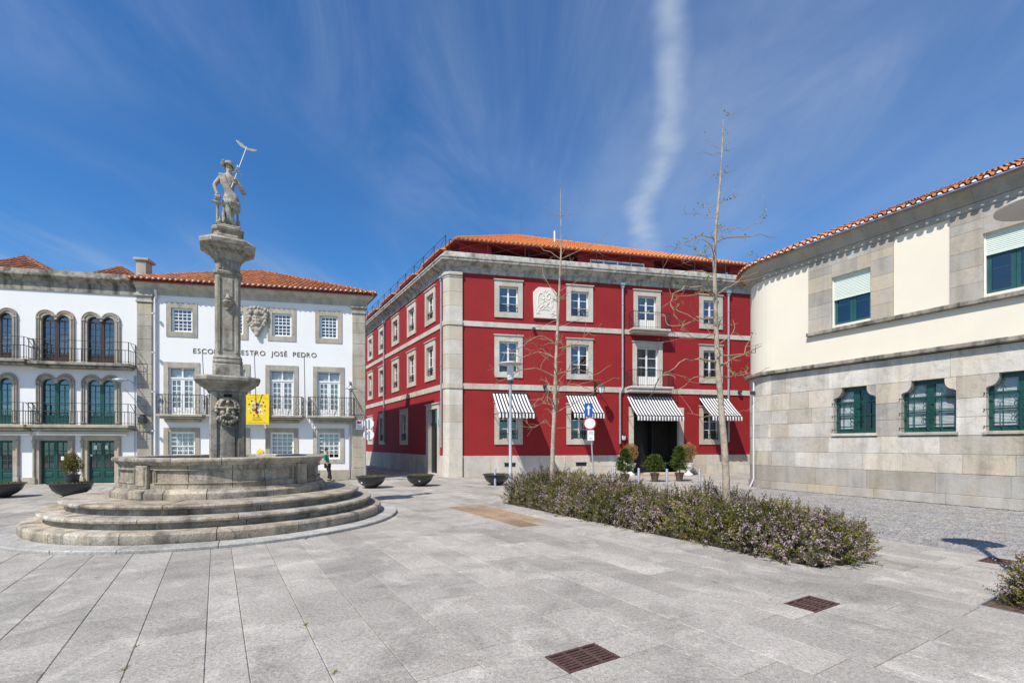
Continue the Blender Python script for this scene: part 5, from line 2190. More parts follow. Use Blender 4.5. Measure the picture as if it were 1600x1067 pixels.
# lower windows: green joinery, blinds and iron grilles
for k, (a, b) in enumerate(WN):
    za, zb = 2.30, 3.95
    mb = MB()
    xm = (a + b) / 2
    mb.ring(a, b, za - .02, zb, .09, .09, .1, .12, .20, .28)
    mb.box(xm - .10, xm + .10, .195, .28, za + .08, zb - .12)
    mb.box(a + .09, xm - .10, .21, .27, 3.36, 3.44)
    mb.box(xm + .10, b - .09, .21, .27, 3.36, 3.44)
    for xa, xb in ((a + .09, xm - .10), (xm + .10, b - .09)):
        mb.box(xa, xb, .215, .265, za + .62, za + .66)
    win = mk('window', mb.map(rmap), 'green', cream, CW)
    for xa, xb in ((a + .09, xm - .10), (xm + .10, b - .09)):
        for z0_, z1_ in ((za + .08, za + .62), (za + .66, 3.36), (3.44, zb - .12)):
            mk('pane', MB().box(xa, xb, .236, .242, z0_, z1_).map(rmap), 'glass_clear', win, CW)
        if not (k == 0 and xa > xm):
            bl = MB()
            z_ = za + .12
            while z_ < zb - .14:
                bl.add([(xa, .30, z_), (xb, .30, z_), (xb, .315, z_ + .035), (xa, .315, z_ + .035)], [(0, 1, 2, 3)])
                z_ += .042
            mk('blind', bl.map(rmap), 'woodwhite', win, CW)
    g = MB()
    for i in range(1, 4):
        x_ = a + (b - a) * i / 4
        g.tube((x_, .02, za + .03), (x_, .02, 3.52), .016, n=6)
        g.path([(x_ - .06, .02, 3.50), (x_ - .03, .02, 3.56), (x_, .02, 3.68), (x_ + .03, .02, 3.56), (x_ + .06, .02, 3.50)], .011, 4)
    for z_ in (za + .12, 2.92, 3.40):
        g.tube((a - .03, .02, z_), (b + .03, .02, z_), .015, n=6)
        g.tube((a - .03, -.06, z_), (a - .03, .04, z_), .018, n=5)
    for cz_ in (2.62, 2.78, 3.05, 3.2):
        for sg in (-1, 1):
            ring = [(xm + sg * .07 + .055 * math.cos(t), .015, cz_ + .07 * math.sin(t)) for t in [2 * math.pi * q / 8 * .8 for q in range(9)]]
            g.path(ring, .010, 4)
    mk('iron_grille', g.map(rmap), 'green', win, CW)
    mk('sill', rbox(a - .06, b + .06, -.05, .2, 2.17, 2.275, .015), 'ashlar', win, CW)
# frieze and cornice under the eaves
fz = MB()


def rsweep(prof, name, mat, smooth_=30, step=.45):
    st, s = [], SMIN
    while s < RB_S0 - 1e-6:
        st.append(s)
        s += step
    st += [RB_S0, SMAX]
    m = len(prof)
    v, f = [], []
    for s in st:
        for d, z in prof:
            v.append(rmap(s, d, z))
    for i in range(len(st) - 1):
        for j in range(m - 1):
            f.append((i * m + j, i * m + j + 1, (i + 1) * m + j + 1, (i + 1) * m + j))
    return mk(name, MB().add(v, f), mat, cream, CW, smooth_)


s = SMIN
while s < SMAX - .05:
    l = min(rr.uniform(1.1, 1.9), SMAX - s)
    if s < RB_S0 - .01 < RB_S0 + .01 < s + l:
        l = RB_S0 - s
    mk('frieze_stone', rbox(s + .002, s + l - .002, -.05, .15, 8.905, 9.12, .008), 'ashlar_grey', cream, CW, 30)
    s += l
s = SMIN
while s < SMAX - .05:
    l = min(rr.uniform(1.2, 2.0), SMAX - s)
    if s < RB_S0 - .01 < RB_S0 + .01 < s + l:
        l = RB_S0 - s
    st = [s + .002 + (l - .004) * i / 4 for i in range(5)]
    prof = [(.1, 9.125), (-.07, 9.125), (-.09, 9.16), (-.13, 9.20), (-.17, 9.30), (-.27, 9.42), (-.36, 9.47), (-.38, 9.56), (.1, 9.56)]
    m = len(prof)
    v, f = [], []
    for q in st:
        for d, z in prof:
            v.append(rmap(q, d, z))
    for i in range(4):
        for j in range(m - 1):
            f.append((i * m + j, i * m + j + 1, (i + 1) * m + j + 1, (i + 1) * m + j))
    f += [tuple(range(m - 1, -1, -1)), tuple(range(4 * m, 5 * m))]
    mk('cornice_stone', MB().add(v, f), 'ashlar_grey', cream, CW, 30)
    s += l
# roof: rows of barrel tiles along the eave, one by one
slope = R(24)
tc_, ts_ = math.cos(slope), math.sin(slope)
rv, rf_ = [], []
st, s = [], SMIN
while s < RB_S0:
    st.append(s)
    s += .22
st += [RB_S0, SMAX]
for s in st:
    for t in (-.5, 3.6 if s >= RB_S0 else 1.9):
        rv.append(rmap(s, t * tc_, 9.575 + (t + .5) * ts_))
for i in range(len(st) - 1):
    rf_.append((2 * i, 2 * i + 2, 2 * i + 3, 2 * i + 1))
croof = mk('roof', MB().add(rv, rf_), 'tile_old', cream, CW)
far = MB()
farp = []
s = SMIN + .1
k = 0
while s < SMAX:
    wide = .27
    for row_ in range(8 if s > RB_S0 + .12 else 5):
        t0, t1 = -.56 + row_ * .46, -.56 + row_ * .46 + .52
        v = []
        for (t, r_, lift) in ((t0, .108, .025), (t1, .092, .008)):
            for q in range(5):
                an = math.pi * q / 4
                v.append(rmap(s + math.cos(an) * r_, t * tc_, 9.575 + (t + .5) * ts_ + math.sin(an) * r_ + lift))
        v.append(rmap(s, t0 * tc_, 9.585 + (t0 + .5) * ts_))
        f = [(q, q + 1, q + 6, q + 5) for q in range(4)]
        if row_ == 0:
            mb = MB().add(v, f)
            t_ = mk('eave_tile', mb, 'tile', croof, CW, 60)
            vm = [Vector(v[10]).lerp(Vector(q_), .58) for q_ in v[:5]]
            mm = MB().add([*vm, v[10]], [(1, 0, 5), (2, 1, 5), (3, 2, 5), (4, 3, 5)])
            mm.map(lambda x, y, z: tuple(Vector((x, y, z)) + CWi.to_3x3() @ (RB.n * .003)))
            mb2 = MB()
            o = 0
            for i in range(3):
                pass
            farm = mm
            mort.append(mm) if 'mort' in globals() else globals().__setitem__('mort', [mm])
            # under-tile, hollow side up, showing its edge below the eave
            v2 = []
            for t in (t0 - .06, t1):
                for q in range(5):
                    an = math.pi * q / 4
                    v2.append(rmap(s + .135 + math.cos(an) * .10, t * tc_, 9.57 + (t + .5) * ts_ - math.sin(an) * .06 + .04))
            mk('eave_tile', MB().add(v2, [(q, q + 1, q + 6, q + 5) for q in range(4)]), 'tile', croof, CW, 60)
        else:
            far.add(v, f)
            farp += [rr.random()] * 4
    s += wide
    k += 1
me = far.mesh('roof_tiles', 60)
me.attributes.new('piece', 'FLOAT', 'FACE').data.foreach_set('value', farp)
o = link('roof_tiles', me, 'tile', croof, CW)
o['kind'] = 'stuff'
allm = MB()
for q in mort:
    allm.add(q.v, q.f)
o = mk('eave_mortar', allm, 'mortar', croof, CW)
o['kind'] = 'stuff'
# downpipe and base stone at the rounded corner
ps = -8.55
mk('downpipe', MB().path([rmap(ps, -.06, 4.6), rmap(ps, -.06, .35), rmap(ps - .1, -.12, .1), rmap(ps - .12, -.16, .02)], .035, 8), 'whitepipe', cream, CW, 40)
mk('lamp_fitting', MB().cbox(-.08, .08, -.1, .06, 0, .16, .02).map(lambda x, y, z: rmap(ps + x, y - .08, 4.05 + z)), 'darkgrey', cream, CW)
# rear, closing the block
q0, q1_ = rmap(SMAX, 0, 0), rmap(SMAX, 9, 0)
q2_ = rmap(SMIN, 0, 0)
hid = MB()
a_, b_ = Vector(q2_), Vector(q2_) + Vector((14, 3, 0))
for a, b in ((Vector(q0), Vector(q1_)), (a_, b_), (b_, Vector(q1_))):
    hid.add([a, b, b + Vector((0, 0, 9.6)), a + Vector((0, 0, 9.6))], [(0, 1, 2, 3)])
hid.add([Vector(q0) + Vector((0, 0, 9.0)), Vector(q1_) + Vector((0, 0, 9.0)), b_ + Vector((0, 0, 9.0)), a_ + Vector((0, 0, 9.0)), Vector(rmap(RB_S0, .1, 9.0))], [(0, 1, 2, 3, 4)])
mk('rear_wall', hid, 'cream', cream, CW)

# ================================================================== the fountain
FC = Vector((-7.35, 12.5, 0))
FANG = math.atan2(-FC.y, -FC.x)            # direction from the fountain to the viewer
fountain = thing('fountain', 'round granite fountain with stepped base, carved basin and tall central column', 'fountain', FC)
FM = W[fountain]
fr_ = random.Random(8)


def ring_stones(name, prof, n, mat, offset=0.0, gap=.007, jitter=.15, seg=10, out_j=.003):
    """closed profile (r, z) cut into n separate curved stones"""
    cuts = [2 * math.pi * (i + fr_.uniform(-jitter, jitter)) / n + offset for i in range(n)]
    cuts.append(cuts[0] + 2 * math.pi)
    rm = max(p_[0] for p_ in prof)
    for a, b in zip(cuts, cuts[1:]):
        dj, zj = fr_.uniform(-out_j, out_j), fr_.uniform(-.003, .003)
        pr_ = [(r + (dj if r > rm - .5 else 0), z + zj) for r, z in prof]
        mb = MB().lathe(pr_, seg, a + gap / rm, b - gap / rm, closed_prof=True)
        mk(name, mb, mat, fountain, FM, 35)


ring_stones('kerb_stone', [(3.6, -.03), (4.24, -.03), (4.25, -.01), (4.25, .05), (4.235, .065), (3.6, .065)], 18, 'paving_kerb')
ring_stones('step_stone', [(3.2, .06), (3.80, .06), (3.82, .09), (3.82, .23), (3.79, .27), (3.74, .28), (3.2, .28)], 16, 'fountain', .1)
ring_stones('step_riser', [(2.9, .275), (3.43, .275), (3.44, .30), (3.42, .38), (2.9, .38)], 15, 'fountain', .25)
ring_stones('step_stone', [(2.85, .38), (3.43, .38), (3.51, .395), (3.555, .42), (3.56, .455), (3.54, .485), (3.49, .495), (2.85, .495)], 14, 'fountain', .3)
ring_stones('step_riser', [(2.2, .49), (3.10, .49), (3.11, .52), (3.09, .60), (2.2, .60)], 14, 'fountain', .05)
ring_stones('step_stone', [(2.2, .60), (3.10, .60), (3.18, .615), (3.22, .64), (3.23, .675), (3.21, .70), (3.15, .71), (2.2, .71)], 13, 'fountain', .5)
inner = [(2.3, .705), (.2, .705), (.2, .60), (2.3, .60)]
mk('platform', MB().lathe([(.3, .702), (2.25, .702)], 40), 'fountain', fountain, FM)
# basin: eight wall panels between pilasters, moulded base and rim
PIL = [FANG + R(45 + 90 * k) for k in range(4)]
ring_stones('basin_base', [(1.9, .70), (2.36, .70), (2.37, .72), (2.37, .84), (2.34, .87), (2.30, .89), (2.285, .93), (1.9, .93)], 14, 'fountain', .2)
for k in range(4):
    a0, a1 = PIL[k] + .075, PIL[(k + 1) % 4] - .075
    if a1 < a0:
        a1 += 2 * math.pi
    n = 4
    cuts = [a0 + (a1 - a0) * (i + (fr_.uniform(-.12, .12) if 0 < i < n else 0)) / n for i in range(n + 1)]
    for i in range(n):
        dj = fr_.uniform(-.004, .004)
        mb = MB().lathe([(1.95, .93), (2.205, .93), (2.205, 1.04), (2.165 + dj, 1.055), (2.165 + dj, 1.33), (2.205, 1.345), (2.205, 1.43), (1.95, 1.43)], 6, cuts[i] + .003, cuts[i + 1] - .003, closed_prof=True)
        mk('basin_panel', mb, 'fountain', fountain, FM, 30)
    # sunk moulding strip and raised frame round the panel
    mb = MB()
    for zc_ in (1.05, 1.338):
        pts = [(2.21 * math.cos(t), 2.21 * math.sin(t), zc_) for t in [a0 + .05 + (a1 - a0 - .1) * i / 24 for i in range(25)]]
        mb.path(pts, .016, 5)
    for t in (a0 + .05, a1 - .05):
        mb.path([(2.21 * math.cos(t), 2.21 * math.sin(t), 1.05), (2.21 * math.cos(t), 2.21 * math.sin(t), 1.338)], .016, 5)
    mk('panel_moulding', mb, 'fountain', fountain, FM, 50)
    t = PIL[k]
    Mp = FM @ RZ(t - math.pi / 2)
    mb = MB()
    mb.cbox(-.155, .155, 2.0, 2.27, .93, 1.43, .015)
    mb.cbox(-.11, .11, 2.2, 2.29, .99, 1.40, .012)
    mb.cbox(-.175, .175, 2.0, 2.405, .715, .90, .02)
    mk('basin_pilaster', mb, 'fountain', fountain, Mp)
ring_stones('basin_rim', [(1.88, 1.43), (2.22, 1.43), (2.25, 1.455), (2.27, 1.49), (2.315, 1.51), (2.33, 1.54), (2.325, 1.575), (2.30, 1.59), (1.90, 1.59), (1.88, 1.575)], 16, 'fountain', .12, out_j=.003)
mk('water', MB().lathe([(.3, 1.33), (1.96, 1.33)], 40), 'glass_dark', fountain, FM)
# column, square with chamfered corners, facing the viewer
CA = FANG + math.pi / 2                       # local -y looks at the viewer
CM = FM @ RZ(CA)


def octo(half, ch):
    """clockwise so that the right-hand side is outside"""
    h, c = half, half - ch
    return [(-c, -h), (c, -h), (h, -c), (h, c), (c, h), (-c, h), (-h, c), (-h, -c)]


def col_piece(name, half, ch, prof, mat='column', smooth=None, cap=True):
    mb = MB().sweep(octo(half, ch), prof, closed=True)
    if cap:
        m = len(prof)
        mb.f.append(tuple(i * m + m - 1 for i in range(8)))
        mb.f.append(tuple(i * m for i in range(7, -1, -1)))
    return mk(name, mb, mat, fountain, CM, smooth)


col_piece('pedestal_block', .40, .10, [(0, .70), (0, 1.95)])
col_piece('pedestal_block', .40, .10, [(0, 1.953), (0, 2.62)])
col_piece('pedestal_block', .40, .10, [(0, 2.623), (0, 3.22)])
for sx in (-1, 1):
    mk('pedestal_strip', MB().cbox(sx * .30 - .075, sx * .30 + .075, -.445, -.39, .72, 3.2, .015), 'column', fountain, CM)
mk('pedestal_panel', MB().cbox(-.16, .16, -.425, -.39, 1.0, 2.35, .012), 'column', fountain, CM)
col_piece('pedestal_cornice', .42, .10, [(0, 3.20), (.03, 3.22), (.05, 3.28), (.15, 3.36), (.22, 3.40), (.24, 3.45), (.30, 3.47), (.31, 3.54), (.28, 3.58), (-.1, 3.60)], smooth=30)
col_piece('shaft_base', .335, .07, [(0, 3.58), (0, 3.86), (.0, 3.90), (-.03, 3.93)], smooth=30)
col_piece('shaft_moulding', .30, .06, [(0, 3.925), (.03, 3.95), (.035, 3.99), (.01, 4.03), (.025, 4.07), (.0, 4.12), (-.02, 4.14)], smooth=40)
zs = [4.13, 4.78, 5.45, 6.18]
for a, b in zip(zs, zs[1:]):
    col_piece('shaft_block', .285, .075, [(0, a + .002), (0, b - .002)])
for sx in (-1, 1):
    mk('shaft_strip', MB().cbox(sx * .20 - .035, sx * .20 + .035, -.312, -.28, 4.2, 6.12, .01), 'column', fountain, CM)
mk('shaft_panel', MB().cbox(-.11, .11, -.305, -.28, 4.28, 5.30, .012).cbox(-.11, .11, -.305, -.28, 5.62, 6.08, .012), 'column', fountain, CM)
# small carved vase on the shaft
mk('carved_vase', MB().lathe([(.0, 5.27), (.05, 5.28), (.06, 5.31), (.04, 5.34), (.10, 5.40), (.13, 5.48), (.10, 5.53), (.12, 5.56), (.05, 5.60), (.03, 5.68), (.0, 5.70)], 12, center=(0, -.30)), 'column', fountain, CM, 50)
col_piece('neck_ring', .285, .075, [(0, 6.18), (.035, 6.20), (.04, 6.25), (.015, 6.28), (0, 6.28)], smooth=40)
col_piece('shaft_neck', .275, .07, [(0, 6.28), (0, 6.58)])
fl = MB()
for k in range(5):
    x_ = -.18 + .09 * k
    fl.cbox(x_ - .03, x_ + .03, -.292, -.27, 6.31, 6.55, .012)
mk('fluting', fl, 'column', fountain, CM)
col_piece('capital', .28, .07, [(0, 6.57), (.025, 6.60), (.035, 6.66), (.10, 6.72), (.12, 6.77), (.22, 6.81), (.24, 6.86), (.33, 6.89), (.345, 6.97), (.32, 7.01), (.28, 7.04), (-.1, 7.08)], smooth=30)
dn = MB()
for k in range(9):
    x_ = -.36 + .09 * k
    dn.cbox(x_ - .025, x_ + .025, -.445, -.39, 6.735, 6.79, .008)
mk('dentils', dn, 'column', fountain, CM)
col_piece('statue_plinth', .29, .09, [(0, 7.07), (.05, 7.10), (.05, 7.16), (.02, 7.20), (.02, 7.26), (.06, 7.30), (.07, 7.36), (.03, 7.40), (-.06, 7.43)], smooth=30)
# spout mask: bearded lion face
lm_ = MB()
blob(lm_, 0, .02, .02, .20, .12, .27)
blob(lm_, 0, -.12, .0, .036, .07, .10)
blob(lm_, 0, -.135, -.055, .055, .06, .035)
for sx in (-1, 1):
    blob(lm_, sx * .085, -.105, .085, .075, .045, .024)
    blob(lm_, sx * .105, -.085, -.03, .055, .05, .055)
    blob(lm_, sx * .065, -.125, -.105, .07, .045, .026)
    blob(lm_, sx * .125, -.11, -.125, .04, .04, .03)
    for q in range(7):
        t = math.pi * (-.05 + .55 * q / 6)
        blob(lm_, sx * .235 * math.cos(t), -.035, .05 + .265 * math.sin(t), .052, .07, .05, 1)
        blob(lm_, sx * .165 * math.cos(t + .1), -.075, .10 + .20 * math.sin(t + .1), .036, .05, .036, 1)
    for q in range(4):
        blob(lm_, sx * (.03 + .055 * q), -.09, -.20 - .045 * math.cos(q), .032, .055, .06, 1)
        blob(lm_, sx * (.05 + .055 * q), -.05, -.285 + .035 * q, .034, .055, .045, 1)
blob(lm_, 0, -.10, .22, .05, .05, .05, 1)
mk('spout_shade_block', MB().cbox(-.09, .09, -.432, -.39, 2.96, 3.14, .008), 'pit_shade', fountain, CM)  # raised near-black block, its colour stands in for the shade of a hole
link('lion_mask', remesh(lm_, .011, 0), 'column', fountain, CM @ T(0, -.44, 2.70) @ Matrix.Scale(1.05, 4))

# ================================================================== statue of a robed youth on top
stt = thing('statue', 'stone statue of a draped youth in brimmed hat holding a winged staff', 'statue', CM @ T(0, 0, 7.43))
SM_ = W[stt]


def sp(x, z, y=0.0):
    """pixel of the close-up to statue metres"""
    return Vector(((x - 305) / 505, y, (905 - z) / 442))


B = []
E_ = []
RAD = []


def jn(p, r, link_=None):
    B.append(p)
    RAD.append(r)
    if link_ is not None:
        E_.append((link_, len(B) - 1))
    return len(B) - 1


pel = jn(sp(335, 590, .0), (.135, .115))
wst = jn(sp(325, 490, -.01), (.125, .10), pel)
rib = jn(sp(318, 400, .0), (.15, .115), wst)
chs = jn(sp(320, 325, .01), (.14, .105), rib)
nck = jn(sp(318, 272, .0), (.058, .06), chs)
jaw = jn(sp(321, 228, -.025), (.066, .075), nck)
crn = jn(sp(316, 180, -.01), (.085, .095), jaw)
jn(sp(314, 145, .0), (.06, .07), crn)
s1 = jn(sp(232, 318, .0), .072, chs)
e1_ = jn(sp(152, 430, .02), .052, s1)
w1_ = jn(sp(178, 520, -.10), .036, e1_)
jn(sp(190, 560, -.13), (.045, .035), w1_)
s2 = jn(sp(412, 330, .0), .070, chs)
e2_ = jn(sp(498, 475, -.04), .056, s2)
w2_ = jn(sp(420, 400, -.17), .040, e2_)
jn(sp(385, 385, -.19), (.045, .04), w2_)
h1 = jn(sp(285, 600, -.04), .10, pel)
k1 = jn(sp(315, 735, -.13), .066, h1)
c1_ = jn(sp(355, 810, -.09), .060, k1)
a1_ = jn(sp(398, 872, -.06), .038, c1_)
jn(sp(405, 893, -.16), .036, a1_)
h2 = jn(sp(375, 600, .03), .10, pel)
k2 = jn(sp(335, 755, .02), .066, h2)
c2_ = jn(sp(322, 820, .05), .060, k2)
a2_ = jn(sp(318, 878, .03), .040, c2_)
jn(sp(305, 893, -.07), .038, a2_)
link('body', skin_mesh([tuple(p_) for p_ in B], E_, RAD, 2, pel), 'statue', stt, SM_)
# face and hands
fm = MB()
fc = sp(320, 205, -.09)
blob(fm, fc.x, fc.y - .015, fc.z - .005, .014, .026, .032)
blob(fm, fc.x, fc.y + .005, fc.z + .042, .045, .02, .012)
for sx in (-1, 1):
    blob(fm, fc.x + sx * .028, fc.y + .006, fc.z + .018, .016, .012, .010)
    blob(fm, fc.x + sx * .04, fc.y + .02, fc.z - .02, .022, .02, .022)
    blob(fm, fc.x + sx * .078, fc.y + .085, fc.z + .005, .012, .02, .03)
blob(fm, fc.x, fc.y + .004, fc.z - .048, .026, .014, .008)
blob(fm, fc.x, fc.y + .014, fc.z - .078, .03, .022, .022)
mk('face', fm, 'statue', stt, SM_, 60)
hm = MB()
hd = sp(388, 385, -.22)
for q in range(4):
    p_ = hd + Vector((-.035 + .012 * q, -.0, .03 - .022 * q))
    hm.path([p_ + Vector((.05, .03, .004)), p_ + Vector((.02, -.03, .004)), p_ + Vector((-.02, -.03, 0)), p_ + Vector((-.035, .0, -.004))], [.016, .017, .015, .012], 6)
hm.path([hd + Vector((.03, .0, .05)), hd + Vector((.0, -.03, .06)), hd + Vector((-.03, -.025, .055))], [.018, .017, .013], 6)
hd = sp(192, 575, -.14)
for q in range(4):
    hm.path([hd + Vector((-.04 + .027 * q, .0, .03)), hd + Vector((-.045 + .03 * q, -.05, .01)), hd + Vector((-.045 + .03 * q, -.055, -.045 - .01 * (q in (1, 2)))), hd + Vector((-.04 + .027 * q, -.03, -.075))], [.018, .017, .015, .012], 6)
hm.path([hd + Vector((.04, .02, .03)), hd + Vector((.075, -.02, -.0)), hd + Vector((.07, -.03, -.045))], [.018, .016, .012], 6)
mk('fingers', hm, 'statue', stt, SM_, 60)
# hair, hat with wing
ht = MB()
hc = sp(314, 172, 0)
ht.lathe([(.001, .125), (.06, .115), (.10, .07), (.112, .02), (.115, -.005), (.150, -.015), (.158, -.025), (.145, -.034), (.10, -.025)], 20)
ht.map(lambda x, y, z: hc + Matrix.Rotation(R(8), 3, 'Y') @ Matrix.Rotation(R(-8), 3, 'X') @ Vector((x, y * 1.05, z)))
mk('hat', ht, 'statue', stt, SM_, 50)
wg = MB()
for q in range(4):
    blob(wg, sp(255, 130).x - .012 * q, -.02 + .01 * q, sp(255, 128).z - .028 * q, .035, .02, .035, 1)
for q in range(6):
    t = R(150 + 40 * q)
    blob(wg, hc.x + .09 * math.cos(t), .04 + .06 * math.sin(t) * .6, hc.z - .06 - .012 * (q % 3), .035, .035, .04, 1)
mk('hat_wing', wg, 'statue', stt, SM_, 50)
# drapery: sash over the shoulder and folds round the hips
dr = MB()


def ribbon(pts, r):
    dr.path(pts, r, 7)


for q in range(5):
    o_ = (q - 2) * .028
    ribbon([sp(238, 292, .06) + Vector((o_ * .5, 0, .03)), sp(238, 300, -.10) + Vector((o_, 0, -.01)), sp(262, 400, -.135) + Vector((o_, 0, o_ * .6)), sp(325, 500, -.135) + Vector((o_ * .8, 0, o_)), sp(392, 570, -.12) + Vector((o_ * .5, -.005 * q, o_ * 1.2)), sp(436, 630, -.02) + Vector((0, 0, o_ * 1.3)), sp(430, 650, .10) + Vector((0, 0, o_))], [.022, .026, .025, .026, .030, .032, .028])
blob(dr, sp(340, 595).x, .01, sp(340, 595).z, .175, .145, .13)
blob(dr, sp(385, 650).x, .0, sp(385, 645).z, .11, .12, .12)
blob(dr, sp(290, 620).x, -.05, sp(290, 625).z, .11, .12, .13)
for q in range(6):
    x_ = 262 + q * 32
    ribbon([sp(x_, 545, -.12 + .004 * q), sp(x_ + 10, 610, -.165 + .012 * abs(q - 2)), sp(x_ + 22, 690 - 8 * (q % 2), -.12 + .02 * abs(q - 2))], [.016, .024, .016])
for q in range(1):
    ribbon([sp(400, 640, .10), sp(420 - 14 * q, 720, .10), sp(405 - 18 * q, 860, .09)], [.03, .03, .03])
link('drapery', remesh(dr, .02, 2), 'statue', stt, SM_)
# anchor under the hand, stump and wing behind the leg
an = MB()
an.path([sp(130, 638, -.13), sp(195, 645, -.13), sp(262, 650, -.10)], [.034, .040, .034], 8)
an.path([sp(190, 655, -.12), sp(192, 770, -.10), sp(190, 890, -.08)], [.034, .034, .040], 8)
an.path([sp(186, 870, -.12), sp(225, 850, -.16), sp(215, 800, -.16)], [.05, .05, .012], 8)
an.path([sp(186, 870, -.10), sp(250, 870, -.08), sp(262, 820, -.06)], [.05, .045, .012], 8)
blob(an, sp(190, 600).x, -.12, sp(190, 602).z, .075, .07, .04)
mk('anchor', an, 'statue', stt, SM_, 60)
tr_ = MB()
tr_.path([sp(262, 905, .06), sp(268, 800, .08), sp(262, 720, .08), sp(275, 640, .06)], [.075, .06, .05, .04], 8)
for q in range(4):
    tr_.path([sp(415, 880, .02), sp(420 + 6 * q, 820, .02), sp(405 + 11 * q, 760 + 8 * q, .0)], [.035, .03, .008], 6)
mk('stump', tr_, 'statue', stt, SM_, 50)
mk('foot_slab', MB().cbox(-.27, .29, -.24, .22, -.005, .045, .02), 'statue', stt, SM_)
# winged staff
pt0, pt1 = sp(345, 462, -.22), sp(520, -50, -.20)
sf_ = MB().path([pt0, pt0.lerp(pt1, .5), pt1], [.016, .014, .013], 8)
mid = pt0.lerp(pt1, .36)
for sg in (-1, 1):
    sf_.path([mid, mid + Vector((.05 * sg, -.03, .05)), mid + Vector((-.03 * sg, -.03, .11)), mid + Vector((.03 * sg, -.02, .16)), mid + Vector((.0, 0, .2))], [.010, .012, .011, .009, .006], 6)
    sf_.path([mid, mid + Vector((.07 * sg, -.01, .0)), mid + Vector((.11 * sg, -.01, -.03))], [.010, .012, .010], 6)
stf = mk('staff', sf_, 'lampgrey', stt, SM_, 50)
for sg in (-1, 1):
    o_ = [(0, -.02), (.05, .0), (.12, .0), (.20, .05), (.24, .12), (.19, .10), (.20, .12), (.13, .09), (.12, .10), (.06, .06), (0, .05)]
    if sg > 0:
        o_ = [(x_, z_ * .62 - x_ * .10) for x_, z_ in o_]
    else:
        o_ = [(-x_, z_ + x_ * .18) for x_, z_ in o_][::-1]
    link('staff_wing', shape2d([o_], .012, .003), 'lead', stf, SM_ @ T(*(pt1 + Vector((0, 0, -.06)))))

# ================================================================== planted bed: flowering hedge
hm_ = PAM @ T(HEDGE[0], HEDGE[2], 0)
hl_, hw_ = HEDGE[3] - HEDGE[2], HEDGE[1] - HEDGE[0]
hedge = thing('flowering_hedge', 'long low green hedge speckled with mauve flowers in the paved square', 'hedge', hm_)
mk('soil', MB().add([(.02, .02, -.012), (hw_ - .02, .02, -.012), (hw_ - .02, hl_ - .02, -.012), (.02, hl_ - .02, -.012)], [(0, 1, 2, 3)]), 'soil', hedge)
mk('bed_edge', MB().box(-.012, .012, 0, hl_, -.03, .006).box(.012, hw_ - .012, -.012, .012, -.03, .006).box(hw_ - .012, hw_ + .012, 0, hl_, -.03, .006).box(.012, hw_ - .012, hl_ - .012, hl_ + .012, -.03, .006), 'galv', hedge)
rng = np.random.RandomState(5)


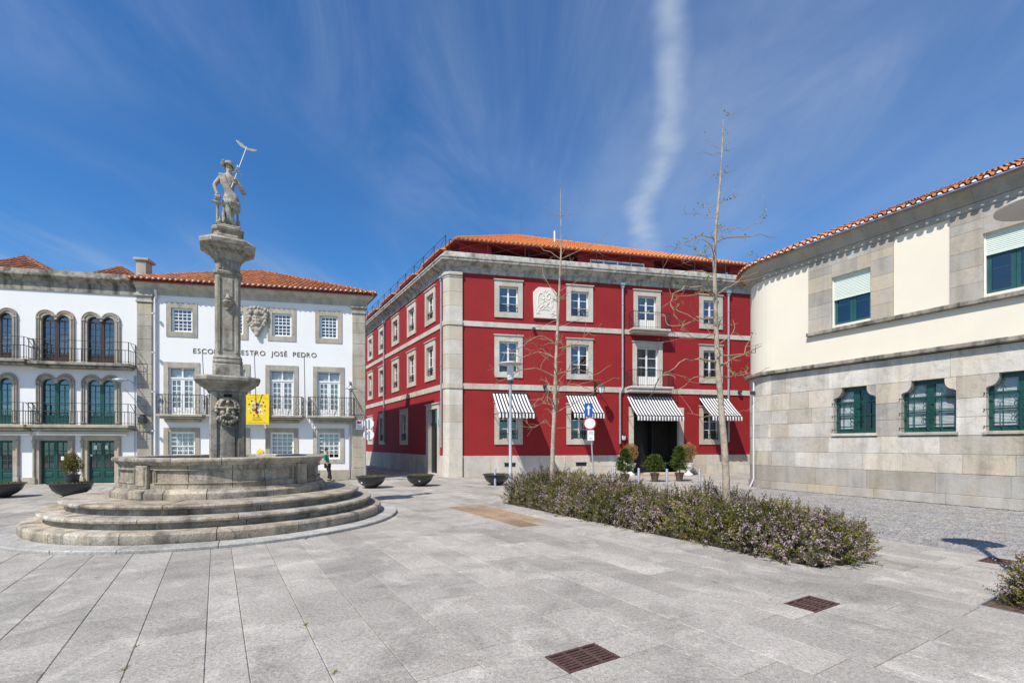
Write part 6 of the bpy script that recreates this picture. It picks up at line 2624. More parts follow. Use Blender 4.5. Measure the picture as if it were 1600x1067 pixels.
def hedge_leaves(parent, mounds, n_sprig, name='foliage', leafmat='hedge_leaf', flowmat='hedge_flower', flower=.62, sprig=(.16, .40), leaf=(.030, .048)):
    """sprigs with leaves and flowers on the surface of overlapping mounds (x, y, rx, ry, h)"""
    ms = np.array(mounds)
    C, Nn, U, S_, Wd, Pc = [], [], [], [], [], []
    Fc, Fn, Fu, Fs, Fw = [], [], [], [], []
    tw = MB()
    area = ms[:, 2] * ms[:, 3]
    pick = rng.choice(len(ms), n_sprig, p=area / area.sum())
    for k in pick:
        x, y, rx, ry, h = ms[k]
        t = rng.uniform(0, 2 * math.pi)
        ph = math.asin(rng.uniform(0, 1) ** 1.15)
        depth = rng.uniform(.70, 1.03) * (1 + .10 * math.sin(9 * t + k) * math.cos(ph) + .08 * math.sin(7 * ph + 3 * t))
        dx, dy, dz = math.cos(t) * math.cos(ph), math.sin(t) * math.cos(ph), math.sin(ph)
        e = .7
        bx, by, bz = x + rx * dx * depth, y + ry * dy * depth, max(.03, h * (dz ** e) * depth)
        inside = False
        for j in range(len(ms)):
            if j != k:
                q = ((bx - ms[j, 0]) / ms[j, 2]) ** 2 + ((by - ms[j, 1]) / ms[j, 3]) ** 2 + (bz / ms[j, 4]) ** 2
                if q < .55:
                    inside = True
                    break
        if inside:
            continue
        out = np.array([dx / rx, dy / ry, dz / h])
        out /= np.linalg.norm(out)
        d = out * .9 + np.array([0, 0, .45]) + rng.normal(0, .36, 3)
        d /= np.linalg.norm(d)
        L = rng.uniform(*sprig)
        base = np.array([bx, by, bz]) - d * L * .6
        nl = rng.randint(12, 19)
        tone = np.clip(rng.normal(.42 + .3 * math.sin(k * 2.4), .2), 0, 1)
        bloom = rng.rand() < flower * (.25 + 1.0 * (math.sin(bx * 2.6 + by * 2.1) + math.sin(by * 1.3 + k) > -.2))
        for i in range(nl):
            f = .25 + .75 * i / nl
            p = base + d * L * f
            a = rng.normal(0, 1, 3)
            a -= d * a.dot(d)
            a /= np.linalg.norm(a) + 1e-6
            up = a * .8 + d * .75
            C.append(p)
            U.append(up)
            Nn.append(d + rng.normal(0, .3, 3))
            s_ = rng.uniform(*leaf) * (1.25 - .4 * f)
            S_.append(s_)
            Wd.append(s_ * .55)
            Pc.append(np.clip(tone + .25 * (f - .5) + rng.normal(0, .1), 0, 1))
        if bloom:
            for i in range(rng.randint(6, 13)):
                f = rng.uniform(.6, 1.12)
                p = base + d * L * f + rng.normal(0, .012, 3)
                a = rng.normal(0, 1, 3)
                up = a - d * a.dot(d)
                Fc.append(p)
                Fu.append(up)
                Fn.append(d + rng.normal(0, .5, 3))
                s_ = rng.uniform(.022, .036)
                Fs.append(s_)
                Fw.append(s_ * .8)
    me = leaf_cloud(name, C, Nn, U, S_, Wd, Pc)
    o1_ = link(name, me, leafmat, parent)
    o1_['kind'] = 'stuff'
    if Fc:
        o2_ = link('flowers', leaf_cloud('flowers', Fc, Fn, Fu, Fs, Fw), flowmat, parent)
        o2_['kind'] = 'stuff'
    # woody stems under the leaves
    for (x, y, rx, ry, h) in mounds:
        for i in range(16):
            t = rng.uniform(0, 2 * math.pi)
            r = rng.uniform(.2, .8)
            q = Vector((x + rx * r * math.cos(t), y + ry * r * math.sin(t), h * math.sqrt(max(.05, 1 - r * r)) * .82))
            b_ = Vector((x + rx * .25 * r * math.cos(t), y + ry * .25 * r * math.sin(t), -.01))
            m_ = b_.lerp(q, .5) + Vector((rng.normal(0, .05), rng.normal(0, .05), .05))
            tw.path([b_, m_, q], [.012, .008, .004], 4, caps=False)
    mk('stems', tw, 'twig', parent)
    # dark solid core added to block see-through, standing in for shaded twig mass
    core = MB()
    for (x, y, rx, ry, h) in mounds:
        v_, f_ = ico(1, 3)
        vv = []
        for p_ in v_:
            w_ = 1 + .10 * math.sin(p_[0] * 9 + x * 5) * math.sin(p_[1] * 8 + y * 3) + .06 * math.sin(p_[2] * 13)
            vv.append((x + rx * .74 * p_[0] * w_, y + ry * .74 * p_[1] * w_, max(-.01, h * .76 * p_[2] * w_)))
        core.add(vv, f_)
    mk('dark_twig_core', core, 'hedge_core', parent, None, 60)


MAT['hedge_core'] = paint_mat('dark_twig_filler', (.05, .045, .022), .95, .5, scale=30, bumps=1.0)  # dark filler colour, puts shade into the gaps between leaves
mounds = []
y = .55
i = 0
while y < hl_ + .1:
    f = y / hl_
    hgt = .78 + .32 * f + rng.uniform(-.13, .13)
    wd = hw_ * (.66 + .04 * math.sin(i * 1.7))
    for xo in (.34, .72):
        mounds.append((hw_ * xo + rng.uniform(-.06, .06), y + rng.uniform(-.15, .15), wd * .62 + rng.uniform(-.05, .1), .72 + rng.uniform(-.16, .2), hgt * rng.uniform(.82, 1.1)))
    y += .78
    i += 1
hedge_leaves(hedge, mounds, 12500)
hedge2 = thing('flowering_shrub', 'green flowering shrub cut by the right edge, in its own bed', 'shrub', PAM @ T(BED2[0], BED2[3], 0))
bl_ = BED2[3] - BED2[2]
mk('soil', MB().add([(.02, -bl_, -.012), (1.84, -bl_, -.012), (1.84, -.02, -.012), (.02, -.02, -.012)], [(0, 1, 2, 3)]), 'soil', hedge2)
mk('bed_edge', MB().box(-.012, .012, -bl_, 0, -.03, .006).box(.012, 1.86, -.012, .012, -.03, .006), 'galv', hedge2)
hedge_leaves(hedge2, [(.62, -.55, .52, .46, .48), (1.1, -.62, .60, .5, .62), (.75, -1.15, .6, .55, .5), (1.4, -1.2, .6, .6, .62), (.9, -1.8, .6, .6, .6)], 2800)

# ================================================================== young trees
def limb(mb, pts, r0, r1, n=6):
    m = len(pts)
    mb.path(pts, [r0 + (r1 - r0) * i / (m - 1) for i in range(m)], n)


def make_tree(label, base_px, depth, trunk_px, r0, branches, seed, leafy, spread_low):
    rr_ = random.Random(seed)
    b = at(base_px[0], HZ + H * F / depth, depth)
    tr = thing('young_tree', label, 'tree', b, 'young trees growing in the hedge')
    Ti = W[tr].inverted()
    pts = [Vector(b)] + [at(x, y, depth) for x, y in trunk_px]
    # smooth the trunk line
    fine_, rad = [], []
    for i in range(len(pts) - 1):
        for k in range(5):
            t = k / 5
            p0_, p1_, p2_, p3_ = pts[max(i - 1, 0)], pts[i], pts[i + 1], pts[min(i + 2, len(pts) - 1)]
            q = .5 * ((2 * p1_) + (p2_ - p0_) * t + (2 * p0_ - 5 * p1_ + 4 * p2_ - p3_) * t * t + (3 * p1_ - p0_ - 3 * p2_ + p3_) * t ** 3)
            fine_.append(q)
    fine_.append(pts[-1])
    top = pts[-1].z
    for q in fine_:
        f = max(0, min(1, q.z / top))
        rad.append(r0 * ((1 - f) ** .85 * .93 + .07) * (1 + .05 * rr_.uniform(-1, 1)))
    rad[0] *= 1.25
    mk('trunk', MB().path([Ti @ q for q in fine_], rad, 10), 'bark', tr, None, 50)
    limbs, lc, ln, lu, lsz = MB(), [], [], [], []

    def sprout(p, d, L, r, gen):
        """a crooked shoot with side shoots"""
        d = d.normalized()
        n = 5 if gen == 0 else 4
        q, path_ = p.copy(), [p.copy()]
        for i in range(n):
            d = (d + Vector((rr_.gauss(0, .20), rr_.gauss(0, .20), rr_.gauss(.02, .18)))).normalized()
            q = q + d * (L / n)
            path_.append(q.copy())
            if gen < 2 and rr_.random() < (.62 if gen == 0 else .35):
                a = Vector((rr_.gauss(0, 1), rr_.gauss(0, 1), rr_.gauss(0, .6)))
                a = (a - d * a.dot(d)).normalized()
                sprout(q, d * .7 + a * .9, L * rr_.uniform(.25, .5), r * .5, gen + 1)
            if leafy and rr_.random() < leafy and q.z > 3.2:
                for _ in range(rr_.randint(2, 5)):
                    lc.append(Ti @ q + Vector((rr_.gauss(0, .03), rr_.gauss(0, .03), rr_.gauss(0, .03))))
                    ln.append((rr_.gauss(0, 1), rr_.gauss(0, 1), rr_.gauss(0, 1)))
                    lu.append((rr_.gauss(0, 1), rr_.gauss(0, 1), rr_.gauss(.3, 1)))
                    lsz.append(rr_.uniform(.03, .055))
        limb(limbs, [Ti @ v_ for v_ in path_], r, max(.003, r * .28), 5)

    for (px_, tip, dy, thick) in branches:
        # px_: polyline in the photograph from the trunk outwards; dy: how far it comes forward
        path_ = []
        m = len(px_)
        for i, (x, y) in enumerate(px_):
            path_.append(at(x, y, depth + dy * i / (m - 1)))
        # refine with a little wobble
        fp = []
        for i in range(m - 1):
            for k in range(3):
                q = path_[i].lerp(path_[i + 1], k / 3)
                if not (i == 0 and k == 0):
                    q += Vector((rr_.gauss(0, .018), rr_.gauss(0, .018), rr_.gauss(0, .018)))
                fp.append(q)
        fp.append(path_[-1])
        limb(limbs, [Ti @ v_ for v_ in fp], thick * .8, thick * .24, 6)
        for i in range(2, len(fp)):
            if rr_.random() < tip * .75:
                d = (fp[i] - fp[i - 1]).normalized()
                a = Vector((rr_.gauss(0, 1), rr_.gauss(0, 1), rr_.gauss(.2, .7)))
                a = (a - d * a.dot(d)).normalized()
                sprout(fp[i], d * .6 + a, rr_.uniform(.25, .75), thick * .45, 1)
            if leafy and fp[i].z > 4.5 and rr_.random() < leafy * 1.2:
                for _ in range(rr_.randint(2, 6)):
                    lc.append(Ti @ fp[i] + Vector((rr_.gauss(0, .04), rr_.gauss(0, .04), rr_.gauss(.02, .04))))
                    ln.append((rr_.gauss(0, 1), rr_.gauss(0, 1), rr_.gauss(0, 1)))
                    lu.append((rr_.gauss(0, 1), rr_.gauss(0, 1), rr_.gauss(.5, 1)))
                    lsz.append(rr_.uniform(.035, .06))
    # shoots that point towards and away from the square, spread round the trunk
    for i in range(spread_low):
        k = rr_.randint(int(len(fine_) * .28), int(len(fine_) * .72))
        t = rr_.choice((-1, 1)) * math.pi / 2 + rr_.gauss(0, .55)
        f = fine_[k].z / top
        sprout(fine_[k], Vector((math.cos(t), math.sin(t), rr_.uniform(.1, .6))), rr_.uniform(.5, 1.5) * (1.15 - f), rad[k] * .35, 0)
    mk('crown', limbs, 'twig', tr, None, 50)
    if lc:
        o_ = link('leaves', leaf_cloud('leaves', lc, ln, lu, lsz, [s_ * .75 for s_ in lsz]), 'spring_leaf', tr)
        o_['kind'] = 'stuff'
    return tr


T1 = [([(868, 590), (845, 577), (820, 575), (795, 590), (770, 602)], .5, -.6, .028), ([(870, 585), (900, 575), (930, 585), (955, 570)], .5, .7, .022),
      ([(869, 560), (840, 548), (815, 560), (795, 545)], .6, .5, .022), ([(872, 540), (850, 525), (830, 530), (812, 545), (790, 548)], .6, -.4, .026),
      ([(871, 545), (900, 538), (920, 520), (940, 505)], .5, .6, .020), ([(866, 640), (850, 620), (840, 625), (825, 640)], .6, -.5, .024),
      ([(866, 645), (890, 635), (905, 625), (930, 612)], .5, .5, .022), ([(864, 668), (850, 658), (835, 668), (818, 655)], .6, -.3, .022),
      ([(864, 670), (880, 668), (900, 672), (912, 665)], .5, .4, .018), ([(868, 605), (895, 600), (925, 610), (960, 590)], .5, -.5, .02),
      ([(874, 470), (858, 445), (848, 430), (846, 405)], .3, .3, .018), ([(875, 455), (900, 440), (915, 428)], .4, -.3, .014),
      ([(876, 405), (850, 390), (835, 380), (815, 365)], .3, .4, .014), ([(876, 405), (910, 390), (940, 375), (955, 362)], .3, -.4, .014),
      ([(876, 340), (862, 328), (850, 325)], .3, .2, .008), ([(876, 338), (890, 325), (897, 312)], .3, -.2, .008), ([(876, 338), (860, 336), (848, 337)], .2, -.2, .007), ([(876, 338), (892, 336), (904, 334)], .2, .2, .007),
      ([(876, 400), (888, 380), (896, 352)], .2, .2, .010), ([(872, 500), (845, 508), (828, 518)], .5, .3, .016), ([(870, 510), (905, 500), (930, 488)], .5, .3, .014)]
make_tree('bare thin young tree beside the lamp post, in front of the carved plaque', (862, 0), 14.67, [(864, 690), (866, 650), (869, 560), (874, 450), (877, 380), (876, 330), (876, 295)], .078, T1, 3, .0, 34)
T2 = [([(1118, 375), (1095, 366), (1082, 372), (1066, 383), (1040, 386)], .35, -.3, .018), ([(1118, 378), (1145, 371), (1175, 369), (1214, 371)], .35, .4, .018),
      ([(1117, 397), (1100, 399), (1080, 394)], .3, .3, .012), ([(1120, 350), (1135, 356), (1165, 356), (1198, 345)], .3, -.4, .014),
      ([(1122, 342), (1108, 340), (1094, 335)], .3, .2, .010), ([(1124, 320), (1105, 323), (1090, 322)], .3, .3, .010), ([(1125, 318), (1138, 308), (1147, 300)], .3, -.3, .009),
      ([(1127, 278), (1113, 279)], .2, .1, .007), ([(1128, 276), (1142, 268), (1160, 262)], .3, .2, .008), ([(1128, 232), (1112, 226), (1091, 217)], .3, .2, .008), ([(1128, 240), (1108, 241), (1083, 242)], .3, -.2, .008),
      ([(1129, 230), (1140, 205), (1151, 186)], .2, .2, .009), ([(1129, 234), (1150, 216)], .2, -.2, .006), ([(1129, 234), (1148, 232)], .2, .2, .006),
      ([(1117, 462), (1095, 450), (1070, 448), (1055, 458), (1048, 472), (1053, 492)], .35, -.5, .026), ([(1118, 460), (1140, 448), (1160, 436), (1185, 425)], .3, .5, .024),
      ([(1116, 497), (1090, 498), (1070, 508), (1045, 510), (1035, 490)], .35, .5, .022), ([(1121, 565), (1095, 562), (1070, 560), (1045, 578), (1030, 590)], .45, -.5, .028),
      ([(1122, 575), (1140, 562), (1165, 552), (1190, 540)], .4, -.5, .026), ([(1122, 590), (1100, 588), (1080, 592), (1055, 615)], .4, .4, .022), ([(1122, 592), (1145, 586), (1175, 587)], .5, .5, .022),
      ([(1120, 540), (1150, 520), (1145, 500)], .3, .3, .016), ([(1126, 650), (1100, 650), (1074, 645)], .3, .5, .012), ([(1126, 648), (1150, 645), (1167, 642)], .2, -.3, .010),
      ([(1117, 430), (1085, 420), (1050, 430)], .4, .6, .018), ([(1119, 520), (1090, 530), (1065, 520)], .3, -.6, .016)]
make_tree('tall thin young tree with a few fresh leaves near the cream building', (1137, 0), 9.76, [(1134, 735), (1128, 650), (1121, 560), (1117, 450), (1117, 380), (1124, 300), (1128, 240), (1130, 187)], .080, T2, 8, .14, 6)

# ================================================================== lamp posts
def lamp_post(P, label):
    l = thing('lamp_post', label, 'street lamp', P, 'disc-topped lamp posts')
    hgt = 4.95
    mk('pole', MB().path([(0, 0, 0), (0, 0, .9), (0, 0, .92), (0, 0, hgt - .78)], [.075, .075, .06, .055], 14), 'lampgrey', l, None, 40)
    mk('base_plate', MB().lathe([(.001, .02), (.15, .02), (.15, 0)], 16), 'lampgrey', l)
    lathe_obj('collar', [(.06, hgt - .80), (.10, hgt - .78), (.115, hgt - .68), (.10, hgt - .66)], 'darkgrey', l, None, 16)
    lathe_obj('bulb_glass', [(.10, hgt - .66), (.135, hgt - .58), (.125, hgt - .42), (.12, hgt - .15), (.13, hgt - .08), (.001, hgt - .08)], 'lampglass', l, None, 18, 60)
    lathe_obj('disc', [(.001, hgt + .045), (.20, hgt + .03), (.42, hgt - .02), (.465, hgt - .05), (.465, hgt - .065), (.40, hgt - .055), (.18, hgt - .06), (.14, hgt - .12), (.001, hgt - .12)], 'disc', l, None, 32, 50)
    return l


lp1 = lamp_post(gp(797.5, HZ + H * F / 18.2), 'grey lamp post with flat disc top left of the bare tree')
LPB = Vector((6.67, 6.04, 0))
dup(lp1, Matrix.Translation(LPB), None, 'lamp disc reaching into the picture at the right edge')

# ================================================================== bollards
bol = None
BL = [(773.6, 759, 'grey steel bollard in front of the planter bowl left of the hedge'), (814.6, 756, 'short grey bollard peeping over the hedge between lamp post and bare tree'), (888, 757, 'grey bollard right of the bare tree trunk'),
      (925, 756, 'grey bollard at the foot of the blue arrow sign'), (960.5, 757, 'grey bollard left of the three potted conifers'), (998, 758.5, 'grey bollard between left and middle potted conifers'), (1042, 760.5, 'grey bollard between middle and right potted conifers'), (1093, 761.6, 'rightmost grey bollard, left of the tall young tree')]
for x, y, lab in BL:
    P = gp(x, y)
    if bol is None:
        bol = thing('bollard', lab, 'bollard', P, 'grey bollards in front of the red building')
        mk('post', MB().path([(0, 0, 0), (0, 0, .74), (0, 0, .76)], [.055, .055, .045], 14), 'galv', bol, None, 40)
        mk('cap', MB().lathe([(.058, .715), (.060, .73), (.060, .765), (.05, .785), (.001, .79)], 14), 'galv', bol, None, 40)
        mk('foot_ring', MB().lathe([(.056, .012), (.085, .01), (.085, 0)], 14), 'galv', bol)
    else:
        dup(bol, Matrix.Translation(P), None, lab)

# ================================================================== bowl planters
bowl = None
BW = [(580, 762, .62, 'dark bowl planter in front of the round traffic sign'), (656, 759, .62, 'dark bowl planter before the corner pier of the red building'), (776, 757.5, .60, 'dark bowl planter partly hidden by the hedge and lamp post'),
      (878, 755, .60, 'dark bowl planter mostly hidden behind the bare tree'), (112, 776, .62, 'dark bowl planter with a clipped golden bush standing in it'), (2, 777, .66, 'dark bowl planter cut by the left edge')]
for k, (x, y, r, lab) in enumerate(BW):
    P = gp(x, y)
    if bowl is None:
        bowl = thing('bowl_planter', lab, 'planter', P, 'dark bowl planters')
        lathe_obj('bowl', [(.001, .05), (.20, .05), (.24, .03), (.26, .06), (.40, .14), (.52, .26), (.585, .40), (.60, .46), (.66, .475), (.665, .50), (.63, .51), (.57, .50), (.55, .46)], 'darkgrey', bowl, None, 32, 40)
        lathe_obj('soil', [(.001, .47), (.57, .46)], 'soil', bowl, None, 24)
        mk('feet', MB().cbox(-.2, -.1, -.15, -.05, 0, .06, .01).cbox(.1, .2, -.15, -.05, 0, .06, .01).cbox(-.05, .05, .1, .2, 0, .06, .01), 'darkgrey', bowl)
        mk('badge', MB().cbox(-.30, -.22, -.455, -.435, .235, .285, .004), 'signwhite', bowl)
        n = 700
        rr_ = np.random.RandomState(4)
        t = rr_.uniform(0, 6.283, n)
        q = np.sqrt(rr_.uniform(0, 1, n)) * .55
        c = np.stack([q * np.cos(t), q * np.sin(t), np.full(n, .46)], 1)
        u = rr_.normal(0, .5, (n, 3))
        u[:, 2] = 1
        o_ = link('small_plants', leaf_cloud('small_plants', c, rr_.normal(0, 1, (n, 3)), u, rr_.uniform(.04, .12, n), np.full(n, .018)), 'dry_leaf', bowl)
        o_['kind'] = 'stuff'
    else:
        dup(bowl, Matrix.Translation(P) @ RZ(.7 * k), None, lab)


def round_bush(parent, cx, cz, r, n, leafmat, squash=1.0, leaf=(.04, .07), seed=1, cone=False, core=None):
    rr_ = np.random.RandomState(seed)
    d = rr_.normal(0, 1, (n, 3))
    d /= np.linalg.norm(d, axis=1)[:, None]
    q = rr_.uniform(.62, 1.02, n)
    lump = 1 + .10 * np.sin(d[:, 0] * 6 + seed) * np.sin(d[:, 2] * 7) + .07 * np.sin(d[:, 1] * 9)
    c = d * (r * q * lump)[:, None]
    if cone:
        taper = 1.12 - .62 * (c[:, 2] / r * .5 + .5)
        c[:, 0] *= taper
        c[:, 1] *= taper
    c[:, 2] = c[:, 2] * squash + cz
    u = d * .8 + rr_.normal(0, .55, (n, 3))
    if cone:
        u[:, 2] += .15
    L = rr_.uniform(*leaf, n)
    o_ = link('foliage', leaf_cloud('foliage', c, rr_.normal(0, 1, (n, 3)), u, L, L * .5), leafmat, parent)
    o_['kind'] = 'stuff'
    v_, f_ = ico(r * .62, 2)
    mk('dark_inner_twig_core', MB().add([(p_[0] * (1.12 - .62 * (p_[2] / r * .5 + .5) if cone else 1), p_[1] * (1.12 - .62 * (p_[2] / r * .5 + .5) if cone else 1), p_[2] * squash + cz) for p_ in v_], f_), 'hedge_core', parent, None, 60)  # added dark core, stands in for the shaded twigs inside


P = gp(113, 776) + Vector((0, 0, .46))
gb = thing('potted_bush', 'clipped golden-green bush in a dark pot standing in the bowl planter', 'bush', P)
lathe_obj('pot', [(.001, 0), (.17, 0), (.21, .30), (.23, .30), (.23, .34), (.19, .34), (.18, .3)], 'darkgrey', gb, None, 20)
round_bush(gb, 0, .72, .36, 2600, 'golden_leaf', 1.12, (.03, .055), 2, cone=True)

# ================================================================== potted conifers before the entrance
for k, (x, y, ytop, sq, lab) in enumerate(((976.5, 754, 700, 1.2, 'left potted conifer in a brown pot, thin at the bottom'), (1023, 752.5, 710, .95, 'middle potted conifer, the shortest and broadest'), (1061.5, 751.5, 696, 1.28, 'right potted conifer, tallest and narrow at the top'))):
    P = gp(x, y)
    d = P.y
    pc = thing('potted_conifer', lab, 'potted plant', P, 'potted conifers before the entrance')
    hp_ = .44
    lathe_obj('pot', [(.001, 0), (.14, 0), (.15, .02), (.20, .34), (.225, .36), (.23, .43), (.21, .44), (.19, .40)], 'plasticpot', pc, None, 22)
    lathe_obj('soil', [(.001, .41), (.19, .40)], 'soil', pc, None, 16)
    top_ = at(x, ytop, d).z
    hh = top_ - hp_ - .05
    mk('stem', MB().path([(0, 0, .38), (.02, 0, hp_ + hh * .4), (0, 0, top_ - .1)], [.03, .022, .008], 6), 'twig', pc)
    # whorled drooping boughs
    rr_ = np.random.RandomState(20 + k)
    C, U, Nn, L = [], [], [], []
    bt = MB()
    nb = 230
    for i in range(nb):
        f = rr_.uniform(0, 1) ** 1.1
        z = hp_ + .10 + (hh - .12) * f
        wmax = (.54, .66, .54)[k] * (1 - f) ** .62 * (.75 + .25 * min(1, f * 5)) + .05
        t = rr_.uniform(0, 6.283)
        dl = wmax * rr_.uniform(.55, 1.05)
        e = np.array([math.cos(t), math.sin(t), .25 + .3 * f])
        for j in range(30):
            g = rr_.uniform(.25, 1)
            p_ = np.array([0, 0, z]) + e * dl * g + np.array([0, 0, -.12 * dl * g * g]) + rr_.normal(0, .022, 3)
            C.append(p_)
            U.append(e + rr_.normal(0, .6, 3))
            Nn.append(rr_.normal(0, 1, 3) + np.array([0, 0, 1]))
            L.append(rr_.uniform(.05, .10))
        if i % 4 == 0:
            bt.path([(0, 0, z), tuple(np.array([0, 0, z]) + e * dl * .8)], [.007, .003], 4)
    mk('boughs', bt, 'twig', pc)['kind'] = 'stuff'
    o_ = link('foliage', leaf_cloud('foliage', C, Nn, U, L, [q * .38 for q in L]), 'conifer_leaf', pc)
    o_['kind'] = 'stuff'
# tan ball bushes in white urns beside the door
for k, (x, yb, lab) in enumerate(((985, 742.6, 'round tan bush in white urn left of the entrance'), (1076, 742.2, 'round tan bush in white urn right of the entrance'))):
    P = gp(x, yb)
    u_ = thing('urn_bush', lab, 'potted plant', P, 'tan bushes in white urns by the entrance')
    lathe_obj('urn', [(.001, 0), (.26, 0), (.27, .06), (.18, .12), (.09, .20), (.09, .30), (.18, .38), (.28, .52), (.30, .66), (.34, .70), (.34, .74), (.28, .74), (.26, .70)], 'urn', u_, None, 24)
    mk('stem', MB().tube((0, 0, .66), (0, 0, 1.3), .03, .02, 6), 'twig', u_)
    round_bush(u_, 0, 1.42, .46, 2600, 'tan_leaf', 1.12, (.04, .07), 5 + k)
# doormat
dmp = RF.M @ Vector((12.85, -1.15, 0))
tag(mk('doormat', MB().cbox(-1.35, 1.35, -.3, .3, .004, .03, .006), 'mat', None, RF.M @ T(12.7, -.85, 0)), 'long tan doormat in front of the dark entrance', 'doormat')

# ================================================================== traffic signs
def disc_mesh(r, depth, n=28):
    return shape2d([[(r * math.cos(2 * math.pi * i / n), r * math.sin(2 * math.pi * i / n)) for i in range(n)]], depth)


SD = 20.6
P = at(929.5, HZ + H * F / SD, SD)
sg = thing('traffic_sign', 'sign post with blue arrow plate, red-ringed round sign and small white plates', 'traffic sign', P @ I4 if False else Vector((P.x, P.y, 0)))
GI = W[sg].inverted()
tp = GI @ at(921, 640, SD)
mk('pole', MB().path([(0, 0, 0), (tp.x * .55, 0, tp.z * .5), (tp.x, 0, tp.z + .25)], .032, 10), 'galv', sg, None, 40)
turn = RZ(R(-6))
c = GI @ at(919.3, 640.5, SD)
Mb = W[sg] @ T(c.x, -.06, c.z) @ turn
bs = mk('blue_plate', MB().cbox(-.17, .17, -.012, .012, -.29, .29, .006), 'signblue', sg, Mb)
link('arrow', shape2d([[(-.028, -.22), (.028, -.22), (.028, .06), (.085, .06), (0, .22), (-.085, .06), (-.028, .06)]], .006), 'signwhite', bs, Mb @ T(0, -.015, 0))
c = GI @ at(921.3, 661.5, SD)
Mb = W[sg] @ T(c.x, -.06, c.z) @ turn
rs_ = link('round_plate', disc_mesh(.27, .02), 'signred', sg, Mb)
link('white_field', disc_mesh(.222, .006), 'signwhite', rs_, Mb @ T(0, -.014, 0))
c = GI @ at(922.8, 679.5, SD)
Mb = W[sg] @ T(c.x, -.06, c.z) @ turn
pl1 = mk('small_plate', MB().cbox(-.14, .14, -.01, .01, .03, .20, .005), 'signwhite', sg, Mb)
mk('text_lines', MB().box(-.10, .10, -.014, -.0105, .14, .155).box(-.11, .11, -.014, -.0105, .105, .12).box(-.08, .08, -.014, -.0105, .07, .085), 'print_grey', pl1, Mb)
pl2 = mk('small_plate', MB().cbox(-.14, .14, -.01, .01, -.24, .015, .005), 'signwhite', sg, Mb)
mk('pictogram', MB().box(-.05, .05, -.014, -.0105, -.16, -.12).box(-.07, -.03, -.014, -.0105, -.2, -.17).box(.03, .07, -.014, -.0105, -.2, -.17), 'print_grey', pl2, Mb)
# signs at the school corner, seen from behind
SD2 = 24.0
P = at(570.8, HZ + H * F / SD2, SD2)
sg2 = thing('traffic_sign', 'sign post at the school corner with grey octagon and round signs seen from behind', 'traffic sign', Vector((P.x, P.y, 0)))
GI = W[sg2].inverted()
top_ = (GI @ at(570.8, 655, SD2)).z
mk('pole', MB().tube((0, 0, 0), (0, 0, top_), .035, n=10), 'galv', sg2, None, 40)
c = GI @ at(575.6, 661.5, SD2)
octp = [(.26 * math.cos(R(22.5 + 45 * i)), .26 * math.sin(R(22.5 + 45 * i))) for i in range(8)]
Mb = W[sg2] @ T(c.x, .06, c.z) @ RZ(R(8))
o1_ = link('octagon_plate', shape2d([octp], .02), 'signwhite', sg2, Mb)
mk('clamp', MB().box(-.03, .03, -.05, -.01, -.2, .2), 'galv', o1_, Mb)
c = GI @ at(575.4, 679, SD2)
Mb = W[sg2] @ T(c.x, .06, c.z) @ RZ(R(8))
o2_ = link('round_plate', disc_mesh(.26, .02), 'signwhite', sg2, Mb)
mk('clamp', MB().path([(-.12, -.02, -.12), (-.13, -.02, .02), (-.06, -.02, .10), (.02, -.02, .12)], .025, 6).box(-.03, .03, -.05, -.01, -.2, .2), 'lampgrey', o2_, Mb)
# small white notice on the pier
n0_, n1_ = SF.sz(556, 671, .12), SF.sz(567, 656, .12)
nb_ = thing('wall_notice', 'white wall plate with red print on the school corner pier', 'notice', SF.M @ T(n0_[0], -.125, n0_[1]))
mk('plate', MB().cbox(0, n1_[0] - n0_[0], -.012, .012, 0, n1_[1] - n0_[1], .005), 'signwhite', nb_)
w_, h_ = n1_[0] - n0_[0], n1_[1] - n0_[1]
mk('red_print', MB().box(w_ * .2, w_ * .8, -.016, -.0125, h_ * .62, h_ * .85), 'signred', nb_)
mk('grey_print', MB().box(w_ * .15, w_ * .85, -.016, -.0125, h_ * .3, h_ * .36).box(w_ * .2, w_ * .8, -.016, -.0125, h_ * .15, h_ * .2), 'print_grey', nb_)

# ================================================================== lanterns of the red building
def lantern(M, label, s_=1.0, arm=True):
    l = thing('wall_lantern', label, 'lantern', M)
    sc = Matrix.Scale(s_, 4)
    if arm:
        br = MB().path([(0, 0, .0), (0, -.25, .12), (.1, -.62, .10), (.1, -.66, .02)], .018, 6)
        br.path([(0, 0, -.3), (0, -.2, -.18), (.02, -.35, .0), (0, -.2, .08), (0, -.08, .0)], .012, 6)
        br.cbox(-.06, .06, -.03, .0, -.4, .25, .01)
        mk('bracket', br, 'iron', l, M @ sc)
        C_ = M @ sc @ T(.1, -.66, -.08)
    else:
        C_ = M @ sc
    mk('roof_cap', MB().lathe([(.001, .16), (.03, .14), (.05, .10), (.20, .0), (.21, -.02), (.18, -.02)], 6), 'tealgreen' if arm else 'iron', l, C_)
    gl_ = mk('glass', MB().lathe([(.17, -.03), (.11, -.34)], 6), 'lampglass', l, C_)
    fr2 = MB()
    for q in range(6):
        t = 2 * math.pi * q / 6
        fr2.tube((.172 * math.cos(t), .172 * math.sin(t), -.02), (.112 * math.cos(t), .112 * math.sin(t), -.35), .011, n=4)
    fr2.lathe([(.001, -.36), (.12, -.36), (.12, -.33)], 6)
    mk('cage', fr2, 'iron', l, C_)


ls_, lz_ = RF.sz(929, 606)
lantern(RF.M @ T(ls_, -.05, lz_ + .1), 'green-capped lantern on scrolled bracket above the second awning', 1.15)
ls_, lz_ = RF.sz(974.8, 682, .15)
lantern(RF.M @ T(ls_, -.16, lz_ + .1), 'small black wall lantern left of the entrance', .9, False)

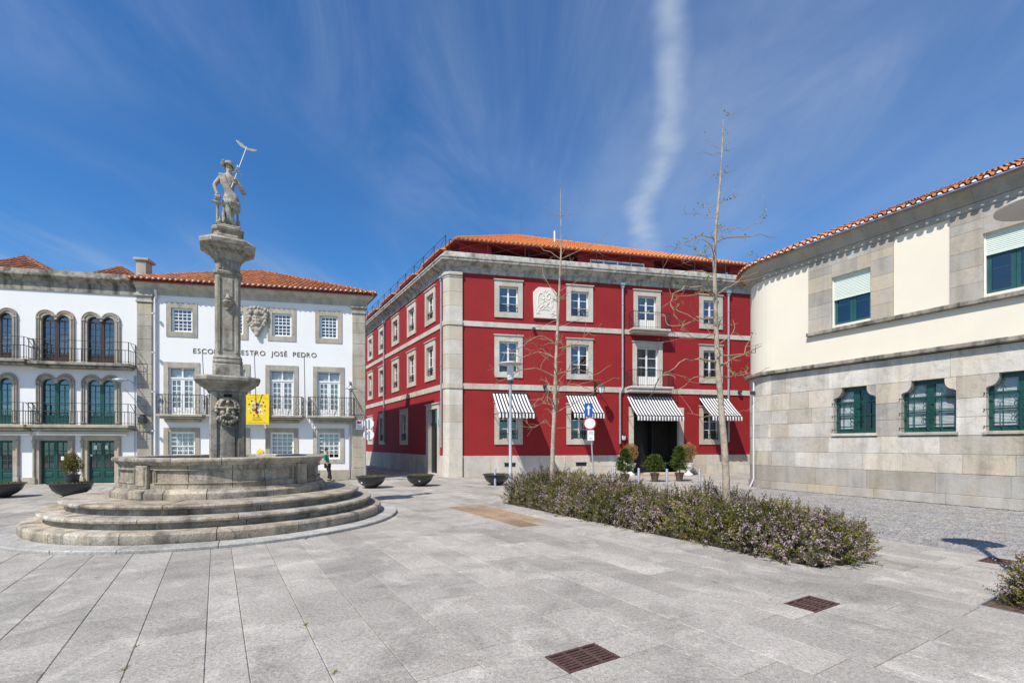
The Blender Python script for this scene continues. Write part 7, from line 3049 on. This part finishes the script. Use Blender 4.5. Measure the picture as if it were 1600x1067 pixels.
# ================================================================== drain grates
for k, (p0, p1, a0, a1) in enumerate(GRATES):
    M = PAM @ T((p0 + p1) / 2, (a0 + a1) / 2, 0)
    w_, l_ = (p1 - p0) / 2, (a1 - a0) / 2
    g = thing('drain_grate', ('rusty drain grate nearest the viewer, at the bottom edge', 'rusty drain grate in front of the hedge end', 'rusty drain grate crossed by the lamp shadow near the right edge')[k], 'drain grate', M, 'rusty drain grates')
    mb = MB()
    mb.cbox(-w_ + .004, w_ - .004, -l_ + .004, -l_ + .03, -.03, .002, .003).cbox(-w_ + .004, w_ - .004, l_ - .03, l_ - .004, -.03, .002, .003)
    mb.cbox(-w_ + .004, -w_ + .03, -l_ + .03, l_ - .03, -.03, .002, .003).cbox(w_ - .03, w_ - .004, -l_ + .03, l_ - .03, -.03, .002, .003)
    for x_ in (-w_ / 3, w_ / 3):
        mb.cbox(x_ - .014, x_ + .014, -l_ + .03, l_ - .03, -.03, .001, .003)
    mk('frame', mb, 'rust', g)
    br = MB()
    n = 7
    for i in range(1, n):
        y_ = -l_ + .03 + (2 * l_ - .06) * i / n
        br.cbox(-w_ + .03, w_ - .03, y_ - .012, y_ + .012, -.026, -.001, .003)
    mk('bars', br, 'rust', g)
    mk('pit_shade', MB().box(-w_ + .002, w_ - .002, -l_ + .002, l_ - .002, -.0305, -.0285), 'pit_shade', g)  # thin near-black plate, the shade of the drain put into its colour

# ================================================================== weeds in the joints
for (x, y, sc_) in ((77, 861, 1.0), (478, 842, 1.0), (195, 1045, .8), (213, 1010, .6), (523, 1050, .6), (477, 976, .6)):
    P = gp(x, y)
    rr_ = np.random.RandomState(int(x))
    n = 40
    c = rr_.normal(0, .02 * sc_, (n, 3)) * np.array([.5, 1.6, 0])
    c[:, 2] = 0
    u = rr_.normal(0, .7, (n, 3))
    u[:, 2] = abs(u[:, 2]) + .5
    wd_ = link('joint_weed', leaf_cloud('joint_weed', c, rr_.normal(0, 1, (n, 3)), u, rr_.uniform(.012, .035, n) * sc_, np.full(n, .007)), 'spring_leaf', None, T(P.x, P.y, .002))
    wd_['kind'] = 'stuff'
    wd_['label'] = 'small weeds growing in a paving joint'
    wd_['category'] = 'weeds'

# ================================================================== the man walking past the school
PD = 24.4
P = at(515, HZ + H * F / PD, PD)
per = thing('person', 'man in green shirt and dark trousers walking past the school', 'person', Vector((P.x, P.y, 0)))


def pp(x, y, dy=0.0):
    q = at(x, y, PD + dy) - Vector((P.x, P.y, 0))
    return Vector(q)


Bp, Ep, Rp = [], [], []


def pj(p, r, l=None):
    Bp.append(tuple(p))
    Rp.append(r)
    if l is not None:
        Ep.append((l, len(Bp) - 1))
    return len(Bp) - 1


top_z = pp(509, 701.5).z
pe = pj(Vector((-.10, 0, .84)), (.125, .10))
wa = pj(Vector((-.13, 0, 1.0)), (.12, .09), pe)
cx1 = pj(Vector((-.16, 0, 1.22)), (.145, .10), wa)
sh_ = pj(Vector((-.17, 0, 1.36)), (.10, .075), cx1)
nk = pj(Vector((-.17, .0, 1.43)), .048, sh_)
jw = pj(Vector((-.155, -.01, 1.50)), (.062, .07), nk)
pj(Vector((-.16, .0, 1.60)), (.070, .08), jw)
for sy in (-1, 1):
    s_ = pj(Vector((-.18, sy * .17, 1.33)), .052, sh_)
    e_ = pj(Vector((-.22 - .04 * sy, sy * .21, 1.08)), .042, s_)
    w_ = pj(Vector((-.16 - .10 * sy, sy * .19, .88)), .030, e_)
    pj(Vector((-.13 - .11 * sy, sy * .18, .80)), .032, w_)
lf_ = pj(Vector((-.08, -.09, .80)), .085, pe)
lk = pj(Vector((.02, -.09, .45)), .058, lf_)
la = pj(Vector((.12, -.09, .09)), .038, lk)
pj(Vector((.24, -.09, .04)), .036, la)
rf2 = pj(Vector((-.12, .09, .80)), .085, pe)
rk = pj(Vector((-.02, .09, .46)), .058, rf2)
ra = pj(Vector((-.10, .09, .12)), .038, rk)
pj(Vector((.0, .09, .05)), .036, ra)
link('body', skin_mesh(Bp, Ep, Rp, 2, pe), 'skin', per)
# clothes follow the same bones, a little wider


def dress(name, ids, grow, mat, ends=()):
    idx = {q: i for i, q in enumerate(ids)}
    vs_ = [Bp[q] for q in ids]
    ed_ = [(idx[a], idx[b]) for a, b in Ep if a in idx and b in idx]
    rd = [tuple(v_ + grow for v_ in (Rp[q] if hasattr(Rp[q], '__len__') else (Rp[q],) * 2)) for q in ids]
    link(name, skin_mesh(vs_, ed_, rd, 2, 0), mat, per)


dress('shirt', [pe, wa, cx1, sh_, 7, 8, 11, 12], .018, 'shirt')
dress('trousers', [pe, lf_, lk, la, rf2, rk, ra], .022, 'trousers')
hr = MB()
blob(hr, -.172, .0, 1.625, .082, .088, .075)
blob(hr, -.195, .0, 1.58, .06, .082, .08)
mk('hair', hr, 'hair', per, None, 60)
fc_ = MB()
blob(fc_, -.078, -.012, 1.545, .022, .012, .02, 1)
for sy in (-1, 1):
    blob(fc_, -.155, sy * .078, 1.55, .018, .010, .028, 1)
mk('face', fc_, 'skin', per, None, 60)
sg_ = MB()
for sy in (-1, 1):
    blob(sg_, -.09, sy * .03 - .01, 1.565, .008, .022, .014, 1)
mk('glasses', sg_, 'black', per, None, 60)
shoe = MB()
for (x_, y_, z_) in ((.18, -.09, .045), (-.05, .09, .06)):
    blob(shoe, x_, y_, z_, .13, .048, .045)
mk('shoes', shoe, 'black', per, None, 60)
